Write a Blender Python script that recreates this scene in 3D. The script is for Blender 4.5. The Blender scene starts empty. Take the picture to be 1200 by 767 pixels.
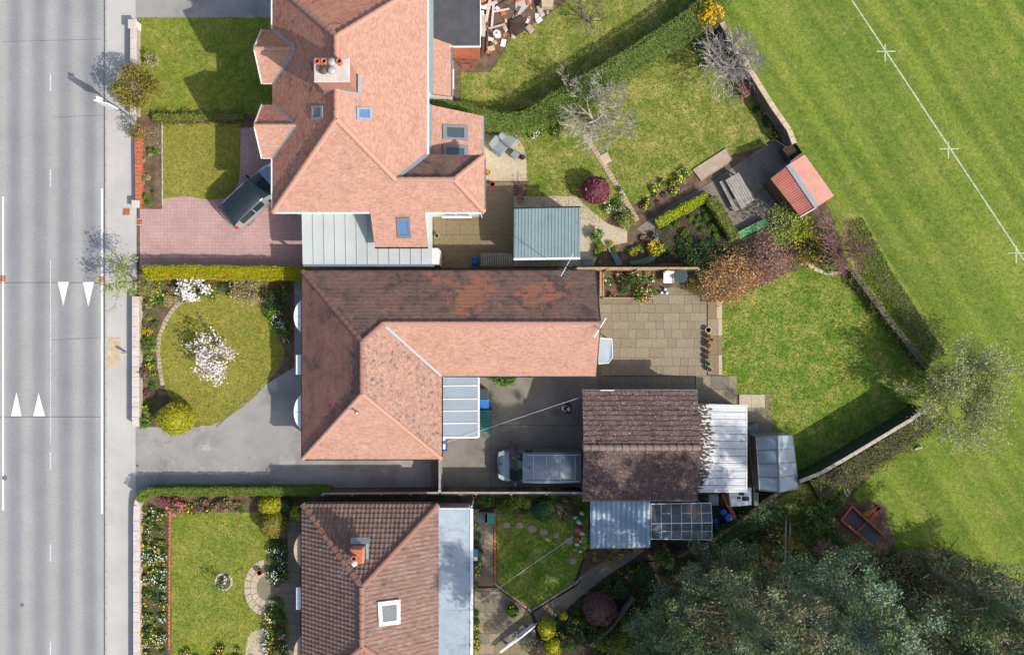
import bpy, math, random
import numpy as np
from mathutils import Vector, Matrix, Quaternion
random.seed(7); RNG = np.random.default_rng(11)
SC = bpy.context.scene
COL = SC.collection
R = math.radians

# ------------------------------------------------------------------ camera, sky, sun, exposure
S, H = 20.0, 52.0                     # photo pixels per metre on the ground, camera height
def W(px, py, h=0.0):                 # photo pixel seen at height h -> world point
    k = (H - h) / H
    return Vector(((px - 600) / S * k, (383.5 - py) / S * k, h))
cam = bpy.data.cameras.new('camera'); cam_o = bpy.data.objects.new('camera', cam); COL.objects.link(cam_o)
cam_o.location = (0, 0, H); cam.sensor_width = 36; cam.lens = 36 * H / 60.0
cam.clip_start = 0.5; cam.clip_end = 2000
SC.camera = cam_o
SUN = Vector((0.614, -0.428, 0.663)).normalized()
world = bpy.data.worlds.new('World'); SC.world = world; world.use_nodes = True
wn = world.node_tree; bg = wn.nodes['Background']
sky = wn.nodes.new('ShaderNodeTexSky'); sky.sky_type = 'NISHITA'; sky.sun_disc = False
sky.sun_elevation = math.asin(SUN.z); sky.sun_rotation = math.atan2(SUN.x, SUN.y)
sky.air_density = 0.85; sky.dust_density = 2.2; sky.ozone_density = 0.5
wn.links.new(sky.outputs[0], bg.inputs[0]); bg.inputs[1].default_value = 0.15
sl = bpy.data.lights.new('sun', 'SUN'); sl.energy = 3.5; sl.angle = R(0.55); sl.color = (1, 0.955, 0.89)
so = bpy.data.objects.new('sun', sl); COL.objects.link(so)
so.rotation_euler = SUN.to_track_quat('Z', 'Y').to_euler(); so.location = SUN * 80
vs = SC.view_settings; vs.view_transform = 'Standard'; vs.look = 'None'; vs.exposure = 0.46; vs.gamma = 1
vs.use_curve_mapping = False

# ------------------------------------------------------------------ materials
def C(hx, k=1.0):
    hx = hx.lstrip('#'); o = []
    for i in (0, 2, 4):
        c = int(hx[i:i+2], 16) / 255
        o.append((c / 12.92 if c <= 0.04045 else ((c + 0.055) / 1.055) ** 2.4) * k)
    return (*o, 1)
MATS = {}
def nt(name):
    m = bpy.data.materials.new(name); m.use_nodes = True
    n = m.node_tree; b = n.nodes['Principled BSDF']; MATS[name] = m
    return m, n, b
def N(n, t, **kw):
    x = n.nodes.new(t)
    for k, v in kw.items(): setattr(x, k, v)
    return x
def ramp(n, cols, fac, const=False):
    r = n.nodes.new('ShaderNodeValToRGB'); e = r.color_ramp.elements
    if const: r.color_ramp.interpolation = 'CONSTANT'
    k = len(cols)
    items = [(c if isinstance(c, tuple) and len(c) == 2 else ((i / k if const else i / max(1, k - 1)), c)) for i, c in enumerate(cols)]
    while len(e) < len(items): e.new(0.5)
    for el, (p, c) in zip(e, items): el.position = p; el.color = c
    n.links.new(fac, r.inputs[0]); return r.outputs[0]
def noise(n, vec, scale, detail=4, rough=0.55, dist=0.0):
    x = N(n, 'ShaderNodeTexNoise'); x.inputs['Scale'].default_value = scale
    x.inputs['Detail'].default_value = detail; x.inputs['Roughness'].default_value = rough
    x.inputs['Distortion'].default_value = dist
    if vec is not None: n.links.new(vec, x.inputs['Vector'])
    return x.outputs[0]
def mix(n, a, b, fac, mode='MIX'):
    x = N(n, 'ShaderNodeMix', data_type='RGBA', blend_type=mode)
    for s, v in ((0, fac), (6, a), (7, b)):
        if isinstance(v, (int, float)): x.inputs[s].default_value = v
        elif isinstance(v, tuple): x.inputs[s].default_value = v
        else: n.links.new(v, x.inputs[s])
    return x.outputs[2]
def math_(n, op, a, b=0.5):
    x = N(n, 'ShaderNodeMath', operation=op)
    for s, v in ((0, a), (1, b)):
        if isinstance(v, (int, float)): x.inputs[s].default_value = v
        else: n.links.new(v, x.inputs[s])
    return x.outputs[0]
def bumpn(n, b, h, strength, dist=0.02):
    x = N(n, 'ShaderNodeBump'); x.inputs['Strength'].default_value = strength; x.inputs['Distance'].default_value = dist
    n.links.new(h, x.inputs['Height']); n.links.new(x.outputs[0], b.inputs['Normal'])
def surf(name, cols, scale=3, detail=5, fine=None, fine_amt=0.25, patch=None, rough=0.85, bump=0.0, bscale=40, metal=0, spec=0.3, island=0.0, coord='Object', stretch=None):
    """mottled surface: ramp over noise, fine grain multiplied on, optional patches (colour, scale, lo, hi), per-island variation"""
    m, n, b = nt(name)
    tc = N(n, 'ShaderNodeTexCoord'); vec = tc.outputs[coord]
    if stretch:
        mp = N(n, 'ShaderNodeMapping'); mp.inputs['Scale'].default_value = stretch; n.links.new(vec, mp.inputs[0]); vec = mp.outputs[0]
    f = noise(n, vec, scale, detail, 0.6)
    f = math_(n, 'MULTIPLY_ADD', f, 1.9) ; f.node.inputs[2].default_value = -0.45
    if island:
        g = N(n, 'ShaderNodeNewGeometry').outputs['Random Per Island']
        f = mix_f(n, f, g, island)
    c = ramp(n, cols, f)
    if fine:
        ff = noise(n, vec, fine, 3, 0.7)
        c = mix(n, c, ramp(n, [(0.25, (1 - fine_amt * 2,) * 3 + (1,)), (0.75, (1 + fine_amt * 1.2,) * 3 + (1,))], ff), 1.0, 'MULTIPLY')
    for p in (patch or []):
        pf = noise(n, vec, p[1], 6, 0.65, 0.4)
        c = mix(n, c, p[0], ramp(n, [(p[2], (0, 0, 0, 1)), (p[3], (1, 1, 1, 1))], pf))
    n.links.new(c, b.inputs['Base Color'])
    b.inputs['Roughness'].default_value = rough; b.inputs['Metallic'].default_value = metal
    b.inputs['Specular IOR Level'].default_value = spec
    if bump: bumpn(n, b, noise(n, vec, bscale, 4, 0.7), bump)
    return m
def mix_f(n, a, b_, t):
    x = N(n, 'ShaderNodeMix', data_type='FLOAT'); x.inputs[0].default_value = t
    n.links.new(a, x.inputs[2]); n.links.new(b_, x.inputs[3]); return x.outputs[0]
def leafm(name, cols, const=False, trans=0.25, rough=0.55, big=None):
    """foliage: colour picked per leaf, a little light through the leaf"""
    m, n, b = nt(name)
    g = N(n, 'ShaderNodeNewGeometry').outputs['Random Per Island']
    if big:
        tc = N(n, 'ShaderNodeTexCoord')
        g = mix_f(n, g, noise(n, tc.outputs['Object'], big, 3), 0.5)
    c = ramp(n, cols, g, const)
    n.links.new(c, b.inputs['Base Color']); b.inputs['Roughness'].default_value = rough
    b.inputs['Specular IOR Level'].default_value = 0.25
    if trans:
        t = N(n, 'ShaderNodeBsdfTranslucent'); n.links.new(c, t.inputs[0])
        x = N(n, 'ShaderNodeMixShader'); x.inputs[0].default_value = trans
        n.links.new(b.outputs[0], x.inputs[1]); n.links.new(t.outputs[0], x.inputs[2])
        n.links.new(x.outputs[0], n.nodes['Material Output'].inputs[0])
    return m
def plain(name, col, rough=0.5, metal=0.0, spec=0.5, coat=0.0, vary=0.12, scale=6):
    m = surf(name, [tuple(x * (1 - vary) for x in col[:3]) + (1,), tuple(min(1, x * (1 + vary)) for x in col[:3]) + (1,)], scale, 4, rough=rough, metal=metal, spec=spec)
    m.node_tree.nodes['Principled BSDF'].inputs['Coat Weight'].default_value = coat
    return m
def glass(name, col, rough=0.04, alpha=0.35, spec=0.6):
    m, n, b = nt(name)
    tc = N(n, 'ShaderNodeTexCoord')
    c = ramp(n, [tuple(x * 0.8 for x in col[:3]) + (1,), col], noise(n, tc.outputs['Object'], 2.2, 4))
    n.links.new(c, b.inputs['Base Color']); b.inputs['Roughness'].default_value = rough
    b.inputs['Alpha'].default_value = alpha; b.inputs['Specular IOR Level'].default_value = spec
    return m

# roofs: colour picked per tile, weathering in broad patches
def tilem(name, cols, dark, dlo, dhi, dscale=0.8, extra=None, rough=0.85, isl=0.6, spots=None):
    m, n, b = nt(name)
    tc = N(n, 'ShaderNodeTexCoord'); vec = tc.outputs['Object']
    g = N(n, 'ShaderNodeNewGeometry').outputs['Random Per Island']
    c = ramp(n, cols, mix_f(n, noise(n, vec, 1.1, 5), g, isl))
    ff = noise(n, vec, 22, 3, 0.7)
    c = mix(n, c, ramp(n, [(0.2, (.72, .72, .72, 1)), (0.8, (1.18, 1.18, 1.18, 1))], ff), 1.0, 'MULTIPLY')
    pf = mix_f(n, noise(n, vec, dscale, 7, 0.68, 0.5), g, 0.14)
    c = mix(n, c, dark, ramp(n, [(dlo, (0, 0, 0, 1)), (dhi, (1, 1, 1, 1))], pf))
    if extra:
        pf = noise(n, vec, extra[1], 6, 0.62, 0.3)
        for sp, rad, amt in (spots or []):      # bare areas where moss has come off
            vd = N(n, 'ShaderNodeVectorMath', operation='DISTANCE'); n.links.new(vec, vd.inputs[0]); vd.inputs[1].default_value = sp
            fo = math_(n, 'SUBTRACT', 1.0, math_(n, 'DIVIDE', vd.outputs['Value'], rad)); fo = math_(n, 'MULTIPLY', math_(n, 'MAXIMUM', fo, 0.0), amt)
            pf = math_(n, 'ADD', pf, fo)
        c = mix(n, c, extra[0], ramp(n, [(extra[2], (0, 0, 0, 1)), (extra[3], (1, 1, 1, 1))], pf))
    n.links.new(c, b.inputs['Base Color']); b.inputs['Roughness'].default_value = rough
    b.inputs['Specular IOR Level'].default_value = 0.2
    bumpn(n, b, ff, 0.35, 0.01)
    return m
tilem('clay_tile', [C('#9e7866'), C('#b28874'), C('#bc9280'), C('#c49e8e')], C('#7a665c'), 0.57, 0.76, 1.6)
tilem('clay_tile_lichen', [C('#967060'), C('#ac8472'), C('#b89282'), C('#c4a292')], C('#6a5c56'), 0.49, 0.66, 4.5)
tilem('clay_tile_shade_lift', [C('#a06c54'), C('#ba8068'), C('#c48e74'), C('#ca9a84')], C('#5c5048'), 0.56, 0.72, 1.6)  # base lightened for slopes turned from the sun, plus weathering patches
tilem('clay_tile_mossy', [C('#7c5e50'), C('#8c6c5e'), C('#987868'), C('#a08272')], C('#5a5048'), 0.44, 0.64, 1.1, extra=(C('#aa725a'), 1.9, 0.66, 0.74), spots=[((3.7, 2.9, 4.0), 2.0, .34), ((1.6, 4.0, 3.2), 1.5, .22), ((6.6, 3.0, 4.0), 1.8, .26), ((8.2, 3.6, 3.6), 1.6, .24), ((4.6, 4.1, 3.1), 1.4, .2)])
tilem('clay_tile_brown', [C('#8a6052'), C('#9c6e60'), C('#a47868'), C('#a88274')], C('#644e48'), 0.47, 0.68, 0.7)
tilem('roman_tile', [C('#6c564a'), C('#80665a'), C('#8e7468'), C('#a08a80')], C('#54443c'), 0.58, 0.74, 1.4, extra=(C('#c0b4aa'), 9, 0.68, 0.73))
tilem('garage_tile', [C('#4c3f3b'), C('#604e49'), C('#6e5a54'), C('#7c6861')], C('#3c332d'), 0.52, 0.68, 2.2, extra=(C('#aea8a2'), 12, 0.60, 0.65))
tilem('ridge_grey', [C('#6e5f56'), C('#84736a'), C('#988880')], C('#564a43'), 0.55, 0.7, 3)
tilem('ridge_clay', [C('#a06e5a'), C('#b68a76'), C('#c2a292')], C('#7a6256'), 0.52, 0.7, 3)
tilem('ridge_brown', [C('#805c50'), C('#946e60'), C('#a28476')], C('#5e4a42'), 0.55, 0.7, 3)

surf('soil', [C('#4a3a2c'), C('#6b5846'), C('#86735e')], 2.2, 6, fine=30, fine_amt=.3, bump=.8, bscale=25, rough=.95)
surf('dark_soil', [C('#33291f'), C('#463a2e'), C('#5c4c3e')], 2.2, 6, fine=26, fine_amt=.3, bump=.9, bscale=22, rough=.95)
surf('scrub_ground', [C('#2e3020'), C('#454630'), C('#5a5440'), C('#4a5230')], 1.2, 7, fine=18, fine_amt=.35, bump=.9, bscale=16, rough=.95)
surf('gravel', [C('#9c8a78'), C('#b09c86'), C('#c0ac98')], 1.5, 5, fine=28, fine_amt=.25, bump=.7, bscale=45)
surf('concrete', [C('#a09a90'), C('#b0aaa0'), C('#bdb8ae')], 0.7, 6, fine=20, fine_amt=.10, rough=.9, bump=.15, bscale=50)
surf('pavement', [C('#a8a49e'), C('#b4b0aa'), C('#bdb9b2')], 0.5, 6, fine=24, fine_amt=.08, rough=.9, bump=.15, bscale=60)
surf('drive_concrete', [C('#85827d'), C('#94918c'), C('#9e9b96')], 0.45, 7, fine=22, fine_amt=.08, rough=.9, bump=.15, bscale=60, patch=[(C('#7d7a76'), .35, .5, .68), (C('#a6a29b'), .8, .58, .72), (C('#6f6c68'), 1.3, .66, .72)])
surf('yard_concrete', [C('#6e6a60'), C('#827c70'), C('#928b7e')], 0.6, 7, fine=18, fine_amt=.12, rough=.9, bump=.2, bscale=40, patch=[(C('#5e5c54'), .5, .55, .72)])
surf('kerb_stone', [C('#9c9890'), C('#b4b0a8')], 2, 4, fine=20, fine_amt=.1)
surf('kerb_joint', [C('#4a4844'), C('#5a5854')], 2, 4)
surf('felt', [C('#3e3f42'), C('#4b4c4f'), C('#56575a')], 0.9, 5, fine=40, fine_amt=.08, rough=.85)
surf('slab', [C('#80755f'), C('#948871'), C('#a2957d')], 0.35, 5, fine=7, fine_amt=.16, rough=.9, bump=.25, bscale=30, patch=[(C('#746b58'), 1.1, .52, .72)], coord='Object')
surf('slab_b', [C('#786e5a'), C('#8b7f69'), C('#998c75')], 0.5, 5, fine=7, fine_amt=.16, rough=.9, bump=.25, bscale=30, patch=[(C('#6c6454'), 1.3, .52, .72)])
surf('slab_brown', [C('#766850'), C('#84755a'), C('#928266')], 0.5, 5, fine=7, fine_amt=.16, rough=.9, bump=.25, bscale=30, patch=[(C('#685b47'), 1.0, .52, .72)])
surf('slab_pale', [C('#a89a80'), C('#b6a88e'), C('#c1b49b')], 0.5, 5, fine=7, fine_amt=.12, rough=.9, bump=.25, bscale=30, patch=[(C('#9a8d76'), .8, .55, .75)])
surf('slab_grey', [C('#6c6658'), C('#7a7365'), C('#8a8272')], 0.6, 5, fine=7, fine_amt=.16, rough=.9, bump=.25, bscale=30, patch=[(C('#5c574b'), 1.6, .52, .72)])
surf('shed_yard', [C('#6e675e'), C('#7d756b'), C('#8d8478')], 0.6, 6, fine=9, fine_amt=.14, rough=.9, bump=.25, bscale=30, patch=[(C('#5c564e'), .7, .5, .7)])
surf('slab_pink', [C('#a08878'), C('#b09a8a')], 2, 4, fine=9, fine_amt=.14, rough=.9, bump=.25)
surf('joint_sand', [C('#736a56'), C('#847a62'), C('#7d7858')], 2.5, 6, fine=20, fine_amt=.2, bump=.4)
surf('stone', [C('#9a9284'), C('#b0a898'), C('#c4bcae')], 4, 5, fine=20, fine_amt=.18, bump=.5, bscale=25)
surf('sandstone', [C('#a8957a'), C('#bda98c'), C('#cdbba0')], 3, 5, fine=20, fine_amt=.18, bump=.5, bscale=25)
surf('coping', [C('#b8a9a0'), C('#c6b9b0'), C('#d0c6be')], 2, 5, fine=16, fine_amt=.12, bump=.2)
surf('dark_wall', [C('#55504a'), C('#686058'), C('#77706a')], 2, 6, fine=14, fine_amt=.2, bump=.4)
surf('wood', [C('#8c7452'), C('#a68c66'), C('#b79d76')], 3, 5, fine=20, fine_amt=.15, stretch=(1, 1, .2), bump=.2)
surf('wood_grey', [C('#807a72'), C('#9a948c'), C('#aca69e')], 3, 5, fine=25, fine_amt=.2, bump=.2)
surf('wood_dark', [C('#4a3d32'), C('#5c4c3e'), C('#6b5a4a')], 3, 5, fine=25, fine_amt=.2, bump=.2)
surf('bark', [C('#5a5048'), C('#786c60'), C('#8c8276')], 5, 5, fine=30, fine_amt=.25, bump=.5, bscale=20)
surf('bark_pale', [C('#968c84'), C('#b0a8a0'), C('#c6c0ba')], 6, 4, fine=30, fine_amt=.15)
surf('bark_red', [C('#7a5852'), C('#96706a'), C('#a88680')], 6, 4)
surf('bark_tan', [C('#8a6a4a'), C('#a5845e'), C('#b99a72')], 6, 4)
surf('rust', [C('#8a4a30'), C('#a65c3c'), C('#b86e4a')], 4, 5, fine=20, fine_amt=.2)
surf('brick', [C('#a0583e'), C('#b4684a'), C('#c07a5c')], 6, 5, fine=12, fine_amt=.15)
# coursed brick for walls
def brickm(name, c1, c2, mort, bw=.225, bh=.075):
    m, n, b = nt(name)
    tc = N(n, 'ShaderNodeTexCoord'); sp = N(n, 'ShaderNodeSeparateXYZ'); n.links.new(tc.outputs['Object'], sp.inputs[0])
    cb = N(n, 'ShaderNodeCombineXYZ'); n.links.new(math_(n, 'ADD', sp.outputs[0], sp.outputs[1]), cb.inputs[0]); n.links.new(sp.outputs[2], cb.inputs[1])
    t = N(n, 'ShaderNodeTexBrick'); t.inputs['Color1'].default_value = c1; t.inputs['Color2'].default_value = c2; t.inputs['Mortar'].default_value = mort
    t.inputs['Scale'].default_value = 1; t.inputs['Brick Width'].default_value = bw; t.inputs['Row Height'].default_value = bh; t.inputs['Mortar Size'].default_value = .008
    n.links.new(cb.outputs[0], t.inputs[0]); n.links.new(t.outputs[0], b.inputs['Base Color']); b.inputs['Roughness'].default_value = .9
    bumpn(n, b, t.outputs[1], -.4, .01)
brickm('wall_brick', C('#9c5a44'), C('#b0705a'), C('#a89c8c'))
# block paving laid flat
m_, n_, b_ = nt('block_paving')
tc_ = N(n_, 'ShaderNodeTexCoord'); t_ = N(n_, 'ShaderNodeTexBrick')
t_.inputs['Color1'].default_value = C('#aa8a84'); t_.inputs['Color2'].default_value = C('#b4948c'); t_.inputs['Mortar'].default_value = C('#9a7e78')
t_.inputs['Scale'].default_value = 1; t_.inputs['Brick Width'].default_value = .2; t_.inputs['Row Height'].default_value = .2; t_.inputs['Mortar Size'].default_value = .012; t_.offset = 0.0
n_.links.new(tc_.outputs['Object'], t_.inputs[0])
cc_ = mix(n_, t_.outputs[0], ramp(n_, [(.2, (.86, .84, .84, 1)), (.8, (1.12, 1.1, 1.1, 1))], noise(n_, tc_.outputs['Object'], .7, 6)), 1.0, 'MULTIPLY')
cc_ = mix(n_, cc_, ramp(n_, [(.2, (.88, .88, .88, 1)), (.8, (1.1, 1.1, 1.1, 1))], noise(n_, tc_.outputs['Object'], 14, 3)), 1.0, 'MULTIPLY')
n_.links.new(cc_, b_.inputs['Base Color']); b_.inputs['Roughness'].default_value = .9; bumpn(n_, b_, t_.outputs[1], -.3, .01)
# road: wheel-track bands along y, aggregate speckle
m_, n_, b_ = nt('asphalt')
tc_ = N(n_, 'ShaderNodeTexCoord'); ob_ = tc_.outputs['Object']
sp_ = N(n_, 'ShaderNodeSeparateXYZ'); n_.links.new(ob_, sp_.inputs[0])
wob_ = math_(n_, 'MULTIPLY', noise(n_, ob_, .15, 2), .5)
w_ = N(n_, 'ShaderNodeTexWave', wave_type='BANDS', bands_direction='X'); w_.inputs['Scale'].default_value = 0.2142; w_.inputs['Distortion'].default_value = 0
mp_ = N(n_, 'ShaderNodeMapping'); mp_.inputs['Location'].default_value = (1.33, 0, 0); n_.links.new(ob_, mp_.inputs[0]); n_.links.new(mp_.outputs[0], w_.inputs[0])
st_ = N(n_, 'ShaderNodeMapping'); st_.inputs['Scale'].default_value = (1, .06, 1); n_.links.new(ob_, st_.inputs[0])
c_ = ramp(n_, [C('#7b7c7d'), C('#868686'), C('#969592'), C('#a1a09c')], mix_f(n_, w_.outputs[1], noise(n_, st_.outputs[0], 1.6, 5), .38))
c_ = mix(n_, c_, ramp(n_, [(.2, (.7, .7, .7, 1)), (.8, (1.26, 1.26, 1.26, 1))], noise(n_, ob_, 9, 5, .85)), 1.0, 'MULTIPLY')
c_ = mix(n_, c_, ramp(n_, [(.3, (.9, .9, .9, 1)), (.7, (1.06, 1.06, 1.06, 1))], noise(n_, ob_, .5, 5, .6)), 1.0, 'MULTIPLY')
n_.links.new(c_, b_.inputs['Base Color']); b_.inputs['Roughness'].default_value = .85; bumpn(n_, b_, noise(n_, ob_, 70, 2), .3, .01)
surf('road_paint', [C('#d8d8d4'), C('#e6e6e2')], 6, 5, fine=30, fine_amt=.10, rough=.7, patch=[(C('#b4b4b2'), 9, .58, .68)])
surf('worn_paint', [C('#c8c8c4'), C('#d6d6d2')], 6, 5, fine=30, fine_amt=.15, rough=.7, patch=[(C('#a2a2a2'), 12, .47, .6)])
surf('yellow_paint', [C('#b8a878'), C('#c4b484')], 6, 5, rough=.7)
surf('line_chalk', [C('#90a078'), C('#aebb9c'), C('#c2ccb4')], 4, 5, fine=20, fine_amt=.2)
# lawns
def lawnm(name, cols, dry, dlo=.52, dhi=.75, big=.35, stripe=None, deep=None):
    m, n, b = nt(name)
    tc = N(n, 'ShaderNodeTexCoord'); vec = tc.outputs['Object']
    f = mix_f(n, noise(n, vec, big, 6, .6), noise(n, vec, 2.4, 5, .7), .45)
    f = math_(n, 'MULTIPLY_ADD', f, 2.2); f.node.inputs[2].default_value = -.6
    c = ramp(n, cols, f)
    if stripe:
        mp = N(n, 'ShaderNodeMapping'); mp.inputs['Rotation'].default_value = (0, 0, stripe[0]); n.links.new(vec, mp.inputs[0])
        mp2 = N(n, 'ShaderNodeMapping'); mp2.inputs['Scale'].default_value = (1, .03, 1); n.links.new(mp.outputs[0], mp2.inputs[0])
        sf = noise(n, mp2.outputs[0], stripe[1], 3, .6)
        wv = N(n, 'ShaderNodeTexWave', wave_type='BANDS', bands_direction='X'); wv.inputs['Scale'].default_value = .24; wv.inputs['Distortion'].default_value = .6; wv.inputs['Detail'].default_value = 2
        n.links.new(mp2.outputs[0], wv.inputs[0])
        c = mix(n, c, ramp(n, [(.4, (.8, .85, .78, 1)), (.5, (1, 1, 1, 1)), (.6, (1.26, 1.18, 1.2, 1))], mix_f(n, sf, wv.outputs[1], .08)), stripe[2], 'MULTIPLY')
    c = mix(n, c, dry, ramp(n, [(dlo, (0, 0, 0, 1)), (dhi, (1, 1, 1, 1))], mix_f(n, noise(n, vec, .9, 7, .7, .3), noise(n, vec, 6, 5, .8), .35)))
    if deep:
        c = mix(n, c, deep, ramp(n, [(.6, (0, 0, 0, 1)), (.72, (1, 1, 1, 1))], noise(n, vec, 1.7, 4, .6)))
    c = mix(n, c, ramp(n, [(.34, (.55, .6, .5, 1)), (.5, (1, 1, 1, 1)), (.66, (1.5, 1.42, 1.4, 1))], noise(n, vec, 4, 7, .9)), 1.0, 'MULTIPLY')
    c = mix(n, c, C('#b09a60'), ramp(n, [(.56, (0, 0, 0, 1)), (.68, (.7, .7, .7, 1))], noise(n, vec, 3.4, 7, .88)))
    n.links.new(c, b.inputs['Base Color']); b.inputs['Roughness'].default_value = .9; b.inputs['Specular IOR Level'].default_value = .15
    bumpn(n, b, noise(n, vec, 14, 4, .8), .8, .04)
    return m
lawnm('lawn', [C('#546a1c'), C('#6f7c2a'), C('#888638')], C('#a0954c'), .47, .7, deep=C('#4a681a'))
lawnm('lawn_dry', [C('#667422'), C('#808132'), C('#938b3e')], C('#a2924e'), .5, .76)
lawnm('lawn_lush', [C('#406214'), C('#587a20'), C('#72862e')], C('#a49c52'), .43, .64, deep=C('#3c6214'))
lawnm('lawn_garden', [C('#48621a'), C('#607228'), C('#7c8038')], C('#a89c5c'), .43, .66, deep=C('#40641a'))
lawnm('lawn_field', [C('#4f6a1e'), C('#66782b'), C('#7c8338')], C('#968e4e'), .52, .8, stripe=(R(-33.7), .8, 1.0), deep=C('#52701f'))
for nm, cs in (('grass_blade', ['#3e5814', '#627a20', '#8c8e40']), ('grass_blade_lush', ['#365a12', '#587e1c', '#86923c']), ('grass_blade_dry', ['#5f6422', '#85803c', '#b0a05a'])):
    leafm(nm, [C(c) for c in cs], trans=.2)
# foliage
FOL = dict(hedge_gold=['#707a12', '#98951a', '#bcb222', '#8c9422'], hedge_green=['#52661f', '#687a2c', '#7c8c38', '#8e9546'], hedge_big=['#586c2c', '#70803a', '#869248', '#989e58'], hedge_olive=['#56602a', '#6c7434', '#7e8440', '#8c8a4c'],
  shrub_olive=['#5e5c26', '#78722e', '#8c8238', '#9a9448'], shrub_mid=['#3c5620', '#526e2a', '#688438', '#809648'], shrub_dark=['#2a4020', '#3a542c', '#4c683a', '#5e7844'],
  shrub_lime=['#7a8a18', '#94a020', '#a8b028', '#6a8020'], topiary_gold=['#78801a', '#989a22', '#b4b02c', '#868c20'], topiary_olive=['#6c6826', '#807a30', '#90883c', '#9a9246'],
  purple=['#5e2e38', '#7a3e4a', '#965464', '#6e343e'], brown_heather=['#5c4440', '#745650', '#8a6a62', '#6a5048'], orange_shrub=['#9a7450', '#b48c5c', '#c4a06c', '#b2a662'],
  red_twig=['#86645a', '#a07a6c', '#b49082', '#947064'], young_leaf=['#6a7a2c', '#8a9a3c', '#a0aa52', '#78862f'], beige_shrub=['#8a7e54', '#a89a6a', '#b8aa7c', '#7a8048'],
  pine=['#42552f', '#5a6e42', '#748856', '#94a072'], pine_grey=['#58664a', '#70805c', '#8a9872', '#aab08e'], pine_blue=['#50684e', '#688066', '#829a7c', '#a4b494'], moss=['#4a3c30', '#5c4c3e', '#6c5a48'], ivy=['#22341c', '#324a26', '#466030', '#5e743e'],
  bramble=['#585a3e', '#727052', '#8c8466', '#a29a7a'], forsythia=['#a8881c', '#c8a428', '#d8b838', '#b89430'], willow=['#7c8844', '#98a258', '#a8ae6e', '#96986a'], weed=['#42641c', '#577c28', '#6e9036', '#4c6e22'])
for k, v in FOL.items(): leafm(k, [C(c) for c in v], trans=.1 if k.startswith('pine') else .22, big=2.5)
PET = dict(petal_white=['#e4ddd8', '#f2eeea', '#ead8d4'], petal_yellow=['#d0b428', '#dcc84a', '#b89c2c'], petal_mixed=['#e0c828', '#e8e4d4', '#d86a2c', '#e8d030', '#f0f0e8', '#b83428'], petal_pink=['#c86a78', '#d88a90', '#b84a58'],
  petal_red=['#b82c28', '#c83c30'], petal_orange=['#d0a038', '#e0b050'])
for k, v in PET.items(): leafm(k, [C(c) for c in v], const=True, trans=.2)
# made things
plain('white_paint', C('#e2e2de'), .45); plain('white_render', C('#d8d4cc'), .85, vary=.06); plain('white_plastic', C('#e4e6e8'), .35)
plain('grey_metal', C('#8c9294'), .45, .3); plain('dark_metal', C('#2c2e30'), .45, .4); plain('steel', C('#a8acb0'), .35, .7)
surf('zinc', [C('#a2a8a6'), C('#aeb4b1'), C('#b8bcb8')], .5, 4, fine=14, fine_amt=.04, rough=.5, spec=.4)
plain('lead', C('#8a969c'), .6, .2); plain('black_plastic', C('#1c1d1f'), .5); plain('gutter_grey', C('#6a7074'), .5)
surf('shed_blue', [C('#6a7d7f'), C('#788b8c'), C('#849698')], .8, 5, fine=14, fine_amt=.06, rough=.5, spec=.4)
surf('corr_blue', [C('#8296a4'), C('#94a8b4'), C('#a6b6c0')], .9, 6, fine=12, fine_amt=.08, rough=.5, patch=[(C('#7a7468'), 1.6, .66, .78)])
surf('corr_white', [C('#b4b8b8'), C('#c8caca'), C('#d6d6d4')], .8, 6, fine=12, fine_amt=.06, rough=.6, patch=[(C('#6a5648'), 2.6, .64, .69)])
surf('flat_felt', [C('#8496a0'), C('#a3b0b8'), C('#b6c0c6')], .45, 6, fine=10, fine_amt=.06, rough=.6, patch=[(C('#74848c'), .55, .52, .7), (C('#555c60'), 1.1, .62, .72), (C('#79705f'), 1.7, .66, .78)])
surf('shed_red', [C('#9a5a4c'), C('#ac6a5a'), C('#b87868')], 1.2, 5, fine=14, fine_amt=.1, rough=.8)
surf('shed_pink', [C('#b8806e'), C('#c48e7c'), C('#cc9a88')], 1.2, 5, fine=14, fine_amt=.06, rough=.8)
glass('glass_dark', C('#46555e'), .05, .9); glass('glass_blue', C('#5a7aa8'), .05, .95); glass('glass_clear', C('#9aa8ae'), .06, .2); glass('glass_poly', C('#a4b2bc'), .25, .72)
glass('glass_car', C('#24383c'), .05, .88); glass('glass_milky', C('#8e989c'), .15, .55)
plain('car_black', C('#2e3638'), .25, .4, coat=.6); plain('car_silver', C('#aeb0b2'), .3, .5, coat=.5); plain('car_silver_shade', C('#8a98a4'), .3, .5, coat=.5)  # bonnet is the same silver with shade and sky reflection coloured in
plain('van_blue', C('#727d86'), .35, .3, coat=.4); plain('van_rib', C('#98a2a8'), .4, .3); plain('tyre', C('#1a1a1a'), .8); plain('lens', C('#dfe6ea'), .15); plain('tail_red', C('#c01828'), .3)
plain('bin_blue', C('#2a78c8'), .5); plain('bin_dark', C('#3c4448'), .5); plain('store_green', C('#2e6a62'), .6); plain('bin_green', C('#3e7a6a'), .5); plain('bin_teal', C('#6a9a94'), .5)
plain('barrel_blue', C('#1e4a96'), .4); plain('tarp_blue', C('#4a86a0'), .6); plain('terracotta', C('#b06a48'), .85); plain('pot_cream', C('#c8b8a0'), .8); plain('pot_dark', C('#54463e'), .7); plain('pot_blue', C('#2a5ac0'), .4)
plain('red_paint', C('#c03038'), .5); plain('bench_green', C('#5e9a5c'), .7); plain('cushion_grey', C('#7c8488'), .8); plain('pebble_white', C('#c8d4dc'), .6); plain('pebble_red', C('#d05060'), .6)
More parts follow.
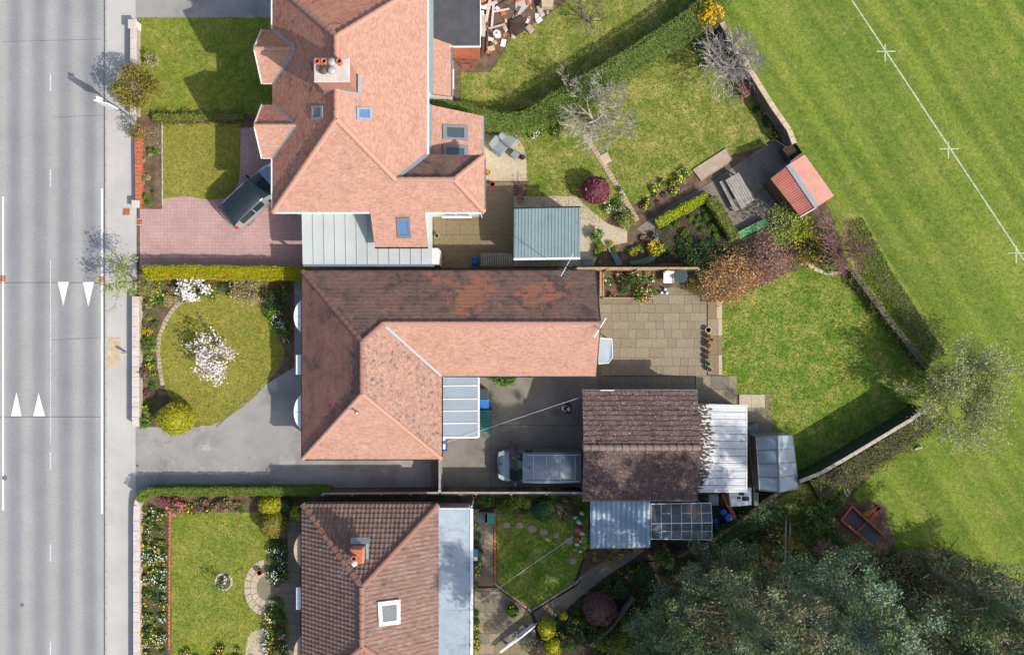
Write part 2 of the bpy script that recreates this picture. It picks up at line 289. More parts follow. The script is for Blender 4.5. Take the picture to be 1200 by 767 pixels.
plain('skin', C('#c99a80'), .55); plain('hair_grey', C('#b8a8a0'), .8); plain('navy_cloth', C('#141a30'), .9); plain('dark_cloth', C('#23252c'), .9)
plain('yellow_plastic', C('#d8b418'), .5); plain('sign_white', C('#dfe2e4'), .4); plain('purple_cloth', C('#8a7aa8'), .8); plain('rubble', C('#a08c7c'), .9, vary=.3, scale=3); plain('eye_dark', C('#101010'), .2)
surf('wall_ivy_shade', [C('#28321a'), C('#38442a')], 3, fine=14, fine_amt=.25, bump=.5); plain('cowl_grey', C('#9c9c9a'), .5); plain('chrome', C('#c0c4c8'), .15, .9); plain('mesh_green', C('#5c6e5a'), .8); plain('trough_stone', C('#8a8878'), .9)

# ------------------------------------------------------------------ object helpers
def tag(o, label=None, cat=None, group=None, kind=None):
    if label: o['label'] = label
    if cat: o['category'] = cat
    if group: o['group'] = group
    if kind: o['kind'] = kind
    return o
def thing(name, label, cat, loc, group=None):
    o = bpy.data.objects.new(name, None); COL.objects.link(o); o.location = loc; o.empty_display_size = .2
    return tag(o, label, cat, group)
def wloc(o):
    v = Vector(o.location); p = o.parent
    while p is not None: v = v + p.location; p = p.parent
    return v
def rot2(x, y, a):
    c, s = math.cos(a), math.sin(a); return x * c - y * s, x * s + y * c
class MB:
    def __init__(s, M=None): s.v = []; s.f = []; s.M = M
    def add(s, vs, fs):
        k = len(s.v)
        s.v += [tuple(s.M @ Vector(p)) if s.M else tuple(p) for p in vs]
        s.f += [tuple(i + k for i in f) for f in fs]; return s
    def box(s, x0, x1, y0, y1, z0, z1):
        return s.add([(x0, y0, z0), (x1, y0, z0), (x1, y1, z0), (x0, y1, z0), (x0, y0, z1), (x1, y0, z1), (x1, y1, z1), (x0, y1, z1)],
                     [(3, 2, 1, 0), (4, 5, 6, 7), (0, 1, 5, 4), (1, 2, 6, 5), (2, 3, 7, 6), (3, 0, 4, 7)])
    def bbox(s, x0, x1, y0, y1, z0, z1, b=.01):
        """box with chamfered top edge"""
        v = [(x0, y0, z0), (x1, y0, z0), (x1, y1, z0), (x0, y1, z0), (x0, y0, z1 - b), (x1, y0, z1 - b), (x1, y1, z1 - b), (x0, y1, z1 - b),
             (x0 + b, y0 + b, z1), (x1 - b, y0 + b, z1), (x1 - b, y1 - b, z1), (x0 + b, y1 - b, z1)]
        f = [(3, 2, 1, 0), (8, 9, 10, 11)] + [(i, (i + 1) % 4, 4 + (i + 1) % 4, 4 + i) for i in range(4)] + [(4 + i, 4 + (i + 1) % 4, 8 + (i + 1) % 4, 8 + i) for i in range(4)]
        return s.add(v, f)
    def obox(s, c, sz, rz=0, tilt=None):
        m = Matrix.Rotation(rz, 3, 'Z')
        if tilt: m = m @ Matrix.Rotation(tilt[0], 3, 'X') @ Matrix.Rotation(tilt[1], 3, 'Y')
        vs = [Vector(c) + m @ Vector((a * sz[0] / 2, b * sz[1] / 2, d * sz[2] / 2)) for d in (-1, 1) for a, b in ((-1, -1), (1, -1), (1, 1), (-1, 1))]
        return s.add(vs, [(3, 2, 1, 0), (4, 5, 6, 7), (0, 1, 5, 4), (1, 2, 6, 5), (2, 3, 7, 6), (3, 0, 4, 7)])
    def prism(s, poly, z0, z1):
        k = len(poly); a = sum(poly[i][0] * poly[(i + 1) % k][1] - poly[(i + 1) % k][0] * poly[i][1] for i in range(k))
        if a < 0: poly = poly[::-1]
        vs = [(p[0], p[1], z0) for p in poly] + [(p[0], p[1], z1) for p in poly]
        return s.add(vs, [tuple(range(k))[::-1], tuple(range(k, 2 * k))] + [(i, (i + 1) % k, k + (i + 1) % k, k + i) for i in range(k)])
    def poly(s, pts): return s.add(pts, [tuple(range(len(pts)))])
    def slab(s, pts, t):
        """planar 3-D polygon thickened by t along its normal (downwards)"""
        p = [Vector(q) for q in pts]; nn = Vector((0, 0, 0))
        for i in range(len(p)): nn += p[i].cross(p[(i + 1) % len(p)])
        nn.normalize()
        if nn.z < 0: p = p[::-1]; nn = -nn
        k = len(p)
        return s.add(p + [q - nn * t for q in p], [tuple(range(k)), tuple(range(k, 2 * k))[::-1]] + [(i, k + i, k + (i + 1) % k, (i + 1) % k) for i in range(k)])
    def tube(s, pts, r, n=6, cap=True):
        pts = [Vector(p) for p in pts]; k = len(pts)
        if not isinstance(r, (list, tuple)): r = [r] * k
        vs = []
        for i, p in enumerate(pts):
            d = (pts[min(i + 1, k - 1)] - pts[max(i - 1, 0)])
            d = d.normalized() if d.length > 1e-9 else Vector((0, 0, 1))
            a = d.orthogonal().normalized() if abs(d.z) > .9 else Vector((0, 0, 1)).cross(d).normalized()
            b = d.cross(a)
            vs += [p + (a * math.cos(2 * math.pi * j / n) + b * math.sin(2 * math.pi * j / n)) * r[i] for j in range(n)]
        fs = [(i * n + j, i * n + (j + 1) % n, (i + 1) * n + (j + 1) % n, (i + 1) * n + j) for i in range(k - 1) for j in range(n)]
        if cap: fs += [tuple(range(n))[::-1], tuple(range((k - 1) * n, k * n))]
        return s.add(vs, fs)
    def lathe(s, c, prof, n=16, sx=1, sy=1):
        vs = []; k = len(prof)
        for r, z in prof:
            vs += [(c[0] + r * sx * math.cos(2 * math.pi * j / n), c[1] + r * sy * math.sin(2 * math.pi * j / n), c[2] + z) for j in range(n)]
        fs = [(i * n + j, i * n + (j + 1) % n, (i + 1) * n + (j + 1) % n, (i + 1) * n + j) for i in range(k - 1) for j in range(n)]
        fs += [tuple(range(n))[::-1], tuple(range((k - 1) * n, k * n))]
        return s.add(vs, fs)
    def bar(s, p0, p1, w, h):
        p0, p1 = Vector(p0), Vector(p1); d = (p1 - p0).normalized()
        a = Vector((0, 0, 1)).cross(d); a = a.normalized() if a.length > 1e-4 else Vector((1, 0, 0))
        b = d.cross(a); a = a * w / 2; b = b * h / 2
        vs = [p + x * a + y * b for p in (p0, p1) for x, y in ((-1, -1), (1, -1), (1, 1), (-1, 1))]
        return s.add(vs, [(3, 2, 1, 0), (4, 5, 6, 7), (0, 1, 5, 4), (1, 2, 6, 5), (2, 3, 7, 6), (3, 0, 4, 7)])
    def build(s, name, mat, parent=None, loc=None, smooth=False, kind=None, local=False):
        me = bpy.data.meshes.new(name)
        off = Vector((0, 0, 0))
        if not local:
            if parent is not None: off = wloc(parent) + (Vector(loc) - wloc(parent) if loc is not None else Vector((0, 0, 0)))
            elif loc is not None: off = Vector(loc)
        me.from_pydata([(v[0] - off.x, v[1] - off.y, v[2] - off.z) for v in s.v], [], s.f); me.update()
        if mat: me.materials.append(MATS[mat])
        if smooth: me.shade_smooth()
        o = bpy.data.objects.new(name, me); COL.objects.link(o)
        if parent is not None:
            o.parent = parent
            if loc is not None: o.location = Vector(loc) - wloc(parent)
        elif loc is not None: o.location = loc
        if kind: o['kind'] = kind
        return o
def obj_from(me, name, parent=None, loc=(0, 0, 0), rot=None, scale=None):
    o = bpy.data.objects.new(name, me); COL.objects.link(o); o.parent = parent; o.location = loc
    if rot: o.rotation_euler = rot
    if scale: o.scale = scale
    return o
def copy_tree(o, parent=None):
    c = o.copy(); COL.objects.link(c)
    if parent is not None: c.parent = parent
    for ch in list(o.children): copy_tree(ch, c)
    return c
def smooth_poly(pts, sub=5, closed=True):
    out = []; k = len(pts)
    rng = range(k if closed else k - 1)
    for i in rng:
        g = (lambda j: pts[j % k]) if closed else (lambda j: pts[min(max(j, 0), k - 1)])
        p0, p1, p2, p3 = g(i - 1), g(i), g(i + 1), g(i + 2)
        for t in range(sub):
            t = t / sub
            out.append(tuple(.5 * (2 * p1[c] + (p2[c] - p0[c]) * t + (2 * p0[c] - 5 * p1[c] + 4 * p2[c] - p3[c]) * t * t + (3 * p1[c] - p0[c] - 3 * p2[c] + p3[c]) * t ** 3) for c in (0, 1)))
    if not closed: out.append(tuple(pts[-1]))
    return out
def rect(x0, y0, x1, y1): return [(x0, y0), (x1, y0), (x1, y1), (x0, y1)]
def sheet(name, pix, z, mat, kind='structure', smooth=0):
    if smooth: pix = smooth_poly(pix, smooth)
    pts = [(W(*p).x, W(*p).y) for p in pix]
    k = len(pts); a = sum(pts[i][0] * pts[(i + 1) % k][1] - pts[(i + 1) % k][0] * pts[i][1] for i in range(k))
    if a < 0: pts = pts[::-1]
    o = MB().poly([(x, y, z) for x, y in pts]).build(name, mat)
    o['kind'] = kind; return o
def inpoly(xy, poly):
    x, y = xy[:, 0], xy[:, 1]; r = np.zeros(len(x), bool); k = len(poly)
    for i in range(k):
        x1, y1 = poly[i]; x2, y2 = poly[(i + 1) % k]
        c = ((y1 > y) != (y2 > y))
        with np.errstate(divide='ignore', invalid='ignore'):
            r ^= c & (x < (x2 - x1) * (y - y1) / (y2 - y1 + 1e-12) + x1)
    return r
def scatter(pix, n, excl=()):
    """n random world xy points inside a pixel polygon"""
    p = [(W(*q).x, W(*q).y) for q in pix]; a = np.array(p); lo, hi = a.min(0), a.max(0); out = np.zeros((0, 2)); g = 0
    while len(out) < n and g < 60:
        q = RNG.uniform(lo, hi, (n * 2, 2)); q = q[inpoly(q, p)]
        for e in excl: q = q[~inpoly(q, [(W(*t).x, W(*t).y) for t in e])]
        out = np.vstack([out, q]); g += 1
    return out[:n]
def quads(name, P, A, B, mat, parent=None, loc=None, kind=None, tri=False):
    """many small faces: centre P, half axes A and B (rhombus)"""
    n = len(P); off = wloc(parent) if parent is not None else Vector(loc or (0, 0, 0))
    o_ = np.array(off)
    if tri:
        V = np.stack([P - A, P + A, P + B], 1); k = 3
    else:
        V = np.stack([P - A, P - B, P + A, P + B], 1); k = 4
    V = (V - o_).reshape(-1, 3)
    me = bpy.data.meshes.new(name)
    me.vertices.add(n * k); me.vertices.foreach_set('co', V.astype(np.float32).ravel())
    me.loops.add(n * k); me.loops.foreach_set('vertex_index', np.arange(n * k, dtype=np.int32))
    me.polygons.add(n); me.polygons.foreach_set('loop_start', np.arange(0, n * k, k, dtype=np.int32))
    try: me.polygons.foreach_set('loop_total', np.full(n, k, np.int32))
    except Exception: pass
    me.update(calc_edges=True); me.validate()
    me.materials.append(MATS[mat])
    o = bpy.data.objects.new(name, me); COL.objects.link(o)
    if parent is not None: o.parent = parent
    elif loc is not None: o.location = loc
    if kind: o['kind'] = kind
    return o
def rvec(n):
    v = RNG.normal(size=(n, 3)); return v / np.linalg.norm(v, axis=1)[:, None]
def axes(n, size, flat=0.0, normal=None, asp=.55):
    """random leaf axes; flat>0 pulls the leaf normals towards `normal` (or up)"""
    nn = rvec(n)
    if flat:
        t = np.tile([0, 0, 1.0], (n, 1)) if normal is None else normal
        nn = nn * (1 - flat) + t * flat; nn /= np.linalg.norm(nn, axis=1)[:, None]
    a = np.cross(nn, rvec(n)); a /= np.linalg.norm(a, axis=1)[:, None] + 1e-9
    b = np.cross(nn, a); s = (size * RNG.uniform(.6, 1.35, n))[:, None]
    return a * s, b * s * asp
def leaves(name, P, size, mat, parent=None, flat=.25, normal=None, asp=.55, kind=None, loc=None):
    A, B = axes(len(P), size, flat, normal, asp)
    return quads(name, P, A, B, mat, parent, loc, kind)

# ------------------------------------------------------------------ roofs
def clip(poly, ax, lo, hi):
    for sgn, lim in ((1, lo), (-1, -hi)):
        out = []; k = len(poly)
        for i in range(k):
            p, q = poly[i], poly[(i + 1) % k]; a, b = sgn * p[ax] - lim, sgn * q[ax] - lim
            if a >= 0: out.append(p)
            if (a >= 0) != (b >= 0):
                t = a / (a - b); out.append((p[0] + (q[0] - p[0]) * t, p[1] + (q[1] - p[1]) * t))
        poly = out
        if len(poly) < 3: return []
    return poly
def tiles(name, pts, mat, parent, g=.1, w=.165, t=.022, wave=0, jit=.004, sub=1, stagger=True):
    """real tiles laid on a slope polygon (world points), clipped at hips and valleys"""
    P = [Vector(p) for p in pts]; nn = Vector((0, 0, 0))
    for i in range(len(P)): nn += P[i].cross(P[(i + 1) % len(P)])
    nn.normalize()
    if nn.z < 0: nn = -nn
    u = Vector((0, 0, 1)).cross(nn).normalized(); v = nn.cross(u)
    if v.z < 0: u, v = -u, -v
    o = min(P, key=lambda p: p.z)
    uv = [((p - o).dot(u), (p - o).dot(v)) for p in P]
    mb = MB(); vmax = max(q[1] for q in uv); i = 0
    while i * g < vmax - .005:
        row = clip(uv, 1, i * g, min((i + 1) * g, vmax))
        if row:
            u0 = min(q[0] for q in row); u1 = max(q[0] for q in row)
            off = (w / 2 if (stagger and i % 2) else 0)
            j = math.floor((u0 - off) / w)
            while off + j * w < u1:
                a = off + j * w; jz = random.uniform(0, jit); jt = random.uniform(-jit, jit); dv = random.uniform(-jit, jit) * 1.5
                for k in range(sub):
                    c = clip(row, 0, a + w * k / sub + (.003 if k == 0 else 0), a + w * (k + 1) / sub - (.003 if k == sub - 1 else 0))
                    if len(c) >= 3:
                        vs = []; fs = [tuple(range(len(c)))]
                        for q in c:
                            fr = (q[1] - i * g) / g; h = .004 + jz + t * (1 - fr) + jt * ((q[0] - a) / w - .5)
                            if wave: h += wave * (.5 + .5 * math.sin(2 * math.pi * ((q[0] - a) / w) * 1.0))
                            low = q[1] - i * g < 1e-4
                            vs.append(o + u * q[0] + v * (q[1] + (dv if low else 0)) + nn * h)
                        low = [ix for ix, q in enumerate(c) if q[1] - i * g < 1e-4]
                        if len(low) == 2:
                            n0 = len(vs); vs += [vs[ix] - nn * (t + .006) for ix in low]
                            fs.append((low[1], low[0], n0, n0 + 1) if low[1] == low[0] + 1 else (low[0], low[1], n0 + 1, n0))
                        mb.add(vs, fs)
                j += 1
        i += 1
    ob = mb.build(name, mat, parent, kind='stuff')
    me = ob.data
    if me.polygons and sum(p.normal.z < 0 for p in me.polygons) > len(me.polygons) / 2: me.flip_normals()
    return ob
_half = {}
def ridge_run(parent, p0, p1, mat, r=.13, L=.42, lift=.02):
    """individual half-round ridge or hip tiles along a line"""
    p0, p1 = Vector(p0), Vector(p1); d = p1 - p0; n = max(1, round(d.length / L)); L = d.length / n; d.normalize()
    key = (mat, round(L, 3), r)
    if key not in _half:
        mb = MB(); vs = []; k = 7
        for x, rr in ((-L * .52, r * 1.22), (L * .48, r * .95)):
            for j in range(k):
                a = math.pi * (j / (k - 1)) * 1.1 - .157
                vs.append((x, rr * math.cos(a), rr * .8 * math.sin(a)))
        mb.add(vs, [(j, j + 1, k + j + 1, k + j) for j in range(k - 1)] + [tuple(range(k))[::-1], tuple(range(k, 2 * k))])
        me = bpy.data.meshes.new('ridge_tile'); me.from_pydata(mb.v, [], mb.f); me.update(); me.materials.append(MATS[mat]); _half[key] = me
    zz = Vector((0, 0, 1)); y = zz.cross(d).normalized(); z = d.cross(y)
    q = Matrix((d, y, z)).transposed().to_euler()
    for i in range(n):
        p = p0 + d * L * (i + .5) + Vector((0, 0, lift + random.uniform(-.006, .006)))
        o = obj_from(_half[key], 'ridge_tile', parent, p - wloc(parent), q)
        o.rotation_euler.z += random.uniform(-.02, .02)
def gutter(parent, p0, p1, mat='gutter_grey', w=.12, h=.09):
    MB().bar(p0, p1, w, h).build('gutter', mat, parent)
def window(parent, c, facing, w, h, frame='white_paint', pane='glass_dark'):
    """wall window: frame ring + glazing bar, pane as sub-part. facing: 'x+','x-','y+','y-'"""
    ax = facing[0]; s = 1 if facing[1] == '+' else -1
    def b(u0, u1, z0, z1, d0, d1, mb):
        if ax == 'x': mb.box(*sorted((c[0] + s * d0, c[0] + s * d1)), c[1] + u0, c[1] + u1, c[2] + z0, c[2] + z1)
        else: mb.box(c[0] + u0, c[0] + u1, *sorted((c[1] + s * d0, c[1] + s * d1)), c[2] + z0, c[2] + z1)
    f = MB(); t = .07
    b(-w/2, w/2, -h/2, -h/2 + t, 0.002, .05, f); b(-w/2, w/2, h/2 - t, h/2, 0.002, .05, f)
    b(-w/2, -w/2 + t, -h/2 + t, h/2 - t, 0.002, .05, f); b(w/2 - t, w/2, -h/2 + t, h/2 - t, 0.002, .05, f); b(-t/2, t/2, -h/2 + t, h/2 - t, 0.002, .048, f)
    b(-w/2 - .06, w/2 + .06, -h/2 - .07, -h/2 - .002, 0.002, .11, f)
    fo = f.build('window', frame, parent)
    for k in (0, 1):
        p = MB(); b(-w/2 + t if k == 0 else t/2, -t/2 if k == 0 else w/2 - t, -h/2 + t, h/2 - t, 0.004, .02, p); p.build('pane', pane, fo)
def door(parent, c, facing, w=.9, h=2.0, mat='white_paint'):
    ax = facing[0]; s = 1 if facing[1] == '+' else -1
    def b(u0, u1, z0, z1, d0, d1, mb):
        if ax == 'x': mb.box(*sorted((c[0] + s * d0, c[0] + s * d1)), c[1] + u0, c[1] + u1, z0, z1)
        else: mb.box(c[0] + u0, c[0] + u1, *sorted((c[1] + s * d0, c[1] + s * d1)), z0, z1)
    d = MB(); b(-w/2, w/2, .05, h, .002, .05, d)
    do = d.build('door', mat, parent)
    hd = MB(); b(w/2 - .14, w/2 - .08, .95, 1.1, .052, .1, hd); hd.build('handle', 'steel', do)
    pn = MB(); b(-w/2 + .15, w/2 - .15, 1.2, h - .15, .052, .06, pn); pn.build('pane', 'glass_dark', do)
def rooflight(parent, pix, z_of, pane='glass_blue', frame='lead', t=.09):
    """pix: 4 corner pixels (apparent); z_of(x,y): roof plane. Raised frame following the slope with a pane."""
    pts = []
    for p in pix:
        h = 5.0
        for _ in range(12): q = W(*p, h); h = z_of(q.x, q.y)
        pts.append(W(*p, h))
    c = sum(pts, Vector()) / 4; nn = (pts[1] - pts[0]).cross(pts[3] - pts[0]).normalized()
    if nn.z < 0: nn = -nn
    mb = MB(); inn = [c + (p - c) * .68 for p in pts]
    up = [p + nn * t for p in pts]; iu = [p + nn * t for p in inn]; lo = [p + nn * .02 for p in pts]
    vs = lo + up + iu + [p + nn * (t - .05) for p in inn]; fs = []
    for i in range(4):
        j = (i + 1) % 4; fs += [(i, j, 4 + j, 4 + i), (4 + i, 4 + j, 8 + j, 8 + i), (8 + i, 8 + j, 12 + j, 12 + i)]
    mb.add(vs, fs); fo = mb.build('rooflight', frame, parent)
    MB().slab([p + nn * (t - .03) for p in inn], .02).build('pane', pane, fo)

# ------------------------------------------------------------------ plants
def lump_points(n, c, r, h, z0, lumps=18, shell=.55, spread=.34, flatten=1.0, hi=.85):
    """points in clumps over an ellipsoid crown (radius r, from z0 to z0+h)"""
    d = rvec(lumps); d[:, 2] = np.abs(d[:, 2]) * 1.1 - .25; d /= np.linalg.norm(d, axis=1)[:, None]
    cen = d * RNG.uniform(shell, hi, (lumps, 1)); w = RNG.uniform(.6, 1.4, lumps)
    k = RNG.choice(lumps, n, p=w / w.sum())
    p = cen[k] + RNG.normal(size=(n, 3)) * (spread * RNG.uniform(.5, 1.1, lumps)[k])[:, None] * .75
    ln = np.linalg.norm(p, axis=1); p *= (np.minimum(ln, 1.12) / np.maximum(ln, 1e-6))[:, None]
    return np.stack([c[0] + p[:, 0] * r, c[1] + p[:, 1] * r, z0 + h / 2 + p[:, 2] * h / 2 * flatten], 1)
def stems(parent, base, r, h, n=7, mat='bark', rad=.03, name='stem'):
    mb = MB()
    for i in range(n):
        a = 2 * math.pi * i / n + random.uniform(-.4, .4); q = random.uniform(.35, .85)
        e = Vector((base.x + math.cos(a) * r * q, base.y + math.sin(a) * r * q, base.z + h * random.uniform(.55, .95)))
        m = base.lerp(e, .5) + Vector((0, 0, h * .1)) - Vector((math.cos(a), math.sin(a), 0)) * r * .12
        mb.tube([base + Vector((math.cos(a) * .04, math.sin(a) * .04, -.02)), m, e], [rad, rad * .7, rad * .3], 5)
    return mb.build(name, mat, parent)
def shrub(px, py, rpx, h, mat, label, cat='shrub', name='shrub', group=None, dens=1.0, leaf=.06, lumps=16, aspect=1.0, flowers=None, z0=.03, stem='bark', flat=.3, spread=.34, fn=150, fleaf=.05):
    b = W(px, py, h * .5); b.z = 0
    t = thing(name, label, cat, b, group); r = rpx / S
    stems(t, b, r, h * .9, mat=stem)
    n = int(950 * r * r * (1 + h * .5) * dens * (.06 / leaf) ** 1.5) + 150
    P = lump_points(n, b, r, h - z0, z0, lumps, spread=spread); P[:, 1] = b.y + (P[:, 1] - b.y) * aspect
    P[:, 2] = np.maximum(P[:, 2], .03)
    leaves('foliage', P, leaf, mat, t, flat)
    if flowers:
        Q = lump_points(int(fn * 1.3), b, r * 1.02, h - z0, z0 + .05, lumps, .8, .3); Q[:, 1] = b.y + (Q[:, 1] - b.y) * aspect; Q[:, 2] = np.maximum(Q[:, 2] + .04, .06)
        leaves('blossom', Q, fleaf, flowers, t, .5, asp=.9)
    return t
def clipped(px, py, rpx, h, mat, label, name='clipped_shrub', cat='shrub', leaf=.045, aspect=1.0, group=None, flat=.55, dens=1.0, noise_=.03):
    """topiary ball/dome with a clipped surface"""
    b = W(px, py, h * .5); b.z = 0; r = rpx / S
    t = thing(name, label, cat, b, group)
    MB().lathe((b.x, b.y, 0), [(r * .5, .0), (r * .78, h * .28), (r * .82, h * .5), (r * .62, h * .77), (r * .26, h * .88), (.02, h * .9)], 18, 1, aspect).build('branches', mat, t, smooth=True)
    n = int(2600 * r * r * dens * (1 + h * .4)); d = rvec(n); d[:, 2] = d[:, 2] * .5 + .32 * np.sign(d[:, 2]) * 0 + .2; d /= np.linalg.norm(d, axis=1)[:, None]
    bump = 1 + RNG.normal(size=n) * noise_ + .06 * np.sin(d[:, 0] * 5 + b.x * 3) * np.sin(d[:, 1] * 4.3 + b.y) + .04 * np.sin(d[:, 0] * 11 + 1) * np.sin(d[:, 1] * 9 + d[:, 2] * 6)
    P = np.stack([b.x + d[:, 0] * r * bump, b.y + d[:, 1] * r * aspect * bump, h * .5 + d[:, 2] * h * .5 * bump], 1); P[:, 2] = np.maximum(P[:, 2], .02)
    leaves('foliage', P, leaf, mat, t, flat, d)
    return t
def hedge(line, wid, h, mat, label, name='hedge', leaf=.05, dens=420, apex=None, rough=.05, widths=None, core=None, cat='hedge'):
    """clipped hedge along a world polyline (list of (x,y)), width wid, height h: solid twig core and leaves over top and sides"""
    L = [Vector((p[0], p[1], 0)) for p in line]
    t = thing(name, label, cat, L[0])
    mb = MB(); P = []; D = []
    nrm = []
    for i in range(len(L)):
        d = (L[min(i + 1, len(L) - 1)] - L[max(i - 1, 0)]).normalized(); nrm.append(Vector((-d.y, d.x, 0)))
    wd = widths or [wid] * len(L)
    q = .74
    vs = []
    for p, n_, w in zip(L, nrm, wd):
        vs += [p + n_ * w / 2 * q, p - n_ * w / 2 * q, p - n_ * w / 2 * q + Vector((0, 0, h * .86)), p + n_ * w / 2 * q + Vector((0, 0, h * .86))]
    k = len(L)
    mb.add(vs, [(i * 4 + j, i * 4 + (j + 1) % 4, i * 4 + 4 + (j + 1) % 4, i * 4 + 4 + j) for i in range(k - 1) for j in range(4)] + [(3, 2, 1, 0), (k * 4 - 4, k * 4 - 3, k * 4 - 2, k * 4 - 1)])
    mb.build('branches', core or mat, t)
    for i in range(k - 1):
        a, b, n_ = L[i], L[i + 1], (nrm[i] + nrm[i + 1]).normalized(); ln = (b - a).length
        w = (wd[i] + wd[i + 1]) / 2
        m = int(ln * (w + 2 * h) * dens)
        s = RNG.uniform(0, w + 2 * h, m); tt = RNG.uniform(0, 1, m)
        lat = np.where(s < h, -w / 2, np.where(s > h + w, w / 2, s - h - w / 2)); z = np.where(s < h, s, np.where(s > h + w, w + 2 * h - s, h))
        dn = np.where(s < h, -1.0, np.where(s > h + w, 1.0, 0.0))
        bump = rough * (np.sin(tt * ln * 3.1 + i) * .5 + np.sin(tt * ln * 7.3 + lat * 5) * .35) + RNG.normal(size=m) * rough * .6
        lat = lat + dn * bump; z = np.maximum(z + np.where(dn == 0, bump, 0), .03)
        # round the shoulders
        sh = np.clip((np.abs(lat) - (w / 2 - .12)) / .12, 0, 1); z = np.where(dn == 0, z - sh ** 2 * .07, z)
        base = np.array(a)[None] + (np.array(b) - np.array(a))[None] * tt[:, None]
        nv = np.array(n_)
        P.append(base + nv[None] * lat[:, None] + np.stack([np.zeros(m), np.zeros(m), z], 1))
        dd = nv[None] * dn[:, None] + np.stack([np.zeros(m), np.zeros(m), (dn == 0) * 1.0], 1); D.append(dd)
    leaves('foliage', np.vstack(P), leaf, mat, t, .4, np.vstack(D))
    return t
def branch_mesh(base, h, spread, seed, levels=4, n0=6, trunk=.12, up=.6, twig=.010, trunk_h=.25, lean=(0, 0), kids=(3, 5), curl=.25):
    """bare branching skeleton -> (MB, list of twig end points)"""
    rnd = random.Random(seed); mb = MB(); ends = []
    def grow(p, d, L, r, lev):
        pts = [p]; rr = [r]; q = p; dd = d
        for s in range(3):
            dd = (dd + Vector((rnd.uniform(-1, 1), rnd.uniform(-1, 1), rnd.uniform(-.5, .8))) * curl * .5).normalized()
            q = q + dd * L / 3; pts.append(q); rr.append(max(r * (1 - .22 * (s + 1)), twig * .6))
        mb.tube(pts, rr, 5 if lev < 2 else 3, cap=False)
        if lev >= levels:
            ends.append(q); return
        for i in range(rnd.randint(*kids)):
            t = rnd.uniform(.35, 1.0); j = min(2, int(t * 3)); f = t * 3 - j
            o = pts[j].lerp(pts[j + 1], f)
            a = Vector((rnd.uniform(-1, 1), rnd.uniform(-1, 1), rnd.uniform(-.35, .9)))
            nd = (dd * .75 + a * .75).normalized()
            grow(o, nd, L * rnd.uniform(.5, .75), max(rr[j] * .55, twig), lev + 1)
        ends.append(q)
    top = base + Vector((lean[0], lean[1], h * trunk_h))
    mb.tube([base - Vector((0, 0, .03)), base.lerp(top, .5), top], [trunk * 1.25, trunk, trunk * .9], 8)
    for i in range(n0):
        a = 2 * math.pi * i / n0 + rnd.uniform(-.35, .35)
        out = rnd.uniform(.6, 1.0) * spread; L = math.hypot(out, h * (1 - trunk_h) * up) * .62
        d = Vector((math.cos(a) * out, math.sin(a) * out, h * (1 - trunk_h) * up * rnd.uniform(.6, 1.3))).normalized()
        grow(top - Vector((0, 0, rnd.uniform(0, h * trunk_h * .3))), d, L, trunk * .5, 1)
    return mb, ends
def bare_tree(px, py, hc, h, spread, seed, mat, label, name='bare_tree', leaf=None, leafn=0, leafs=.04, group=None, cat='tree', base=None, **kw):
    """px,py: pixel of crown centre seen at height hc, or base=(px,py) of the trunk foot"""
    b = W(*base) if base else W(px, py, hc); b.z = 0
    t = thing(name, label, cat, b, group)
    mb, ends = branch_mesh(b, h, spread, seed, **kw)
    mb.build('trunk', mat, t)
    if leaf and leafn:
        e = np.array([tuple(x) for x in ends]); k = RNG.choice(len(e), leafn)
        P = e[k] + RNG.normal(size=(leafn, 3)) * .14
        leaves('foliage', P, leafs, leaf, t, .2)
    return t
def tuft_mesh(name, n, r, h, mat, leaf=.05, blade=False):
    """small plant as one mesh at the origin"""
    if blade:
        a = RNG.uniform(0, 6.28, n); rr = RNG.uniform(0, r, n); q = RNG.uniform(.5, 1, n)
        P = np.stack([np.cos(a) * rr * .4, np.sin(a) * rr * .4, np.zeros(n)], 1)
        tip = np.stack([np.cos(a) * rr, np.sin(a) * rr, h * q], 1); A = np.stack([-np.sin(a), np.cos(a), np.zeros(n)], 1) * leaf * .3
        o = quads(name, P, A, tip - P, mat, tri=True)
    else:
        d_ = rvec(n) * RNG.uniform(0, 1, (n, 1)) ** .45 * RNG.uniform(.8, 1.0, (n, 1)); P = d_ * np.array([r, r, h / 2]) + np.array([0, 0, h / 2]); P[:, 2] = np.maximum(P[:, 2], .02)
        o = leaves(name, P, leaf, mat, None, .4)
    me = o.data; bpy.data.objects.remove(o); return me
def grass(name, pix, n, size, mat, z=.02, smooth=0, excl=()):
    if smooth: pix = smooth_poly(pix, smooth)
    xy = scatter(pix, n, excl); n = len(xy)
    P = np.column_stack([xy, np.full(n, z)])
    a = RNG.uniform(0, 6.28, n); s = size * RNG.uniform(.5, 1.4, n)
    lean = np.stack([np.cos(a) * s * .9, np.sin(a) * s * .9, s * RNG.uniform(.35, 1.0, n)], 1)
    A = np.stack([-np.sin(a), np.cos(a), np.zeros(n)], 1) * (s * .35)[:, None]
    return quads(name, P, A, lean, mat, kind='stuff', tri=True)

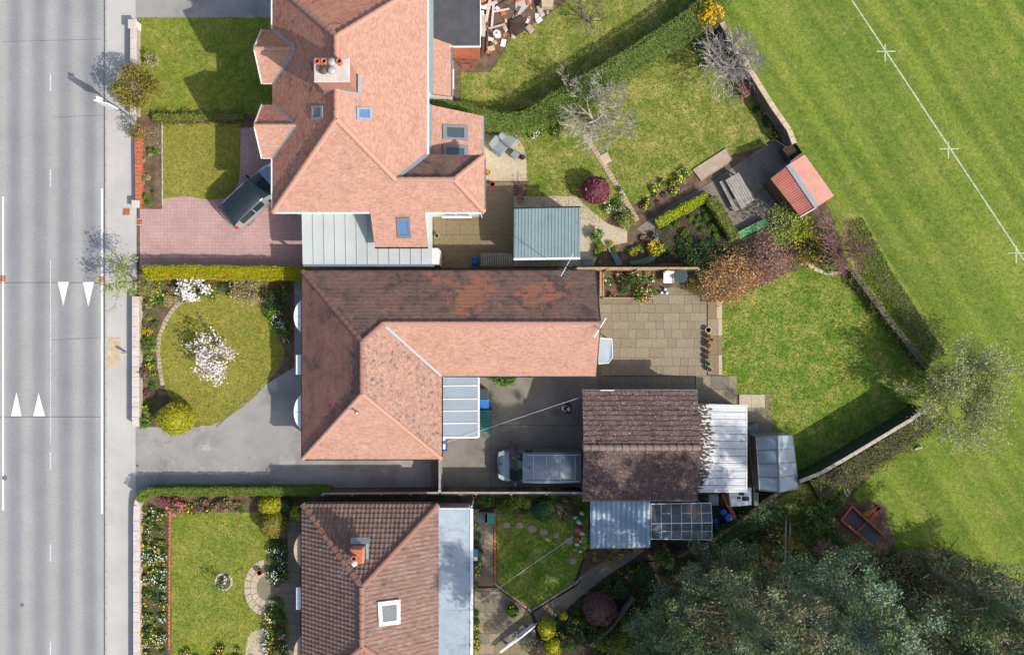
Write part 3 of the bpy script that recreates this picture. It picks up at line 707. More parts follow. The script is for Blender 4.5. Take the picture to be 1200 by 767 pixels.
# ------------------------------------------------------------------ the setting
def wsheet(name, x0, x1, y0, y1, z, mat):
    o = MB().poly([(x0, y0, z), (x1, y0, z), (x1, y1, z), (x0, y1, z)]).build(name, mat); o['kind'] = 'structure'; return o
XR0, XR1 = W(-3, 0).x, W(122.8, 0).x
wsheet('ground', -400, 400, -400, 400, -.16, 'lawn')
road = wsheet('road', XR0, XR1, -120, 120, -.12, 'asphalt')
site = MB().box(W(125.3, 0).x, 200, -120, 120, -.15, 0.0).build('garden_ground', 'soil'); site['kind'] = 'structure'
pv = MB().box(W(125.3, 0).x, W(160, 0).x, -120, 120, -.1, .006).build('pavement', 'pavement'); pv['kind'] = 'structure'
lp = MB().box(-60, XR0 - .125, -120, 120, -.14, .0).build('far_pavement', 'pavement'); lp['kind'] = 'structure'
for nm, x0 in (('kerb', XR1), ('far_kerb', XR0 - .125)):
    k = MB().box(x0 + .02, x0 + .105, -60, 60, -.14, -.02).build(nm, 'kerb_joint'); k['kind'] = 'structure'
    st = MB().bbox(0, .125, .006, .908, -.14, .008, .015)
    me = bpy.data.meshes.new('kerb_stone'); me.from_pydata(st.v, [], st.f); me.materials.append(MATS['kerb_stone'])
    for i in range(62):
        obj_from(me, 'kerb_stone', k, (x0, -28 + i * .914, random.uniform(-.002, .002)))
def mark(px, mat='road_paint', z=-.116):
    pts = [W(*p) for p in px]
    if sum(a.x * b.y - b.x * a.y for a, b in zip(pts, pts[1:] + pts[:1])) < 0: pts = pts[::-1]
    MB().poly([(p.x, p.y, z) for p in pts]).build('road_marking', mat, road)
for y in (-24, 86, 198, 530, 638, 752, 862): mark(rect(57.2, y, 58.7, y + 20), 'worn_paint')
mark(rect(57.7, 304, 58.5, 520), 'worn_paint', -.1155); mark(rect(1.2, 230, 3.4, 598)); mark(rect(117.2, 220, 119.6, 602))
mark([(66.5, 330), (79.5, 330), (73, 358)]); mark([(96, 330), (109.3, 330), (102.3, 359)])
mark([(11.5, 487.5), (24, 487.5), (18, 459)]); mark([(37.5, 487.5), (51.5, 487.5), (44, 460)])
for y in (330.5, 488): mark(rect(-2, y, 119, y + .7), 'kerb_joint', -.118)
for y, x0, x1 in ((48, 2, 118), (398, 60, 119), (137, 60, 119)): mark([(x0, y), (x1, y - 3), (x1, y - 2.6), (x0, y + .4)], 'kerb_joint', -.118)
def grate(px, py, w, h, label, z, mat='rust'):
    c = W(px, py); t = thing('drain_grate', label, 'drain', (c.x, c.y, z))
    f = MB(); a, b = w / 2, h / 2
    f.box(c.x - a, c.x + a, c.y - b, c.y - b + .04, z, z + .012).box(c.x - a, c.x + a, c.y + b - .04, c.y + b, z, z + .012).box(c.x - a, c.x - a + .04, c.y - b + .04, c.y + b - .04, z, z + .012).box(c.x + a - .04, c.x + a, c.y - b + .04, c.y + b - .04, z, z + .012)
    f.build('frame', mat, t)
    for i in range(5):
        y = c.y - b + .06 + i * (h - .12) / 5; MB().box(c.x - a + .042, c.x + a - .042, y, y + .03, z + .001, z + .01).build('bar', mat, t)
    MB().box(c.x - a + .03, c.x + a - .03, c.y - b + .03, c.y + b - .03, z - .002, z + .0008).build('sump', 'dark_metal', t)
grate(2, 326, .3, .36, 'square road drain grate beside the edge line on the side away from the houses', -.117)
grate(117.6, 327, .3, .36, 'square road drain grate at the kerb near the downward triangle marks', -.117)
def cover(px, py, r, z, label, mat='rust', sq=False):
    c = W(px, py); t = thing('access_cover', label, 'manhole cover', (c.x, c.y, z))
    if sq: MB().box(c.x - r, c.x + r, c.y - r, c.y + r, z, z + .008).build('frame', 'kerb_stone', t); MB().box(c.x - r * .8, c.x + r * .8, c.y - r * .8, c.y + r * .8, z + .008, z + .013).build('lid', mat, t)
    else: MB().lathe((c.x, c.y, z), [(r, 0), (r, .006), (r * .9, .008)], 20).build('frame', 'dark_metal', t); MB().lathe((c.x, c.y, z + .008), [(r * .86, 0), (r * .86, .004)], 20).build('lid', mat, t)
cover(4, 560, .14, -.117, 'small round iron cover on the edge line of the road', 'gutter_grey'); cover(24.5, 709, .1, -.117, 'tiny round iron cover in the wheel track of the road', 'gutter_grey')
cover(148, 248, .24, .007, 'square rusty cover in the pavement beside the brick wall pier', sq=True); cover(163.5, 260, .2, .02, 'square rusty cover at the edge of the pink block drive', sq=True)
cover(161.5, 545.5, .08, .03, 'small round cover at the mouth of the grey driveway', 'rust')
cover(663, 548, .2, .05, 'square iron cover in the yard concrete', 'dark_metal', True) if False else None
sheet('paving_repair', rect(125, 395, 141, 430), .010, 'sandstone')

# driveways and hard ground
sheet('upper_driveway', [(159, -60), (330, -60), (330, 21), (161, 21), (159, 26)], .010, 'drive_concrete')
sheet('driveway', [(159, 500), (232, 500), (290, 470), (343, 418), (520, 418), (520, 578), (166, 576), (159, 582)], .014, 'drive_concrete')
sheet('block_driveway', smooth_poly([(164, 242), (176, 236), (190, 232.5), (205, 231), (222, 230), (238, 233), (256, 233.5), (268, 229), (277, 218), (281, 200), (282, 150)], 4, False) + [(345, 148), (375, 160), (375, 315), (164, 315)], .016, 'block_paving')
sheet('carport_floor', [(345, 148), (520, 148), (520, 322), (345, 322)], .012, 'yard_concrete')
sheet('yard', [(505, 425), (706, 425), (706, 580), (505, 580)], .02, 'yard_concrete')
mark_y = MB()
for y in (497.5, 526): mark_y.box(W(560, 0).x, W(682, 0).x, W(0, y).y, W(0, y + .5).y, .0205, .0225)
for x in (575,): mark_y.box(W(x, 0).x, W(x + .5, 0).x, W(0, 577).y, W(0, 440).y, .0205, .0225)
mj = mark_y.build('joint', 'kerb_joint', bpy.data.objects['yard'])
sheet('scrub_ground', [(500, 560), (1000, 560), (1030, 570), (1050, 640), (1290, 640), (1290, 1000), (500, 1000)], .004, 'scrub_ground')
sheet('gravel_strip', rect(338, 320, 370, 425), .012, 'drive_concrete')

# ---- lawns (each with its own blades of grass)
LAWN = []
def lawn(name, pix, mat, blade, n, z=.024, smooth=0, size=.055, excl=()):
    sheet(name, pix, z, mat, smooth=smooth)
    grass(name.replace('lawn', 'grass') if 'lawn' in name else name + '_grass', pix, n, size, blade, z, smooth, excl)
lawn('playing_field', [(838, -200), (843, 20), (862, 52), (884, 90), (912, 132), (928, 160), (940, 190), (972, 245), (996, 318), (1084, 428), (1095, 470), (1095, 492), (1030, 545), (1000, 580), (1040, 640), (1100, 700), (1130, 800), (1800, 1000), (1800, -200)], 'lawn_field', 'grass_blade', 36000, .012, size=.045,
     excl=[[(1215, -200), (1800, -200), (1800, 1000), (1215, 1000)], [(800, -200), (1800, -200), (1800, -15), (800, -15)], [(800, 780), (1800, 780), (1800, 1000), (800, 1000)]])
lawn('upper_front_lawn', [(162, 21), (345, 21), (345, 134), (165, 134), (160, 60)], 'lawn', 'grass_blade', 9000)
lawn('lower_front_lawn', smooth_poly([(190, 145), (282, 145)], 1, False) + smooth_poly([(281, 200), (276, 219), (266, 230), (254, 234), (236, 233), (222, 230), (205, 231), (190, 233)], 3, False), 'lawn_dry', 'grass_blade_dry', 5000)
lawn('oval_front_lawn', [(195, 378), (206, 356), (225, 348), (262, 345), (298, 352), (316, 368), (326, 395), (333, 420), (300, 463), (256, 495), (228, 496), (206, 474), (192, 450), (187, 420), (189, 395)], 'lawn_dry', 'grass_blade_dry', 10000, smooth=3)
lawn('flower_front_lawn', [(201, 600), (310, 600), (316, 640), (313, 668), (297, 675), (292, 690), (296, 705), (309, 716), (312, 738), (296, 762), (288, 790), (201, 790)], 'lawn', 'grass_blade', 9000)
lawn('neighbour_lawn', [(540, 85), (575, 85), (590, 60), (600, 42), (640, 20), (700, -30), (830, -40), (832, 10), (700, 90), (640, 128), (600, 134), (540, 132)], 'lawn_garden', 'grass_blade', 12000)
lawn('long_back_lawn', [(560, 140), (640, 120), (720, 80), (800, 45), (835, 30), (868, 60), (905, 140), (905, 168), (870, 178), (840, 186), (800, 210), (740, 240), (700, 262), (617, 236), (617, 190), (600, 158)], 'lawn_garden', 'grass_blade', 22000)
lawn('boundary_back_lawn', [(846, 355), (880, 340), (920, 320), (950, 312), (990, 312), (1030, 370), (1085, 430), (1090, 470), (1000, 530), (945, 562), (925, 560), (902, 495), (885, 462), (846, 462)], 'lawn_lush', 'grass_blade_lush', 30000)
lawn('hexagon_lawn', [(582, 580), (690, 580), (688, 640), (672, 682), (622, 713), (582, 683)], 'lawn_lush', 'grass_blade_lush', 8000)
# soil beds
sheet('lower_front_bed', rect(165, 145, 190, 245), .018, 'soil'); sheet('oval_bed', [(163, 328), (345, 328), (345, 430), (230, 500), (163, 500)], .018, 'soil')
sheet('flower_front_bed', [(163, 585), (350, 585), (350, 790), (163, 790)], .018, 'soil')
sheet('vegetable_plot', [(768, 262), (828, 232), (862, 282), (858, 306), (768, 308)], .02, 'dark_soil')
sheet('patio_bed', [(706, 318), (765, 318), (775, 340), (768, 348), (706, 348)], .02, 'soil')
sheet('lower_terrace_soil', [(600, 700), (690, 640), (740, 620), (800, 640), (700, 790), (560, 790)], .008, 'dark_soil')
sheet('rubble_ground', [(500, -60), (640, -60), (660, 0), (640, 25), (605, 45), (590, 80), (575, 92), (530, 92), (505, 115)], .012, 'soil')

# field markings
ln = [W(990, -12), W(1220, 335)]
d_ = (ln[1] - ln[0]).normalized(); q_ = Vector((-d_.y, d_.x, 0)) * .042
field = bpy.data.objects['playing_field']
zf = .02
MB().poly([Vector((*(p).xy, zf)) for p in (ln[0] - q_, ln[1] - q_, ln[1] + q_, ln[0] + q_)][::1]).build('pitch_line', 'line_chalk', field)
for i, (px, py) in enumerate(((1037, 60.5), (1111, 174.5), (1190.5, 296.5))):
    c = W(px, py)
    m_ = MB()
    m_.poly([(c.x - .5, c.y - .035, zf + .004), (c.x + .62, c.y - .03, zf + .004), (c.x + .62, c.y + .04, zf + .004), (c.x - .5, c.y + .035, zf + .004)])
    m_.poly([(c.x - .04, c.y - .6, zf + .008), (c.x + .04, c.y - .6, zf + .008), (c.x + .04, c.y + .42, zf + .008), (c.x - .04, c.y + .42, zf + .008)])
    m_.build('pitch_mark', 'line_chalk', field)

# ------------------------------------------------------------------ garden walls
def gwall(label, p0, p1, wid, h, mat, cop=None, name='garden_wall', L=.6, over=.03, ct=.06, cat='wall', curve=None):
    """straight or polyline wall given by pixel points of its top centre line"""
    pts = [W(*p, h) for p in ([p0, p1] if curve is None else curve)]
    t = thing(name, label, cat, (pts[0].x, pts[0].y, 0))
    n = len(pts); nr = []
    for i in range(n):
        d = (pts[min(i + 1, n - 1)] - pts[max(i - 1, 0)]).normalized(); nr.append(Vector((-d.y, d.x, 0)))
    mb = MB(); vs = []
    zt = h - (ct if cop else 0)
    for p, q in zip(pts, nr): vs += [(p.x + q.x * wid / 2, p.y + q.y * wid / 2, -.05), (p.x - q.x * wid / 2, p.y - q.y * wid / 2, -.05), (p.x - q.x * wid / 2, p.y - q.y * wid / 2, zt), (p.x + q.x * wid / 2, p.y + q.y * wid / 2, zt)]
    mb.add(vs, [(i * 4 + j, i * 4 + (j + 1) % 4, i * 4 + 4 + (j + 1) % 4, i * 4 + 4 + j) for i in range(n - 1) for j in range(4)] + [(3, 2, 1, 0), (n * 4 - 4, n * 4 - 3, n * 4 - 2, n * 4 - 1)])
    mb.build('wall_body', mat, t)
    if cop:
        for a, b in zip(pts, pts[1:]):
            ln_ = (b - a).length; k = max(1, round(ln_ / L)); d = (b - a) / k; rz = math.atan2(d.y, d.x)
            for i in range(k):
                c = a + d * (i + .5)
                mm = Matrix.Translation((c.x, c.y, zt + .001)) @ Matrix.Rotation(rz + random.uniform(-.012, .012), 4, 'Z')
                MB(mm).bbox(-d.length / 2 + .006, d.length / 2 - .006, -wid / 2 - over, wid / 2 + over, 0, ct + random.uniform(-.004, .004), .012).build('coping_stone', cop, t)
    return t
def pier(px, py, w, h, label, mat, cap):
    c = W(px, py, h); t = thing('gate_pier', label, 'pier', (c.x, c.y, 0))
    MB().box(c.x - w / 2, c.x + w / 2, c.y - w / 2, c.y + w / 2, -.05, h - .1).build('shaft', mat, t)
    MB().bbox(c.x - w / 2 - .05, c.x + w / 2 + .05, c.y - w / 2 - .05, c.y + w / 2 + .05, h - .099, h, .04).build('cap', cap, t)
gwall('low pale rendered front wall with stone coping beside the upper front lawn', (156, 31), (156, 134), .3, .7, 'stone', 'coping')
pier(154.5, 27.5, .42, .8, 'pale square pier at the end of the wall by the upper driveway', 'white_render', 'coping')
gwall('low orange brick front wall beside the narrow soil bed', (160.5, 150), (161.5, 238), .3, .45, 'brick', 'brick', L=.23, over=.01)
pier(158, 238.5, .36, .55, 'white-capped brick pier beside the pink block drive', 'brick', 'coping')
gwall('low stone front wall with pale coping in front of the oval lawn', (158.5, 347), (158.5, 500), .34, .65, 'stone', 'coping')
gwall('white-capped front wall rounding the corner beside the long flower bed', None, None, .3, .6, 'stone', 'coping', curve=[(166, 580), (162, 584), (160, 592), (159.5, 610), (159.5, 800)])
# rough stone edging of the oval lawn: stones one by one
def edging(label, pix, w, h, mat, L=.28, name='stone_edging', cat='edging', piece='edging_stone', jitter=.15, sub=6):
    line = smooth_poly(pix, sub, False) if sub else pix
    P = [W(*p) for p in line]; t = thing(name, label, cat, P[0])
    acc = 0; seg = []; 
    for a, b in zip(P, P[1:]):
        l = (b - a).length
        while acc < l:
            c = a.lerp(b, acc / l); rz = math.atan2(b.y - a.y, b.x - a.x)
            mm = Matrix.Translation((c.x, c.y, 0)) @ Matrix.Rotation(rz + random.uniform(-jitter, jitter), 4, 'Z')
            MB(mm).bbox(-L * .47, L * .47, -w / 2 * random.uniform(1 - jitter, 1 + jitter), w / 2 * random.uniform(1 - jitter, 1 + jitter), 0, h * random.uniform(1 - jitter, 1 + jitter), .02).build(piece, mat, t)
            acc += L
        acc -= l
    return t
edging('curved path of buff edging stones round the oval lawn', [(228, 350), (212, 354), (200, 366), (190, 385), (186, 400), (186, 420), (188, 436), (191, 452)], .24, .05, 'gravel', .24)
edging('straight red brick edging between the flower bed and the lawn', [(199, 596), (198, 762)], .12, .07, 'brick', .22, sub=0, jitter=.06)
edging('straight concrete edging along the driveway side of the oval lawn', [(258, 496), (334, 425)], .08, .04, 'slab_grey', .6, sub=0, jitter=.03)
edging('grey edging between the narrow soil bed and the lower front lawn', [(190, 146), (190.5, 236)], .08, .06, 'stone', .5, sub=0, jitter=.04)
edging('pale curved stone edging of the corner shrub bed by the back lawn', [(946, 309), (956, 316), (970, 320), (982, 319), (990, 314)], .22, .14, 'sandstone', .3)
edging('red brick edging along the left side of the hexagonal lawn', [(580, 598), (580, 684)], .14, .05, 'brick', .22, sub=0, jitter=.04)
edging('dark edging along the lower sides of the hexagonal lawn', [(582, 685), (622, 715), (674, 683), (690, 668)], .12, .05, 'slab_pink', .4, sub=0, jitter=.04)
# field-side wall
gwall('dark stone boundary wall with a rusty coping between the long back garden and the field', None, None, .24, 1.5, 'dark_wall', 'sandstone', L=.5, curve=[(846, 26), (862, 54), (884, 90), (906, 125), (925, 152), (931, 168)])
gwall('pale concrete wall along the lower edge of the back lawn', None, None, .14, 2.0, 'wall_ivy_shade', 'stone', L=.7, curve=[(937, 564), (962, 554), (1000, 532), (1040, 508), (1070, 490), (1085, 478)])  # body coloured dark green to stand in for its shaded lawn face
gwall('dark timber-topped retaining wall behind the greenhouse', None, None, .14, .9, 'dark_wall', 'wood_dark', L=1.2, curve=[(795, 652), (830, 636), (866, 612), (900, 584), (937, 566)])
gwall('low ivied boundary wall with pinkish coping between the back lawn and the field', None, None, .24, .8, 'wall_ivy_shade', 'dark_wall', L=.55, curve=[(999, 318), (1026, 353), (1052, 388), (1088, 432)])
# narrow brick path with a stone pad in the long back garden
edging('narrow buff brick path running diagonally across the long back lawn', [(684, 154), (690, 166), (702, 184), (718, 210), (733, 235), (746, 257)], .3, .06, 'gravel', .2, name='brick_path', cat='path', piece='brick', jitter=.05)
c = W(709, 186); t = thing('stone_pad', 'square buff stone pad beside the narrow brick path', 'paving', (c.x, c.y, 0))
MB(Matrix.Translation((c.x, c.y, .026)) @ Matrix.Rotation(R(28), 4, 'Z')).bbox(-.28, .28, -.3, .3, 0, .06, .02).build('slab', 'slab_pale', t)

sheet('rough_strip', [(984, 250), (1010, 250), (1050, 320), (1112, 415), (1105, 440), (1086, 428), (1000, 318)], .016, 'lawn_garden')
grass('rough_strip_grass', [(990, 260), (1010, 255), (1045, 318), (1108, 415), (1088, 426), (1004, 316)], 9000, .09, 'grass_blade', .02)
grass('rough_strip_dead_grass', [(1010, 280), (1040, 318), (1108, 410), (1092, 424), (1030, 340)], 2500, .09, 'bramble', .02)
lawn('bank_lawn', [(900, 592), (940, 566), (1000, 572), (988, 592), (975, 605), (950, 650), (918, 640)], 'lawn_garden', 'grass_blade', 4500)

sheet('lean_to_soil', [(684, 582), (693, 582), (693, 642), (765, 642), (742, 640), (692, 666), (676, 684), (690, 640)], .022, 'soil')
sheet('greenhouse_floor', [(766, 590), (832, 590), (832, 632), (766, 632)], .03, 'soil')

# ------------------------------------------------------------------ houses
def plane_z(a, b, c):
    a, b, c = Vector(a), Vector(b), Vector(c); n = (b - a).cross(c - a)
    return lambda x, y: a.z - (n.x * (x - a.x) + n.y * (y - a.y)) / n.z
def roof_base(house, faces, mat='wood_dark'):
    d = MB()
    for f in faces: d.slab([Vector(p) - Vector((0, 0, .012)) for p in f], .1)
    return d.build('roof', mat, house)
def pot(parent, x, y, z, r=.12, h=.45, mat='terracotta', hollow=True):
    p = MB(); p.lathe((x, y, z), [(r * 1.1, 0), (r * 1.1, h * .12), (r, h * .16), (r * .95, h * .8), (r * 1.15, h * .86), (r * 1.15, h), (r * .8, h), (r * .75, h * .6)], 14)
    o = p.build('chimney_pot', mat, parent, smooth=False)
    MB().lathe((x, y, z + h * .62), [(r * .74, 0), (r * .74, .01)], 12).build('flue', 'black_plastic', o)
def cowl(parent, x, y, z, r=.13, h=.4, mat='cowl_grey'):
    p = MB(); p.lathe((x, y, z), [(r * .7, 0), (r * .7, h * .5), (r * 1.2, h * .62), (r * 1.2, h * .7), (r * .9, h * .9), (.03, h)], 14); p.build('chimney_cowl', mat, parent, smooth=True)
def aerial(base, top, boom_dir, L, label, n=9, mat='steel', el=.35):
    t = thing('television_aerial', label, 'aerial', base)
    MB().tube([base, top], .02, 6).build('mast', mat, t)
    d = Vector(boom_dir).normalized(); a = top - d * L * .45 - Vector((0, 0, .06)); b = top + d * L * .55 - Vector((0, 0, .06))
    bm = MB().tube([a, b], .01, 5).build('boom', mat, t); s = Vector((-d.y, d.x, 0))
    for i in range(n):
        p = a.lerp(b, i / (n - 1)); MB().tube([p - s * el * (1 - .05 * i), p + s * el * (1 - .05 * i)], .007, 4).build('rod', mat, bm)
    MB().box(top.x - .03, top.x + .03, top.y - .03, top.y + .03, top.z - .12, top.z).build('clamp', 'dark_metal', t)

# ---- house with two front gables (upper left)
hw, he, hn, hs, ez, rz_ = -12.65, -4.52, 18.3, 6.12, 5.0, 8.6
rx = (hw + he) / 2; half = (he - hw) / 2; pt = (rz_ - ez) / half
e2, n2 = -1.49, 9.1; hw2 = (n2 - hs) / 2; ry2 = hs + hw2; rz2 = ez + hw2 * pt
h1 = thing('gabled_house', 'large two-storey house with orange clay roof, two front gables and a six-pot chimney', 'house', (-8.5, 11, 0))
A_s = (rx, hs + half, rz_); A_n = (rx, hn - half, rz_); J = (he - hw2, ry2, rz2); E_ = (e2 - hw2, ry2, rz2)
cat_y, cat_z = 4.42, ez - (hs - 4.42) * pt
fS = [(hw, hs, ez), (e2, hs, ez), E_, J, A_s]; fW = [(hw, hn, ez), (hw, hs, ez), A_s, A_n]; fN = [(he, hn, ez), (hw, hn, ez), A_n]
fE = [(he, n2, ez), (he, hn, ez), A_n, A_s, J]; fWN = [(e2, n2, ez), (he, n2, ez), J, E_]; fWE = [(e2, hs, ez), (e2, n2, ez), E_]
fC = [(-7.5, cat_y, cat_z), (-4.62, cat_y, cat_z), (-4.62, hs - .002, ez), (-7.5, hs - .002, ez)]
bays = []
for y0, y1 in ((12.92, 15.7), (8.97, 11.73)):
    ym = (y0 + y1) / 2; bz = ez + (y1 - y0) / 2 * 1.0; bx = hw + (bz - ez) / pt
    x0 = -13.22
    bays.append((y0, y1, ym, bz, [(x0, y0, ez), (hw, y0, ez), (bx, ym, bz), (x0, ym, bz)], [(x0, ym, bz), (bx, ym, bz), (hw, y1, ez), (x0, y1, ez)]))
r1 = roof_base(h1, [fS, fW, fN, fE, fWN, fWE, fC] + [f for b in bays for f in b[4:]])
for f, m in ((fS, 'clay_tile'), (fW, 'clay_tile_shade_lift'), (fN, 'clay_tile_shade_lift'), (fE, 'clay_tile'), (fWN, 'clay_tile_mossy'), (fWE, 'clay_tile'), (fC, 'clay_tile')): tiles('roof_tiles', f, m, r1, t=.04)
for b in bays:
    for f, m in zip(b[4:], ('clay_tile', 'clay_tile_shade_lift')): tiles('roof_tiles', [Vector(p) + Vector((0, 0, .03)) for p in f], m, r1)
for a, b in ((A_s, A_n), (A_n, (hw, hn, ez)), (A_n, (he, hn, ez)), (A_s, (hw, hs, ez)), (A_s, J), (J, E_), (E_, (e2, hs, ez)), (E_, (e2, n2, ez))): ridge_run(r1, b, a, 'ridge_clay')
for b in bays:
    ridge_run(r1, (-13.22, b[2], b[3] + .04), (hw + (b[3] - ez) / pt, b[2], b[3] + .04), 'ridge_clay', .1, .4)
    for yy in (b[0], b[1]):      # lead valleys and barge boards
        q = Vector((hw + (b[3] - ez) / pt, b[2], b[3])); p = Vector((hw, yy, ez))
        MB().bar(p + Vector((0, 0, .07)), q + Vector((0, 0, .07)), .16, .03).build('valley', 'lead', r1)
        MB().bar((-13.24, yy, ez + .03), (-13.24, b[2], b[3] + .03), .04, .2).build('barge_board', 'white_paint', r1)
        gutter(r1, (-13.2, yy, ez - .02), (hw + .05, yy, ez - .02), 'white_paint', .08, .08)
MB().bar(Vector(J) + Vector((0, 0, .09)), (he, n2, ez + .09), .2, .03).build('valley', 'lead', r1)
w1 = MB(); w1.prism([(-12.3, 6.47), (-1.84, 6.47), (-1.84, 8.75), (-4.87, 8.75), (-4.87, 17.95), (-12.3, 17.95)], -.05, 4.98)
w1.build('wall', 'white_render', h1)
for b in bays:
    m = MB(); m.box(-13.1, -12.3, b[0] + .15, b[1] - .15, -.05, 4.97); m.add([(-13.1, b[0] + .15, 4.97), (-13.1, b[1] - .15, 4.97), (-13.1, b[2], b[3] - .12), (-12.2, b[0] + .15, 4.97), (-12.2, b[1] - .15, 4.97), (-12.2, b[2], b[3] - .12)], [(0, 2, 1), (3, 4, 5), (0, 3, 5, 2), (1, 2, 5, 4)])
    m.build('bay', 'wall_brick', h1)
    for z in (1.5, 3.9): window(h1, (-13.1, b[2], z), 'x-', 1.8, 1.3)
MB().box(-7.4, -4.75, 4.7, 6.47, -.05, cat_z + .1).build('side_wall', 'white_render', h1)
MB().bar((hw + .0, hs - .05, ez - .02), (-7.55, hs - .05, ez - .02), .1, .1).build('gutter', 'white_paint', h1); gutter(h1, (-4.6, hs - .05, ez - .02), (e2, hs - .05, ez - .02), 'white_paint')
gutter(h1, (hw - .05, hs, ez - .02), (hw - .05, 8.9, ez - .02), 'white_paint'); gutter(h1, (hw - .05, 15.8, ez - .02), (hw - .05, hn, ez - .02), 'white_paint')
gutter(h1, (he + .06, n2 + .05, ez - .02), (he + .06, hn, ez - .02), 'white_paint', .14); gutter(h1, (e2 + .05, hs, ez - .02), (e2 + .05, n2, ez - .02), 'gutter_grey'); gutter(h1, (-7.5, cat_y - .05, cat_z - .02), (-4.6, cat_y - .05, cat_z - .02), 'dark_metal')
MB().tube([(-1.75, 6.4, 4.9), (-1.75, 6.4, .05)], .04, 8).build('downpipe', 'white_plastic', h1)
for x in (-3.9, -2.7): window(h1, (x, 6.47, 3.9), 'y-', .9, 1.1)
window(h1, (-3.2, 6.47, 1.3), 'y-', 1.6, 1.9); window(h1, (-4.75, 5.5, 1.4), 'x+', .9, 1.1)
for y in (10.6, 14.0): window(h1, (-4.87, y, 4.1), 'x+', 1.1, 1.0)
door(h1, (-1.84, 7.6), 'x+', 1.6, 2.1); window(h1, (-1.84, 7.6, 3.9), 'x+', 1.2, 1.1)
rooflight(h1, [(366, 124), (379, 124), (379, 139), (366, 141)], plane_z(*fW[:3]), 'glass_milky'); rooflight(h1, [(417, 126), (435, 126), (435, 141), (417, 140)], plane_z(*fE[:3])); rooflight(h1, [(464.5, 254), (480, 254), (482, 278), (466, 278)], plane_z(*fC[:3]), 'glass_blue', 'gutter_grey')
# chimney
cx0, cx1, cy0, cy1, ct = -9.28, -7.72, 11.62, 12.62, 10.2
ch = MB().box(cx0, cx1, cy0, cy1, 7.2, ct - .14).box(cx0 - .05, cx1 + .05, cy0 - .05, cy1 + .05, ct - .3, ct - .15).build('chimney', 'wall_brick', h1)
MB().bbox(cx0 - .06, cx1 + .06, cy0 - .06, cy1 + .06, ct - .139, ct, .03).build('flaunching', 'coping', ch)
for x in (-9.1, -8.78, -8.07): pot(ch, x, 12.42, ct - .02)
cowl(ch, -8.44, 12.42, ct, .16); cowl(ch, -8.44, 12.02, ct, .17); cowl(ch, -8.85, 12.05, ct, .17, .32, 'pot_dark')
fl = MB(); fl.bar((-8.585, cy0 - .04, rz_ + .1), (cx0 - .06, cy0 - .04, rz_ - .55), .1, .03); fl.bar((-8.585, cy0 - .04, rz_ + .1), (cx1 + .06, cy0 - .04, rz_ - .66), .1, .03); fl.obox((cx1 + .16, 12.05, 8.0), (.2, .9, .03), 0, (0, R(43)))
fl.build('flashing', 'lead', ch)
# rear single-storey extension with two rooflights
xz = thing('rear_extension', 'low tiled rear extension with two large rooflights joined to the gabled house', 'extension', (-3.1, 10.4, 0))
xa, xb = -4.48, -1.66
fX = [(xb, 9.12, 2.65), (xb, 11.75, 2.65), (xa, 12.05, 3.95), (xa, 9.12, 3.95)]
rX = roof_base(xz, [fX]); tiles('roof_tiles', fX, 'clay_tile', rX)
MB().box(-4.8, -1.9, 8.76, 11.6, -.05, 2.6).build('wall', 'white_render', xz); gutter(xz, (xb + .05, 9.12, 2.62), (xb + .05, 11.75, 2.62), 'lead')
MB().bar((xa + .03, 9.12, 4.05), (xa + .03, 12.05, 4.05), .2, .06).build('flashing', 'lead', rX)
pz = plane_z(*fX[:3])
for q in ([(518, 146), (548, 147.5), (548, 165), (518.5, 163)], [(518, 169.5), (548, 171), (548, 189), (518.5, 187)]): rooflight(xz, q, pz, 'glass_dark', 'gutter_grey')
door(xz, (-1.9, 10.6), 'x+', 1.4, 2.1)
xs = thing('side_extension', 'narrow tiled lean-to extension with white wall against the gabled house', 'extension', (-4, 14.3, 0))
fL = [(-3.42, 12.85, 2.6), (-3.42, 15.75, 2.6), (-4.42, 15.95, 3.1), (-4.42, 12.85, 3.1)]
rL = roof_base(xs, [fL]); tiles('roof_tiles', fL, 'clay_tile', rL)
MB().box(-4.8, -3.45, 12.95, 15.6, -.05, 2.55).build('wall', 'white_render', xs); MB().bar((-4.42, 12.85, 3.2), (-4.42, 18, 3.2), .2, .06).build('flashing', 'lead', rL); gutter(xs, (-3.36, 12.85, 2.58), (-3.36, 15.75, 2.58), 'gutter_grey')
window(xs, (-3.45, 14.3, 1.4), 'x+', 1.0, 1.0)
xf = thing('flat_roof_extension', 'brick extension with dark felt flat roof beside the rubble', 'extension', (-3.2, 17, 0))
MB().box(-4.8, -1.86, 15.72, 19.2, -.05, 2.5).build('wall', 'brick', xf)
MB().box(-4.45, -1.78, 15.64, 19.3, 2.5, 2.62).build('roof', 'felt', xf); MB().box(-4.5, -1.75, 15.6, 15.64, 2.44, 2.66).box(-1.78, -1.74, 15.64, 19.3, 2.44, 2.66).build('fascia', 'white_paint', xf)
window(xf, (-1.86, 17.5, 1.4), 'x+', 1.2, 1.1)
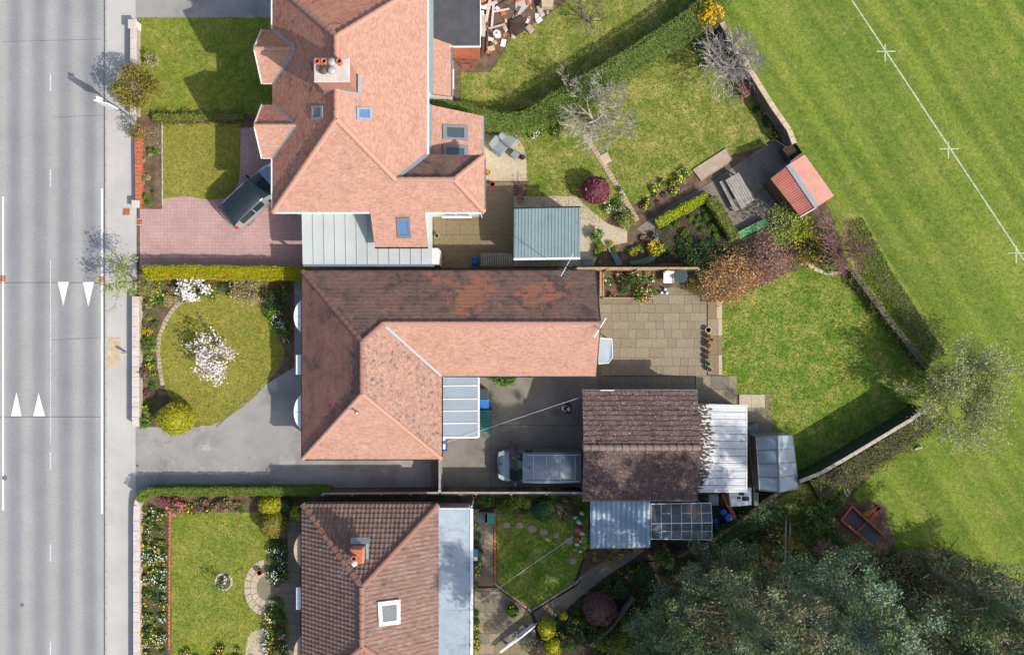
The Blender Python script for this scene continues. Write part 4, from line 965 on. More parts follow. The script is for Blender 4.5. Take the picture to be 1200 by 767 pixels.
# standing-seam car port
cp = thing('carport', 'pale grey standing-seam metal carport roof beside the house with two gables', 'carport', (-8, 4.9, 0))
x0, x1, ya, yb = -11.6, -4.4, 3.5, 6.4; npan = 12
def cz(y): return 2.72 + (y - ya) * .09
for i in range(npan):
    a = x0 + (x1 - x0) * i / npan; b = x0 + (x1 - x0) * (i + 1) / npan
    MB().slab([(a + .012, ya, cz(ya)), (b - .012, ya, cz(ya)), (b - .012, yb, cz(yb)), (a + .012, yb, cz(yb))], .03).build('roof_panel', 'zinc', cp)
    MB().bar((a, ya, cz(ya) + .015), (a, yb, cz(yb) + .015), .022, .06).build('seam', 'zinc', cp)
MB().box(x0, x1, ya + .02, yb, 2.5, 2.68).build('beam_frame', 'white_paint', cp) if False else None
MB().bar((x0, ya - .06, cz(ya) - .04), (x1 + .1, ya - .06, cz(ya) - .04), .11, .1).build('gutter', 'gutter_grey', cp)
for x in (x0 + .15, -8, x1 - .2): MB().box(x - .06, x + .06, ya + .05, ya + .17, -.05, cz(ya) - .05).build('post', 'white_paint', cp)
MB().box(x1 - .05, x1 + .3, ya + .02, 4.4, -.05, 2.75).build('end_wall', 'white_render', cp)

# ---- bungalow (middle)
W2, E2, S2, N2, Z2 = -11.64, -3.94, -7.29, 3.11, 2.6
hf = (E2 - W2) / 2; pt2 = .875; RX2 = W2 + hf; RZ2 = Z2 + hf * pt2
ws = -2.68; wh = (N2 - ws) / 2; WY = ws + wh; WZ = Z2 + wh * pt2; XE = 4.68
h2 = thing('bungalow', 'long hipped bungalow with salmon sunlit tiles and a wing reaching the patio', 'house', (-6, -1.5, 0))
T_n = (RX2, N2 - hf, RZ2); T_s = (RX2, S2 + hf, RZ2); K = (E2 - wh, WY, WZ)
f2W = [(W2, N2, Z2), (W2, S2, Z2), T_s, T_n]; f2S = [(W2, S2, Z2), (E2, S2, Z2), T_s]; f2N = [(XE, N2, Z2), (W2, N2, Z2), T_n, K, (XE, WY, WZ)]
f2E = [(E2, S2, Z2), (E2, ws, Z2), K, T_n, T_s]; f2V = [(E2, ws, Z2), (XE, ws, Z2), (XE, WY, WZ), K]
r2 = roof_base(h2, [f2W, f2S, f2N, f2E, f2V])
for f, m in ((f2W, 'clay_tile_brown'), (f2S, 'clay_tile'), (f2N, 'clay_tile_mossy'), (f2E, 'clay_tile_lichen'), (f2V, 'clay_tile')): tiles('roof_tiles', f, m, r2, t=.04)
for a, b in ((T_s, T_n), (T_n, (W2, N2, Z2)), (T_s, (W2, S2, Z2)), (T_s, (E2, S2, Z2)), (T_n, K), (K, (XE, WY, WZ))): ridge_run(r2, b, a, 'ridge_brown' if a is T_n or b is T_n else 'ridge_clay', .11)
MB().bar(Vector(K) + Vector((.15, -.15, -.03)), (E2, ws, Z2 + .09), .12, .03).build('valley', 'lead', r2)
MB().prism([(-11.2, -6.9), (-4.3, -6.9), (-4.3, -2.3), (4.4, -2.3), (4.4, 2.75), (-11.2, 2.75)], -.05, 2.58).build('wall', 'wall_brick', h2)
MB().add([(4.4, -2.3, 2.58), (4.4, 2.75, 2.58), (4.4, WY, WZ - .15), (4.25, -2.3, 2.58), (4.25, 2.75, 2.58), (4.25, WY, WZ - .15)], [(0, 1, 2), (5, 4, 3), (0, 2, 5, 3), (1, 4, 5, 2)]).build('gable', 'wall_brick', h2)
for a, b in (((W2 - .05, S2, Z2 - .03), (W2 - .05, N2, Z2 - .03)), ((W2, S2 - .05, Z2 - .03), (E2, S2 - .05, Z2 - .03)), ((W2, N2 + .05, Z2 - .03), (XE, N2 + .05, Z2 - .03)), ((E2 + .05, S2, Z2 - .03), (E2 + .05, ws - .1, Z2 - .03)), ((E2 + .1, ws - .05, Z2 - .03), (XE, ws - .05, Z2 - .03))): gutter(h2, a, b, 'dark_metal', .09, .08)
for y in (N2, ws): MB().bar((XE + .01, y, Z2 - .03), (XE + .01, WY, WZ - .03), .03, .16).build('barge_board', 'wood_dark', h2)
for a, b in ((348, 393), (458, 507)):      # bowed window roofs
    yc = W(0, (a + b) / 2, 2.3).y; rr = (b - a) / 2 / S * .955; bx = -11.3
    n = 14; arc = [(bx - .92 * math.cos(t), yc + rr * math.sin(t)) for t in [math.pi * (i / n - .5) for i in range(n + 1)]]
    bw = MB().prism([(bx - .66 * math.cos(t), yc + rr * .93 * math.sin(t)) for t in [math.pi * (i / n - .5) for i in range(n + 1)]], -.05, 2.2).build('bow_window', 'white_render', h2)
    for k in (0, 1):
        ar = arc[:n // 2 + 1] if k == 0 else arc[n // 2:]
        MB().prism([(x, y + (-.01 if k == 0 else .01)) for x, y in ar] + [(bx, yc + (-.01 if k == 0 else .01))] if k == 0 else [(bx, yc + .01)] + [(x, y + .01) for x, y in ar], 2.2, 2.32).build('roof_sheet', 'white_paint', bw)
    for i in range(1, n - 1, 2):
        t0, t1 = math.pi * (i / n - .5), math.pi * ((i + 2) / n - .5)
        p = [(bx - .675 * math.cos(t), yc + rr * .945 * math.sin(t)) for t in (t0 + .03, t1 - .03)]
        MB().bar((*p[0], 1.45), (*p[1], 1.45), .03, 1.2).build('pane', 'glass_dark', bw)
cny = W(0, 427, 2.3).y
dc = MB().bbox(-12.12, -11.25, cny - .55, cny + .55, 2.2, 2.3, .03).build('door_canopy', 'white_plastic', h2); door(h2, (-11.2, cny), 'x-')
vp = W(419.5, 482, 5.0); zz_ = plane_z(*f2S)(vp.x, vp.y)
MB().tube([(vp.x, vp.y, zz_ - .1), (vp.x, vp.y, zz_ + .5)], .05, 8).lathe((vp.x, vp.y, zz_ + .5), [(.09, 0), (.09, .1), (.03, .14)], 10).build('soil_vent', 'steel', h2)
window(h2, (4.4, 1.4, 1.4), 'x+', 1.2, 1.1); door(h2, (4.4, -.85), 'x+')
for x in (-1.2, 1.2, 3.2): window(h2, (x, -2.3, 1.5), 'y-', 1.1, 1.0)
for x in (-9.5, -6.5): window(h2, (x, -6.9, 1.5), 'y-', 1.2, 1.1)
window(h2, (-4.3, -6.5, 1.5), 'x+', .5, .9); door(h2, (-4.3, -3.6), 'x+')
# side porch canopy on the gable
pc = thing('side_porch', 'small glazed porch roof on the gable end facing the patio', 'porch', W(705, 408))
p_ = [W(701, 396, 2.35), W(717, 397, 2.1), W(718, 418, 2.1), W(713, 425, 2.1), W(701, 426, 2.35)]
MB().slab(p_, .04).build('canopy', 'glass_poly', pc)
for a, b in zip(p_, p_[1:]): MB().bar(a, b, .04, .06).build('frame_bar', 'white_paint', pc)
for q in (p_[1], p_[2], p_[3]): MB().box(q.x - .06, q.x, q.y - .03, q.y + .03, -.02, q.z - .05).build('post', 'white_paint', pc)
MB().box(4.45, p_[1].x - .1, p_[2].y + .1, p_[1].y - .1, -.02, .12).build('step', 'slab_pale', pc)
aerial(W(700.5, 385, 4.3), W(700.5, 385, 5.4) + Vector((.1, 0, 0)), (11, 18, 0), 1.2, 'television aerial on the patio gable of the bungalow')
aerial(Vector((2.85, 3.2, 2.4)), Vector((2.85, 3.2, 5.6)), (.5, .9, 0), 1.3, 'tall television aerial beside the eave behind the blue-grey garden shed')
# glazed lean-to
gl = thing('glazed_lean_to', 'white-framed glazed lean-to of five panes in the yard corner', 'lean-to', (-2.9, -4.4, 0))
gx0, gx1 = W(518, 0, 2.45).x, W(560, 0, 2.2).x
ys = [W(0, y, 2.3).y for y in (441.5, 451.5, 467, 481, 495.5, 511.5)]
for i in range(5):
    a, b = ys[i], ys[i + 1]
    MB().slab([(gx0, b + .03, 2.45), (gx1, b + .03, 2.22), (gx1, a - .03, 2.22), (gx0, a - .03, 2.45)], .02).build('pane', 'glass_poly', gl)
for y in ys: MB().bar((gx0, y, 2.47), (gx1 + .05, y, 2.235), .05, .05).build('glazing_bar', 'white_plastic', gl)
MB().bar((gx1 + .05, ys[0] + .03, 2.18), (gx1 + .05, ys[-1] - .05, 2.18), .1, .1).build('gutter', 'white_plastic', gl); MB().bar((gx0, ys[-1] - .04, 2.4), (gx1, ys[-1] - .04, 2.18), .08, .14).build('fascia', 'white_plastic', gl)
for y in (ys[0] - .2, ys[3], ys[-1] + .1): MB().box(gx1 - .12, gx1 - .04, y - .04, y + .04, .0, 2.15).build('post', 'white_paint', gl)

# ---- lower bungalow
W3, E3, N3, Z3 = -11.64, -4.13, -9.86, 2.6; h3f = (E3 - W3) / 2; RX3 = W3 + h3f; RZ3 = 5.4; S3 = -20.5
h3 = thing('brown_tiled_bungalow', 'bungalow with brown ribbed tiles, a small brick chimney and one rooflight', 'house', (-7.9, -15, 0))
U_n = (RX3, N3 - h3f, RZ3); U_s = (RX3, S3 + h3f, RZ3)
f3 = [[(W3, N3, Z3), (W3, S3, Z3), U_s, U_n], [(E3, S3, Z3), (E3, N3, Z3), U_n, U_s], [(E3, N3, Z3), (W3, N3, Z3), U_n], [(W3, S3, Z3), (E3, S3, Z3), U_s]]
r3 = roof_base(h3, f3)
for f in f3: tiles('roof_tiles', f, 'roman_tile', r3, g=.29, w=.24, t=.055, wave=.042, sub=4, stagger=False, jit=.006)
for a, b in ((U_s, U_n), (U_n, (W3, N3, Z3)), (U_n, (E3, N3, Z3)), (U_s, (W3, S3, Z3)), (U_s, (E3, S3, Z3))): ridge_run(r3, b, a, 'ridge_brown', .14, .45, .05)
MB().box(-11.2, -4.5, S3 + .4, N3 - .35, -.05, 2.58).build('wall', 'wall_brick', h3)
MB().bar((W3, N3 + .04, Z3 - .06), (E3, N3 + .04, Z3 - .06), .04, .16).build('fascia', 'brick', h3)
for a, b in (((W3, N3 + .11, Z3 - .03), (E3, N3 + .11, Z3 - .03)), ((W3 - .06, N3, Z3 - .03), (W3 - .06, S3, Z3 - .03))): gutter(h3, a, b, 'dark_metal', .1, .08)
for a, b in ((621, 667), (741, 790)):
    yc = W(0, (a + b) / 2, 2.3).y; rr = (b - a) / 2 / S * .955; bx = -11.3; n = 14
    bw = MB().prism([(bx - .66 * math.cos(t), yc + rr * .93 * math.sin(t)) for t in [math.pi * (i / n - .5) for i in range(n + 1)]], -.05, 2.2).build('bow_window', 'white_render', h3)
    MB().prism([(bx - .92 * math.cos(t), yc + rr * math.sin(t)) for t in [math.pi * (i / n - .5) for i in range(n + 1)]], 2.2, 2.32).build('roof_sheet', 'sandstone', bw)
cny = W(0, 701, 2.3).y
MB().bbox(-12.1, -11.25, cny - .62, cny + .62, 2.2, 2.3, .03).build('door_canopy', 'white_plastic', h3); door(h3, (-11.2, cny), 'x-')
rooflight(h3, [(440.5, 704), (466.5, 701), (466.5, 729), (442, 732)], plane_z(*f3[1][:3]), 'glass_milky', 'white_plastic', .24)
q = W(418, 652, 5.4)
ch = MB().box(q.x - .35, q.x + .3, q.y - .35, q.y + .38, 3.6, 5.3).box(q.x - .4, q.x + .35, q.y - .4, q.y + .43, 5.1, 5.25).build('chimney', 'wall_brick', h3)
MB().obox((q.x + .02, q.y + .62, 4.45), (1.0, .35, .03), 0, (R(-36), 0)).obox((q.x + .42, q.y - .05, 4.55), (.14, 1.1, .03)).build('flashing', 'lead', ch)
MB().bbox(q.x - .36, q.x + .31, q.y - .36, q.y + .39, 5.301, 5.36, .03).build('flaunching', 'brick', ch)
pot(ch, q.x - .1, q.y - .02, 5.35, .13, .4); cowl(ch, q.x - .1, q.y - .3, 5.35, .13, .35, 'white_paint')
aerial(Vector((q.x - .42, q.y - .28, 4.9)), Vector((q.x - .42, q.y - .28, 6.3)), (-.6, -1, 0), 1.1, 'television aerial strapped to the small brick chimney')
fr = thing('flat_roof_annexe', 'long grey felt flat roof annexe joined to the brown-tiled bungalow', 'annexe', (-3.2, -15, 0))
fx0, fx1, fy1 = W(513.5, 0, 2.55).x, W(551, 0, 2.55).x, W(0, 596, 2.55).y
MB().box(fx0 - .3, fx1 - .12, -20.4, fy1 - .15, -.05, 2.42).build('wall', 'white_render', fr); MB().box(fx0, fx1, -20.5, fy1, 2.42, 2.54).build('roof', 'flat_felt', fr)
for i in range(5): MB().box(fx0 + .06, fx1 - .02, fy1 - 1.9 * (i + 1) - .04, fy1 - 1.9 * (i + 1) + .04, 2.541, 2.547).build('felt_lap', 'flat_felt', fr)
MB().box(fx1, fx1 + .05, -20.5, fy1 + .05, 2.36, 2.58).box(fx0, fx1, fy1, fy1 + .05, 2.36, 2.58).build('fascia', 'white_paint', fr); MB().bar((fx1 + .11, -20.5, 2.42), (fx1 + .11, fy1, 2.42), .1, .08).build('gutter', 'white_plastic', fr)
MB().tube([(fx1 + .08, fy1 + .1, 2.4), (fx1 + .08, fy1 + .1, .03)], .04, 8).build('downpipe', 'white_plastic', fr); MB().bar((fx0 - .02, -20.5, 2.6), (fx0 - .02, fy1, 2.6), .1, .05).build('flashing', 'lead', fr)
for y in (-12.2, -15.2, -18): window(fr, (fx1 - .12, y, 1.4), 'x+', 1.4, 1.2)
door(fr, (fx1 - .12, -13.7), 'x+')

# ---- garage
gg = thing('garage', 'wide garage with low mossy flat-tiled roof flecked with lichen', 'garage', (7, -6.5, 0))
GX0, GX1, GS, GN, GZ = 3.92, 10.33, -9.59, -3.55, 2.5; GY = (GS + GN) / 2; GR = 3.38
fg = [[(GX0, GS, GZ), (GX1, GS, GZ), (GX1, GY, GR), (GX0, GY, GR)], [(GX1, GN, GZ), (GX0, GN, GZ), (GX0, GY, GR), (GX1, GY, GR)]]
rg = roof_base(gg, fg)
for f in fg: tiles('roof_tiles', f, 'garage_tile', rg, g=.28, w=.33, t=.05, jit=.016)
ridge_run(rg, (GX0, GY, GR), (GX1, GY, GR), 'ridge_grey', .16, .42, .02)
MB().box(GX0 + .25, GX1 - .15, GS + .3, GN - .3, -.05, 2.47).build('wall', 'wall_brick', gg)
for x in (GX0 + .26, GX1 - .3): MB().add([(x, GS + .3, 2.47), (x, GN - .3, 2.47), (x, GY, GR - .16), (x + .14, GS + .3, 2.47), (x + .14, GN - .3, 2.47), (x + .14, GY, GR - .16)], [(0, 2, 1), (3, 4, 5), (0, 3, 5, 2), (1, 2, 5, 4)]).build('gable', 'wall_brick', gg)
gutter(gg, (GX0, GN + .05, GZ - .03), (GX1, GN + .05, GZ - .03), 'gutter_grey', .09, .08); MB().bar((GX0 + 1.0, GN + .05, GZ + .03), (GX0 + 1.8, GN + .05, GZ + .03), .05, .03).build('gutter_bracket', 'white_plastic', gg); gutter(gg, (GX0, GS - .05, GZ - .03), (GX1, GS - .05, GZ - .03), 'gutter_grey', .09, .08)
gd = MB().box(GX0 + .2, GX0 + .249, GY - 2.3, GY - .1, .03, 2.15).build('garage_door', 'white_paint', gg)
for i in range(5): MB().box(GX0 + .19, GX0 + .199, GY - 2.25, GY - .15, .1 + i * .4, .44 + i * .4).build('door_panel', 'white_paint', gd)
door(gg, (GX0 + .25, GY + 1.4), 'x-', .85, 2.0, 'store_green'); window(gg, (6.5, GN - .3, 1.5), 'y+', 1.2, .8)

# ------------------------------------------------------------------ outbuildings
def corr(parent, a, b, c, d, mat, period=.2, amp=.03, name='roof_sheet', square=True, gap=.004):
    """profiled sheet a-b (eave) c-d (top, c above b); ribs run from eave to top"""
    a, b, c, d = map(Vector, (a, b, c, d)); n = (b - a).cross(d - a).normalized()
    if n.z < 0: n = -n
    L = (b - a).length; k = max(1, round(L / period)); vs = []; fs = []
    prof = [(0, 0), (.3, 0), (.38, 1), (.62, 1), (.7, 0)] if square else [(j / 6, .5 - .5 * math.cos(2 * math.pi * j / 6)) for j in range(6)]
    us = [((i + p) / k, h) for i in range(k) for p, h in prof] + [(1, 0)]
    for u, h in us:
        u = gap / L + u * (1 - 2 * gap / L)
        vs += [a.lerp(b, u) + n * h * amp, d.lerp(c, u) + n * h * amp]
    fs = [(2 * i, 2 * i + 2, 2 * i + 3, 2 * i + 1) for i in range(len(us) - 1)]
    return MB().add(vs, fs).build(name, mat, parent)
def sheets(parent, a, b, c, d, n, mat, **kw):
    a, b, c, d = map(Vector, (a, b, c, d))
    for i in range(n):
        e = Vector((0, 0, .004 * (i % 2)))
        corr(parent, a.lerp(b, i / n) + e, a.lerp(b, (i + 1) / n) + e, d.lerp(c, (i + 1) / n) + e, d.lerp(c, i / n) + e, mat, **kw)
# blue-grey shed
sh = thing('metal_shed', 'blue-grey ribbed metal roof shed beside the fence with an aerial shadow on it', 'shed', W(640, 275))
a, b, c, d = W(602, 302, 2.2), W(680, 301, 2.2), W(680.5, 243, 2.45), W(602.5, 244.5, 2.45)
sheets(sh, a, b, c, d, 4, 'shed_blue', period=.19, amp=.028)
MB().box(a.x + .12, b.x - .12, a.y + .12, c.y - .12, -.02, 2.16).build('wall', 'shed_blue', sh)
MB().bar(a + Vector((0, -.07, -.06)), b + Vector((0, -.07, -.06)), .12, .1).build('gutter', 'white_plastic', sh); MB().bar(d + Vector((0, .03, -.0)), c + Vector((0, .03, 0)), .08, .1).build('flashing', 'dark_metal', sh)
door(sh, (b.x - .12, 5.2), 'x+', .9, 1.9, 'shed_blue')
# white profiled roof behind garage
ws_ = thing('white_roof_store', 'store with moss-streaked white profiled sheet roof beside the garage', 'shed', W(845, 525))
a, b, c, d = W(874, 474, 2.3), W(874, 577, 2.3), W(818, 577, 2.46), W(818, 472.5, 2.46)
sheets(ws_, a, b, c, d, 12, 'corr_white', period=.2, amp=.02, gap=.014)
MB().box(10.45, a.x - .15, b.y + .15, a.y - .15, -.02, 2.25).build('wall', 'wood_dark', ws_); MB().bar(a + Vector((.05, 0, -.05)), b + Vector((.05, 0, -.05)), .06, .12).build('fascia', 'white_paint', ws_)
mossP = np.array([tuple(Vector(d).lerp(c, random.random()).lerp(Vector(a), abs(random.gauss(0, .12))) + Vector((0, 0, .04))) for _ in range(420)])
n_ = len(mossP); quads('moss', mossP, np.column_stack([RNG.uniform(.04, .16, n_), np.zeros(n_), np.zeros(n_)]), np.column_stack([np.zeros(n_), RNG.uniform(.02, .05, n_), np.zeros(n_)]), 'moss', ws_)
# blue corrugated lean-to
bl = thing('corrugated_lean_to', 'blue-grey corrugated lean-to against the garage beside the greenhouse', 'lean-to', W(726, 612))
a, b, c, d = W(692, 641, 1.95), W(762, 640, 1.95), W(762, 586, 2.25), W(691.5, 585.5, 2.25)
sheets(bl, a, b, c, d, 4, 'corr_blue', period=.26, amp=.075, square=False)
MB().box(a.x + .12, b.x - .12, a.y + .1, c.y - .05, -.02, 1.9).build('wall', 'wood_dark', bl); MB().bar(a + Vector((0, -.04, -.03)), b + Vector((0, -.04, -.03)), .05, .1).build('fascia', 'wood_grey', bl)
# greenhouses
def glasshouse(name, label, e0, e1, f0, f1, r0, r1, n, pane, frame, fmat='white_paint', wall_pane=None, mid=True):
    """e0-e1 one eave, f0-f1 the other, r0-r1 ridge: world points"""
    t = thing(name, label, 'greenhouse', ((e0.x + f1.x) / 2, (e0.y + f1.y) / 2, 0)); w = frame
    for p0, p1, q0, q1 in ((e0, e1, r0, r1), (f0, f1, r0, r1)):
        for i in range(n):
            a, b = p0.lerp(p1, i / n), p0.lerp(p1, (i + 1) / n); c, d = q0.lerp(q1, (i + 1) / n), q0.lerp(q1, i / n)
            halves = ((0, .5), (.5, 1)) if mid else ((0, 1),)
            for s0, s1 in halves:
                k = .04; A = a.lerp(d, s0 + .01); B = b.lerp(c, s0 + .01); C_ = b.lerp(c, s1 - .01); D = a.lerp(d, s1 - .01)
                MB().slab([A.lerp(B, k), B.lerp(A, k), C_.lerp(D, k), D.lerp(C_, k)], .008).build('pane', pane, t)
            MB().bar(a + Vector((0, 0, .01)), d + Vector((0, 0, .01)), w, w).build('glazing_bar', fmat, t)
            if mid and i % 2: MB().bar(a.lerp(d, .5) + Vector((0, 0, .012)), b.lerp(c, .5) + Vector((0, 0, .012)), w * .8, w * .8).build('glazing_bar', fmat, t)
        MB().bar(p1 + Vector((0, 0, .01)), q1 + Vector((0, 0, .01)), w, w).build('glazing_bar', fmat, t); MB().bar(p0, p1, w * 1.3, w * 1.6).build('eave_rail', fmat, t)
        for i in range(n + 1):
            p = p0.lerp(p1, i / n); MB().bar((p.x, p.y, 0), (p.x, p.y, p.z - .02), w, w).build('post', fmat, t)
            if i < n:
                q = p0.lerp(p1, (i + 1) / n); s_ = (q - p).normalized() * .04
                MB().add([(p.x + s_.x, p.y + s_.y, .05), (q.x - s_.x, q.y - s_.y, .05), (q.x - s_.x, q.y - s_.y, q.z - .06), (p.x + s_.x, p.y + s_.y, p.z - .06)], [(0, 1, 2, 3)]).build('side_pane', wall_pane or pane, t)
    MB().bar(r0 + Vector((0, 0, .015)), r1 + Vector((0, 0, .015)), w * 1.4, w * 1.6).build('ridge', fmat, t)
    for p, q, r in ((e0, f0, r0), (e1, f1, r1)):
        MB().add([(p.x, p.y, .03), (q.x, q.y, .03), (q.x, q.y, q.z), tuple(r), (p.x, p.y, p.z)], [(0, 1, 2, 3, 4)]).build('gable_pane', wall_pane or pane, t)
    return t
glasshouse('greenhouse', 'white-framed glass greenhouse with bare beds inside, behind the garage', W(763, 590, 1.75), W(833, 589, 1.75), W(763, 631, 1.75), W(834, 632, 1.75), W(763, 613, 2.25), W(834.5, 612, 2.25), 6, 'glass_clear', .032)
glasshouse('polycarbonate_greenhouse', 'cloudy grey polycarbonate greenhouse with a bright ridge by the lawn corner', W(886, 512, 1.7), W(890, 574, 1.7), W(929, 510, 1.7), W(935.5, 572, 1.7), W(911.5, 510.5, 2.3), W(914, 576, 2.3), 4, 'glass_poly', .035, 'grey_metal', mid=False)
bt = thing('staging_bench', 'slatted staging bench with pots seen through the greenhouse glass', 'bench', W(795, 620))
for i in range(6): MB().box(W(770, 0).x, W(825, 0).x, W(0, 626).y + i * .07, W(0, 626).y + i * .07 + .055, .7, .73).build('slat', 'wood_grey', bt)
for px in (772, 798, 823): MB().box(W(px, 0).x, W(px, 0).x + .06, W(0, 625).y, W(0, 625).y + .36, 0, .7).build('leg', 'wood_grey', bt)
# red shed with grey band
rs = thing('red_roof_shed', 'small shed with red ribbed and pink roof slopes split by a grey metal ridge band', 'shed', W(940, 216))
a, b, c, d = W(903, 209.5, 2.1), W(938, 254, 2.1), W(956.5, 243, 2.35), W(923, 193.5, 2.35)
e, f = W(977.5, 229.5, 2.1), W(943, 181, 2.1)
sheets(rs, b, a, d, c, 3, 'shed_red', period=.13, amp=.02)
MB().slab([c, e, f, d], .03).build('felt_slope', 'shed_pink', rs)
dv = (f - d).normalized() * .17
MB().slab([c + Vector((0, 0, .05)), c + dv + Vector((0, 0, .03)), d + dv + Vector((0, 0, .03)), d + Vector((0, 0, .05))], .02).build('ridge_capping', 'lead', rs); MB().slab([c + Vector((0, 0, .05)), c - dv * .7 + Vector((0, 0, .03)), d - dv * .7 + Vector((0, 0, .03)), d + Vector((0, 0, .05))], .02).build('ridge_capping', 'lead', rs)
cen = (a + b + e + f) / 4
wp = [cen + (p - cen) * .93 for p in (a, b, e, f)]
MB().prism([(p.x, p.y) for p in wp], -.02, 2.05).build('wall', 'wood_dark', rs)
for p, q, r in ((a, f, d), (b, e, c)): MB().slab([p, q, r - Vector((0, 0, .02))], .03).build('gable_board', 'wood_dark', rs)
MB().bar(b, c, .05, .12).build('barge_board', 'white_paint', rs)

# ------------------------------------------------------------------ fences and gate
def fence(label, pix, h, boards='wood_dark', rail='wood_grey', bw=.12, gap=.012, name='board_fence', side=1, cap=True, posts=True):
    P = [W(*p, h) for p in pix]; t = thing(name, label, 'fence', (P[0].x, P[0].y, 0)); bm = MB()
    for a, b in zip(P, P[1:]):
        d = Vector((b.x - a.x, b.y - a.y, 0)); L = d.length; d.normalize(); n = Vector((-d.y, d.x, 0)); k = int(L / (bw + gap)); rz = math.atan2(d.y, d.x)
        for i in range(k):
            c = Vector((a.x, a.y, 0)) + d * (i + .5) * L / k + n * (.012 * (i % 2)); hh = h - .05 + random.uniform(-.01, .01)
            bm.obox((c.x, c.y, hh / 2 - .01), (bw, .018, hh), rz)
        if posts:
            m = max(1, round(L / 1.83))
            for i in range(m + 1):
                c = Vector((a.x, a.y, 0)) + d * L * i / m - n * .07; MB().obox((c.x, c.y, (h + .04) / 2 - .03), (.1, .1, h + .1), rz).build('post', rail, t)
        for z in (.4, h - .35): MB().bar(Vector((a.x, a.y, z)) - n * .035, Vector((b.x, b.y, z)) - n * .035, .04, .08).build('rail', rail, t)
        if cap:
            m = max(1, round(L / 1.83))
            for i in range(m): MB().bar(Vector((a.x, a.y, h)) + d * (L * i / m + .005), Vector((a.x, a.y, h)) + d * (L * (i + 1) / m - .005), .11, .035).build('capping', rail, t)
    bm.build('boards', boards, t, kind='stuff')
    return t
fence('dark board fence with grey capping between the yard and the lower gardens', [(378, 578), (516, 577), (682, 577)], 1.75, 'wood_dark', 'wood_grey')
fence('board fence with pale capping between the patio bed and the vegetable plot', [(676, 314), (819, 314)], 1.6, 'wood', 'wood')
fence('dark board fence behind the eave of the long bungalow beside the metal shed', [(508, 316), (676, 315)], 1.6, 'wood_dark', 'wood_dark')
fence('low grey board fence on the slope behind the brown heather dome', [(690, 757), (715, 738), (743, 702)], .9, 'wood_grey', 'wood_dark')
fence('short timber fence panel at the end of the patio bed', [(704, 318), (704, 347)], .5, 'wood', 'wood', posts=False)
gt = thing('side_gate', 'grey timber gate across the end of the driveway beside the bungalow corner', 'gate', W(515, 560))
a, b = W(515, 539, 1.8), W(515.5, 574, 1.8)
for i in range(11):
    y = a.y + (b.y - a.y) * (i + .5) / 11; MB().box(a.x - .02, a.x + .015, y - .065, y + .065, .06, 1.74).build('board', 'wood_grey', gt)
for y in (a.y + .06, b.y - .06): MB().box(a.x - .07, a.x + .07, y - .07, y + .07, -.02, 1.85).build('post', 'stone', gt)
for z in (.4, 1.5): MB().box(a.x + .017, a.x + .05, b.y, a.y, z, z + .1).build('rail', 'wood_grey', gt)
MB().box(a.x - .05, a.x + .05, b.y, a.y, 1.742, 1.79).build('top_rail', 'wood_grey', gt)
# slatted pergola bench by shed
pg = thing('slatted_store', 'low slatted timber store against the fence beside the metal shed', 'store', W(582, 303))
a, b = W(563, 297, .9), W(601, 311, .9)
for i in range(14):
    x = a.x + (b.x - a.x) * (i + .5) / 14; MB().box(x - .035, x + .035, b.y, a.y, .88, .91).build('slat', 'wood_grey', pg)
for y in (a.y, b.y): MB().box(a.x, b.x, y - .02, y + .02, .8, .879).build('rail', 'wood_grey', pg)
for x in (a.x + .03, b.x - .03):
    for y in (a.y - .03, b.y + .03): MB().box(x - .03, x + .03, y - .03, y + .03, 0, .8).build('leg', 'wood_grey', pg)

# ------------------------------------------------------------------ paving slabs
_u = MB().bbox(-.5, .5, -.5, .5, 0, 1, .012); SLABME = {}
def slab_me(mat):
    if mat not in SLABME:
        me = bpy.data.meshes.new('paving_slab'); me.from_pydata(_u.v, [], _u.f); me.materials.append(MATS[mat]); SLABME[mat] = me
    return SLABME[mat]
def paving(name, pix, mats, row=(.45, .62), wid=(.45, .92), rz=0.0, z=.026, t=.026, base='joint_sand', smooth=0):
    sh_ = sheet(name, pix, z, base, smooth=smooth)
    if smooth: pix = smooth_poly(pix, smooth)
    P = [W(*p) for p in pix]; wp = [(p.x, p.y) for p in P]
    cx = sum(p[0] for p in wp) / len(wp); cy = sum(p[1] for p in wp) / len(wp)
    loc = [rot2(x - cx, y - cy, -rz) for x, y in wp]; x0, x1 = min(p[0] for p in loc), max(p[0] for p in loc); y0, y1 = min(p[1] for p in loc), max(p[1] for p in loc)
    y = y0
    while y < y1 - .1:
        h = min(random.uniform(*row), y1 - y); x = x0 + random.uniform(-.3, 0)
        while x < x1:
            w = random.choice((wid[0], wid[1], random.uniform(*wid)))
            xa, xb = max(x, x0), min(x + w, x1)
            q = np.array([(xa + .03, y + .03), (xb - .03, y + .03), (xb - .03, y + h - .03), (xa + .03, y + h - .03), ((xa + xb) / 2, y + h / 2)])
            if xb - xa > .15 and inpoly(q, loc).sum() >= 4:
                c = rot2((xa + xb) / 2, y + h / 2, rz)
                o = obj_from(slab_me(random.choice(mats)), 'paving_slab', sh_, (cx + c[0], cy + c[1], z + .001), (random.uniform(-.006, .006), random.uniform(-.006, .006), rz + random.uniform(-.008, .008)), (xb - xa - .014, h - .014, t + random.uniform(-.004, .004)))
            x += w
        y += h
    return sh_
SL = ['slab', 'slab_b']
paving('patio', [(701, 349), (766, 349), (779, 338), (790, 335), (806, 340), (822, 353), (828, 353), (828, 440), (701, 440)], SL)
paving('patio_shade_strip', [(701, 441), (814, 441), (814, 462), (701, 462)], ['slab_grey', 'slab_grey', 'slab_brown'], z=.03, wid=(.5, 1.1))  # darker grey slabs put the shade into the paving colour
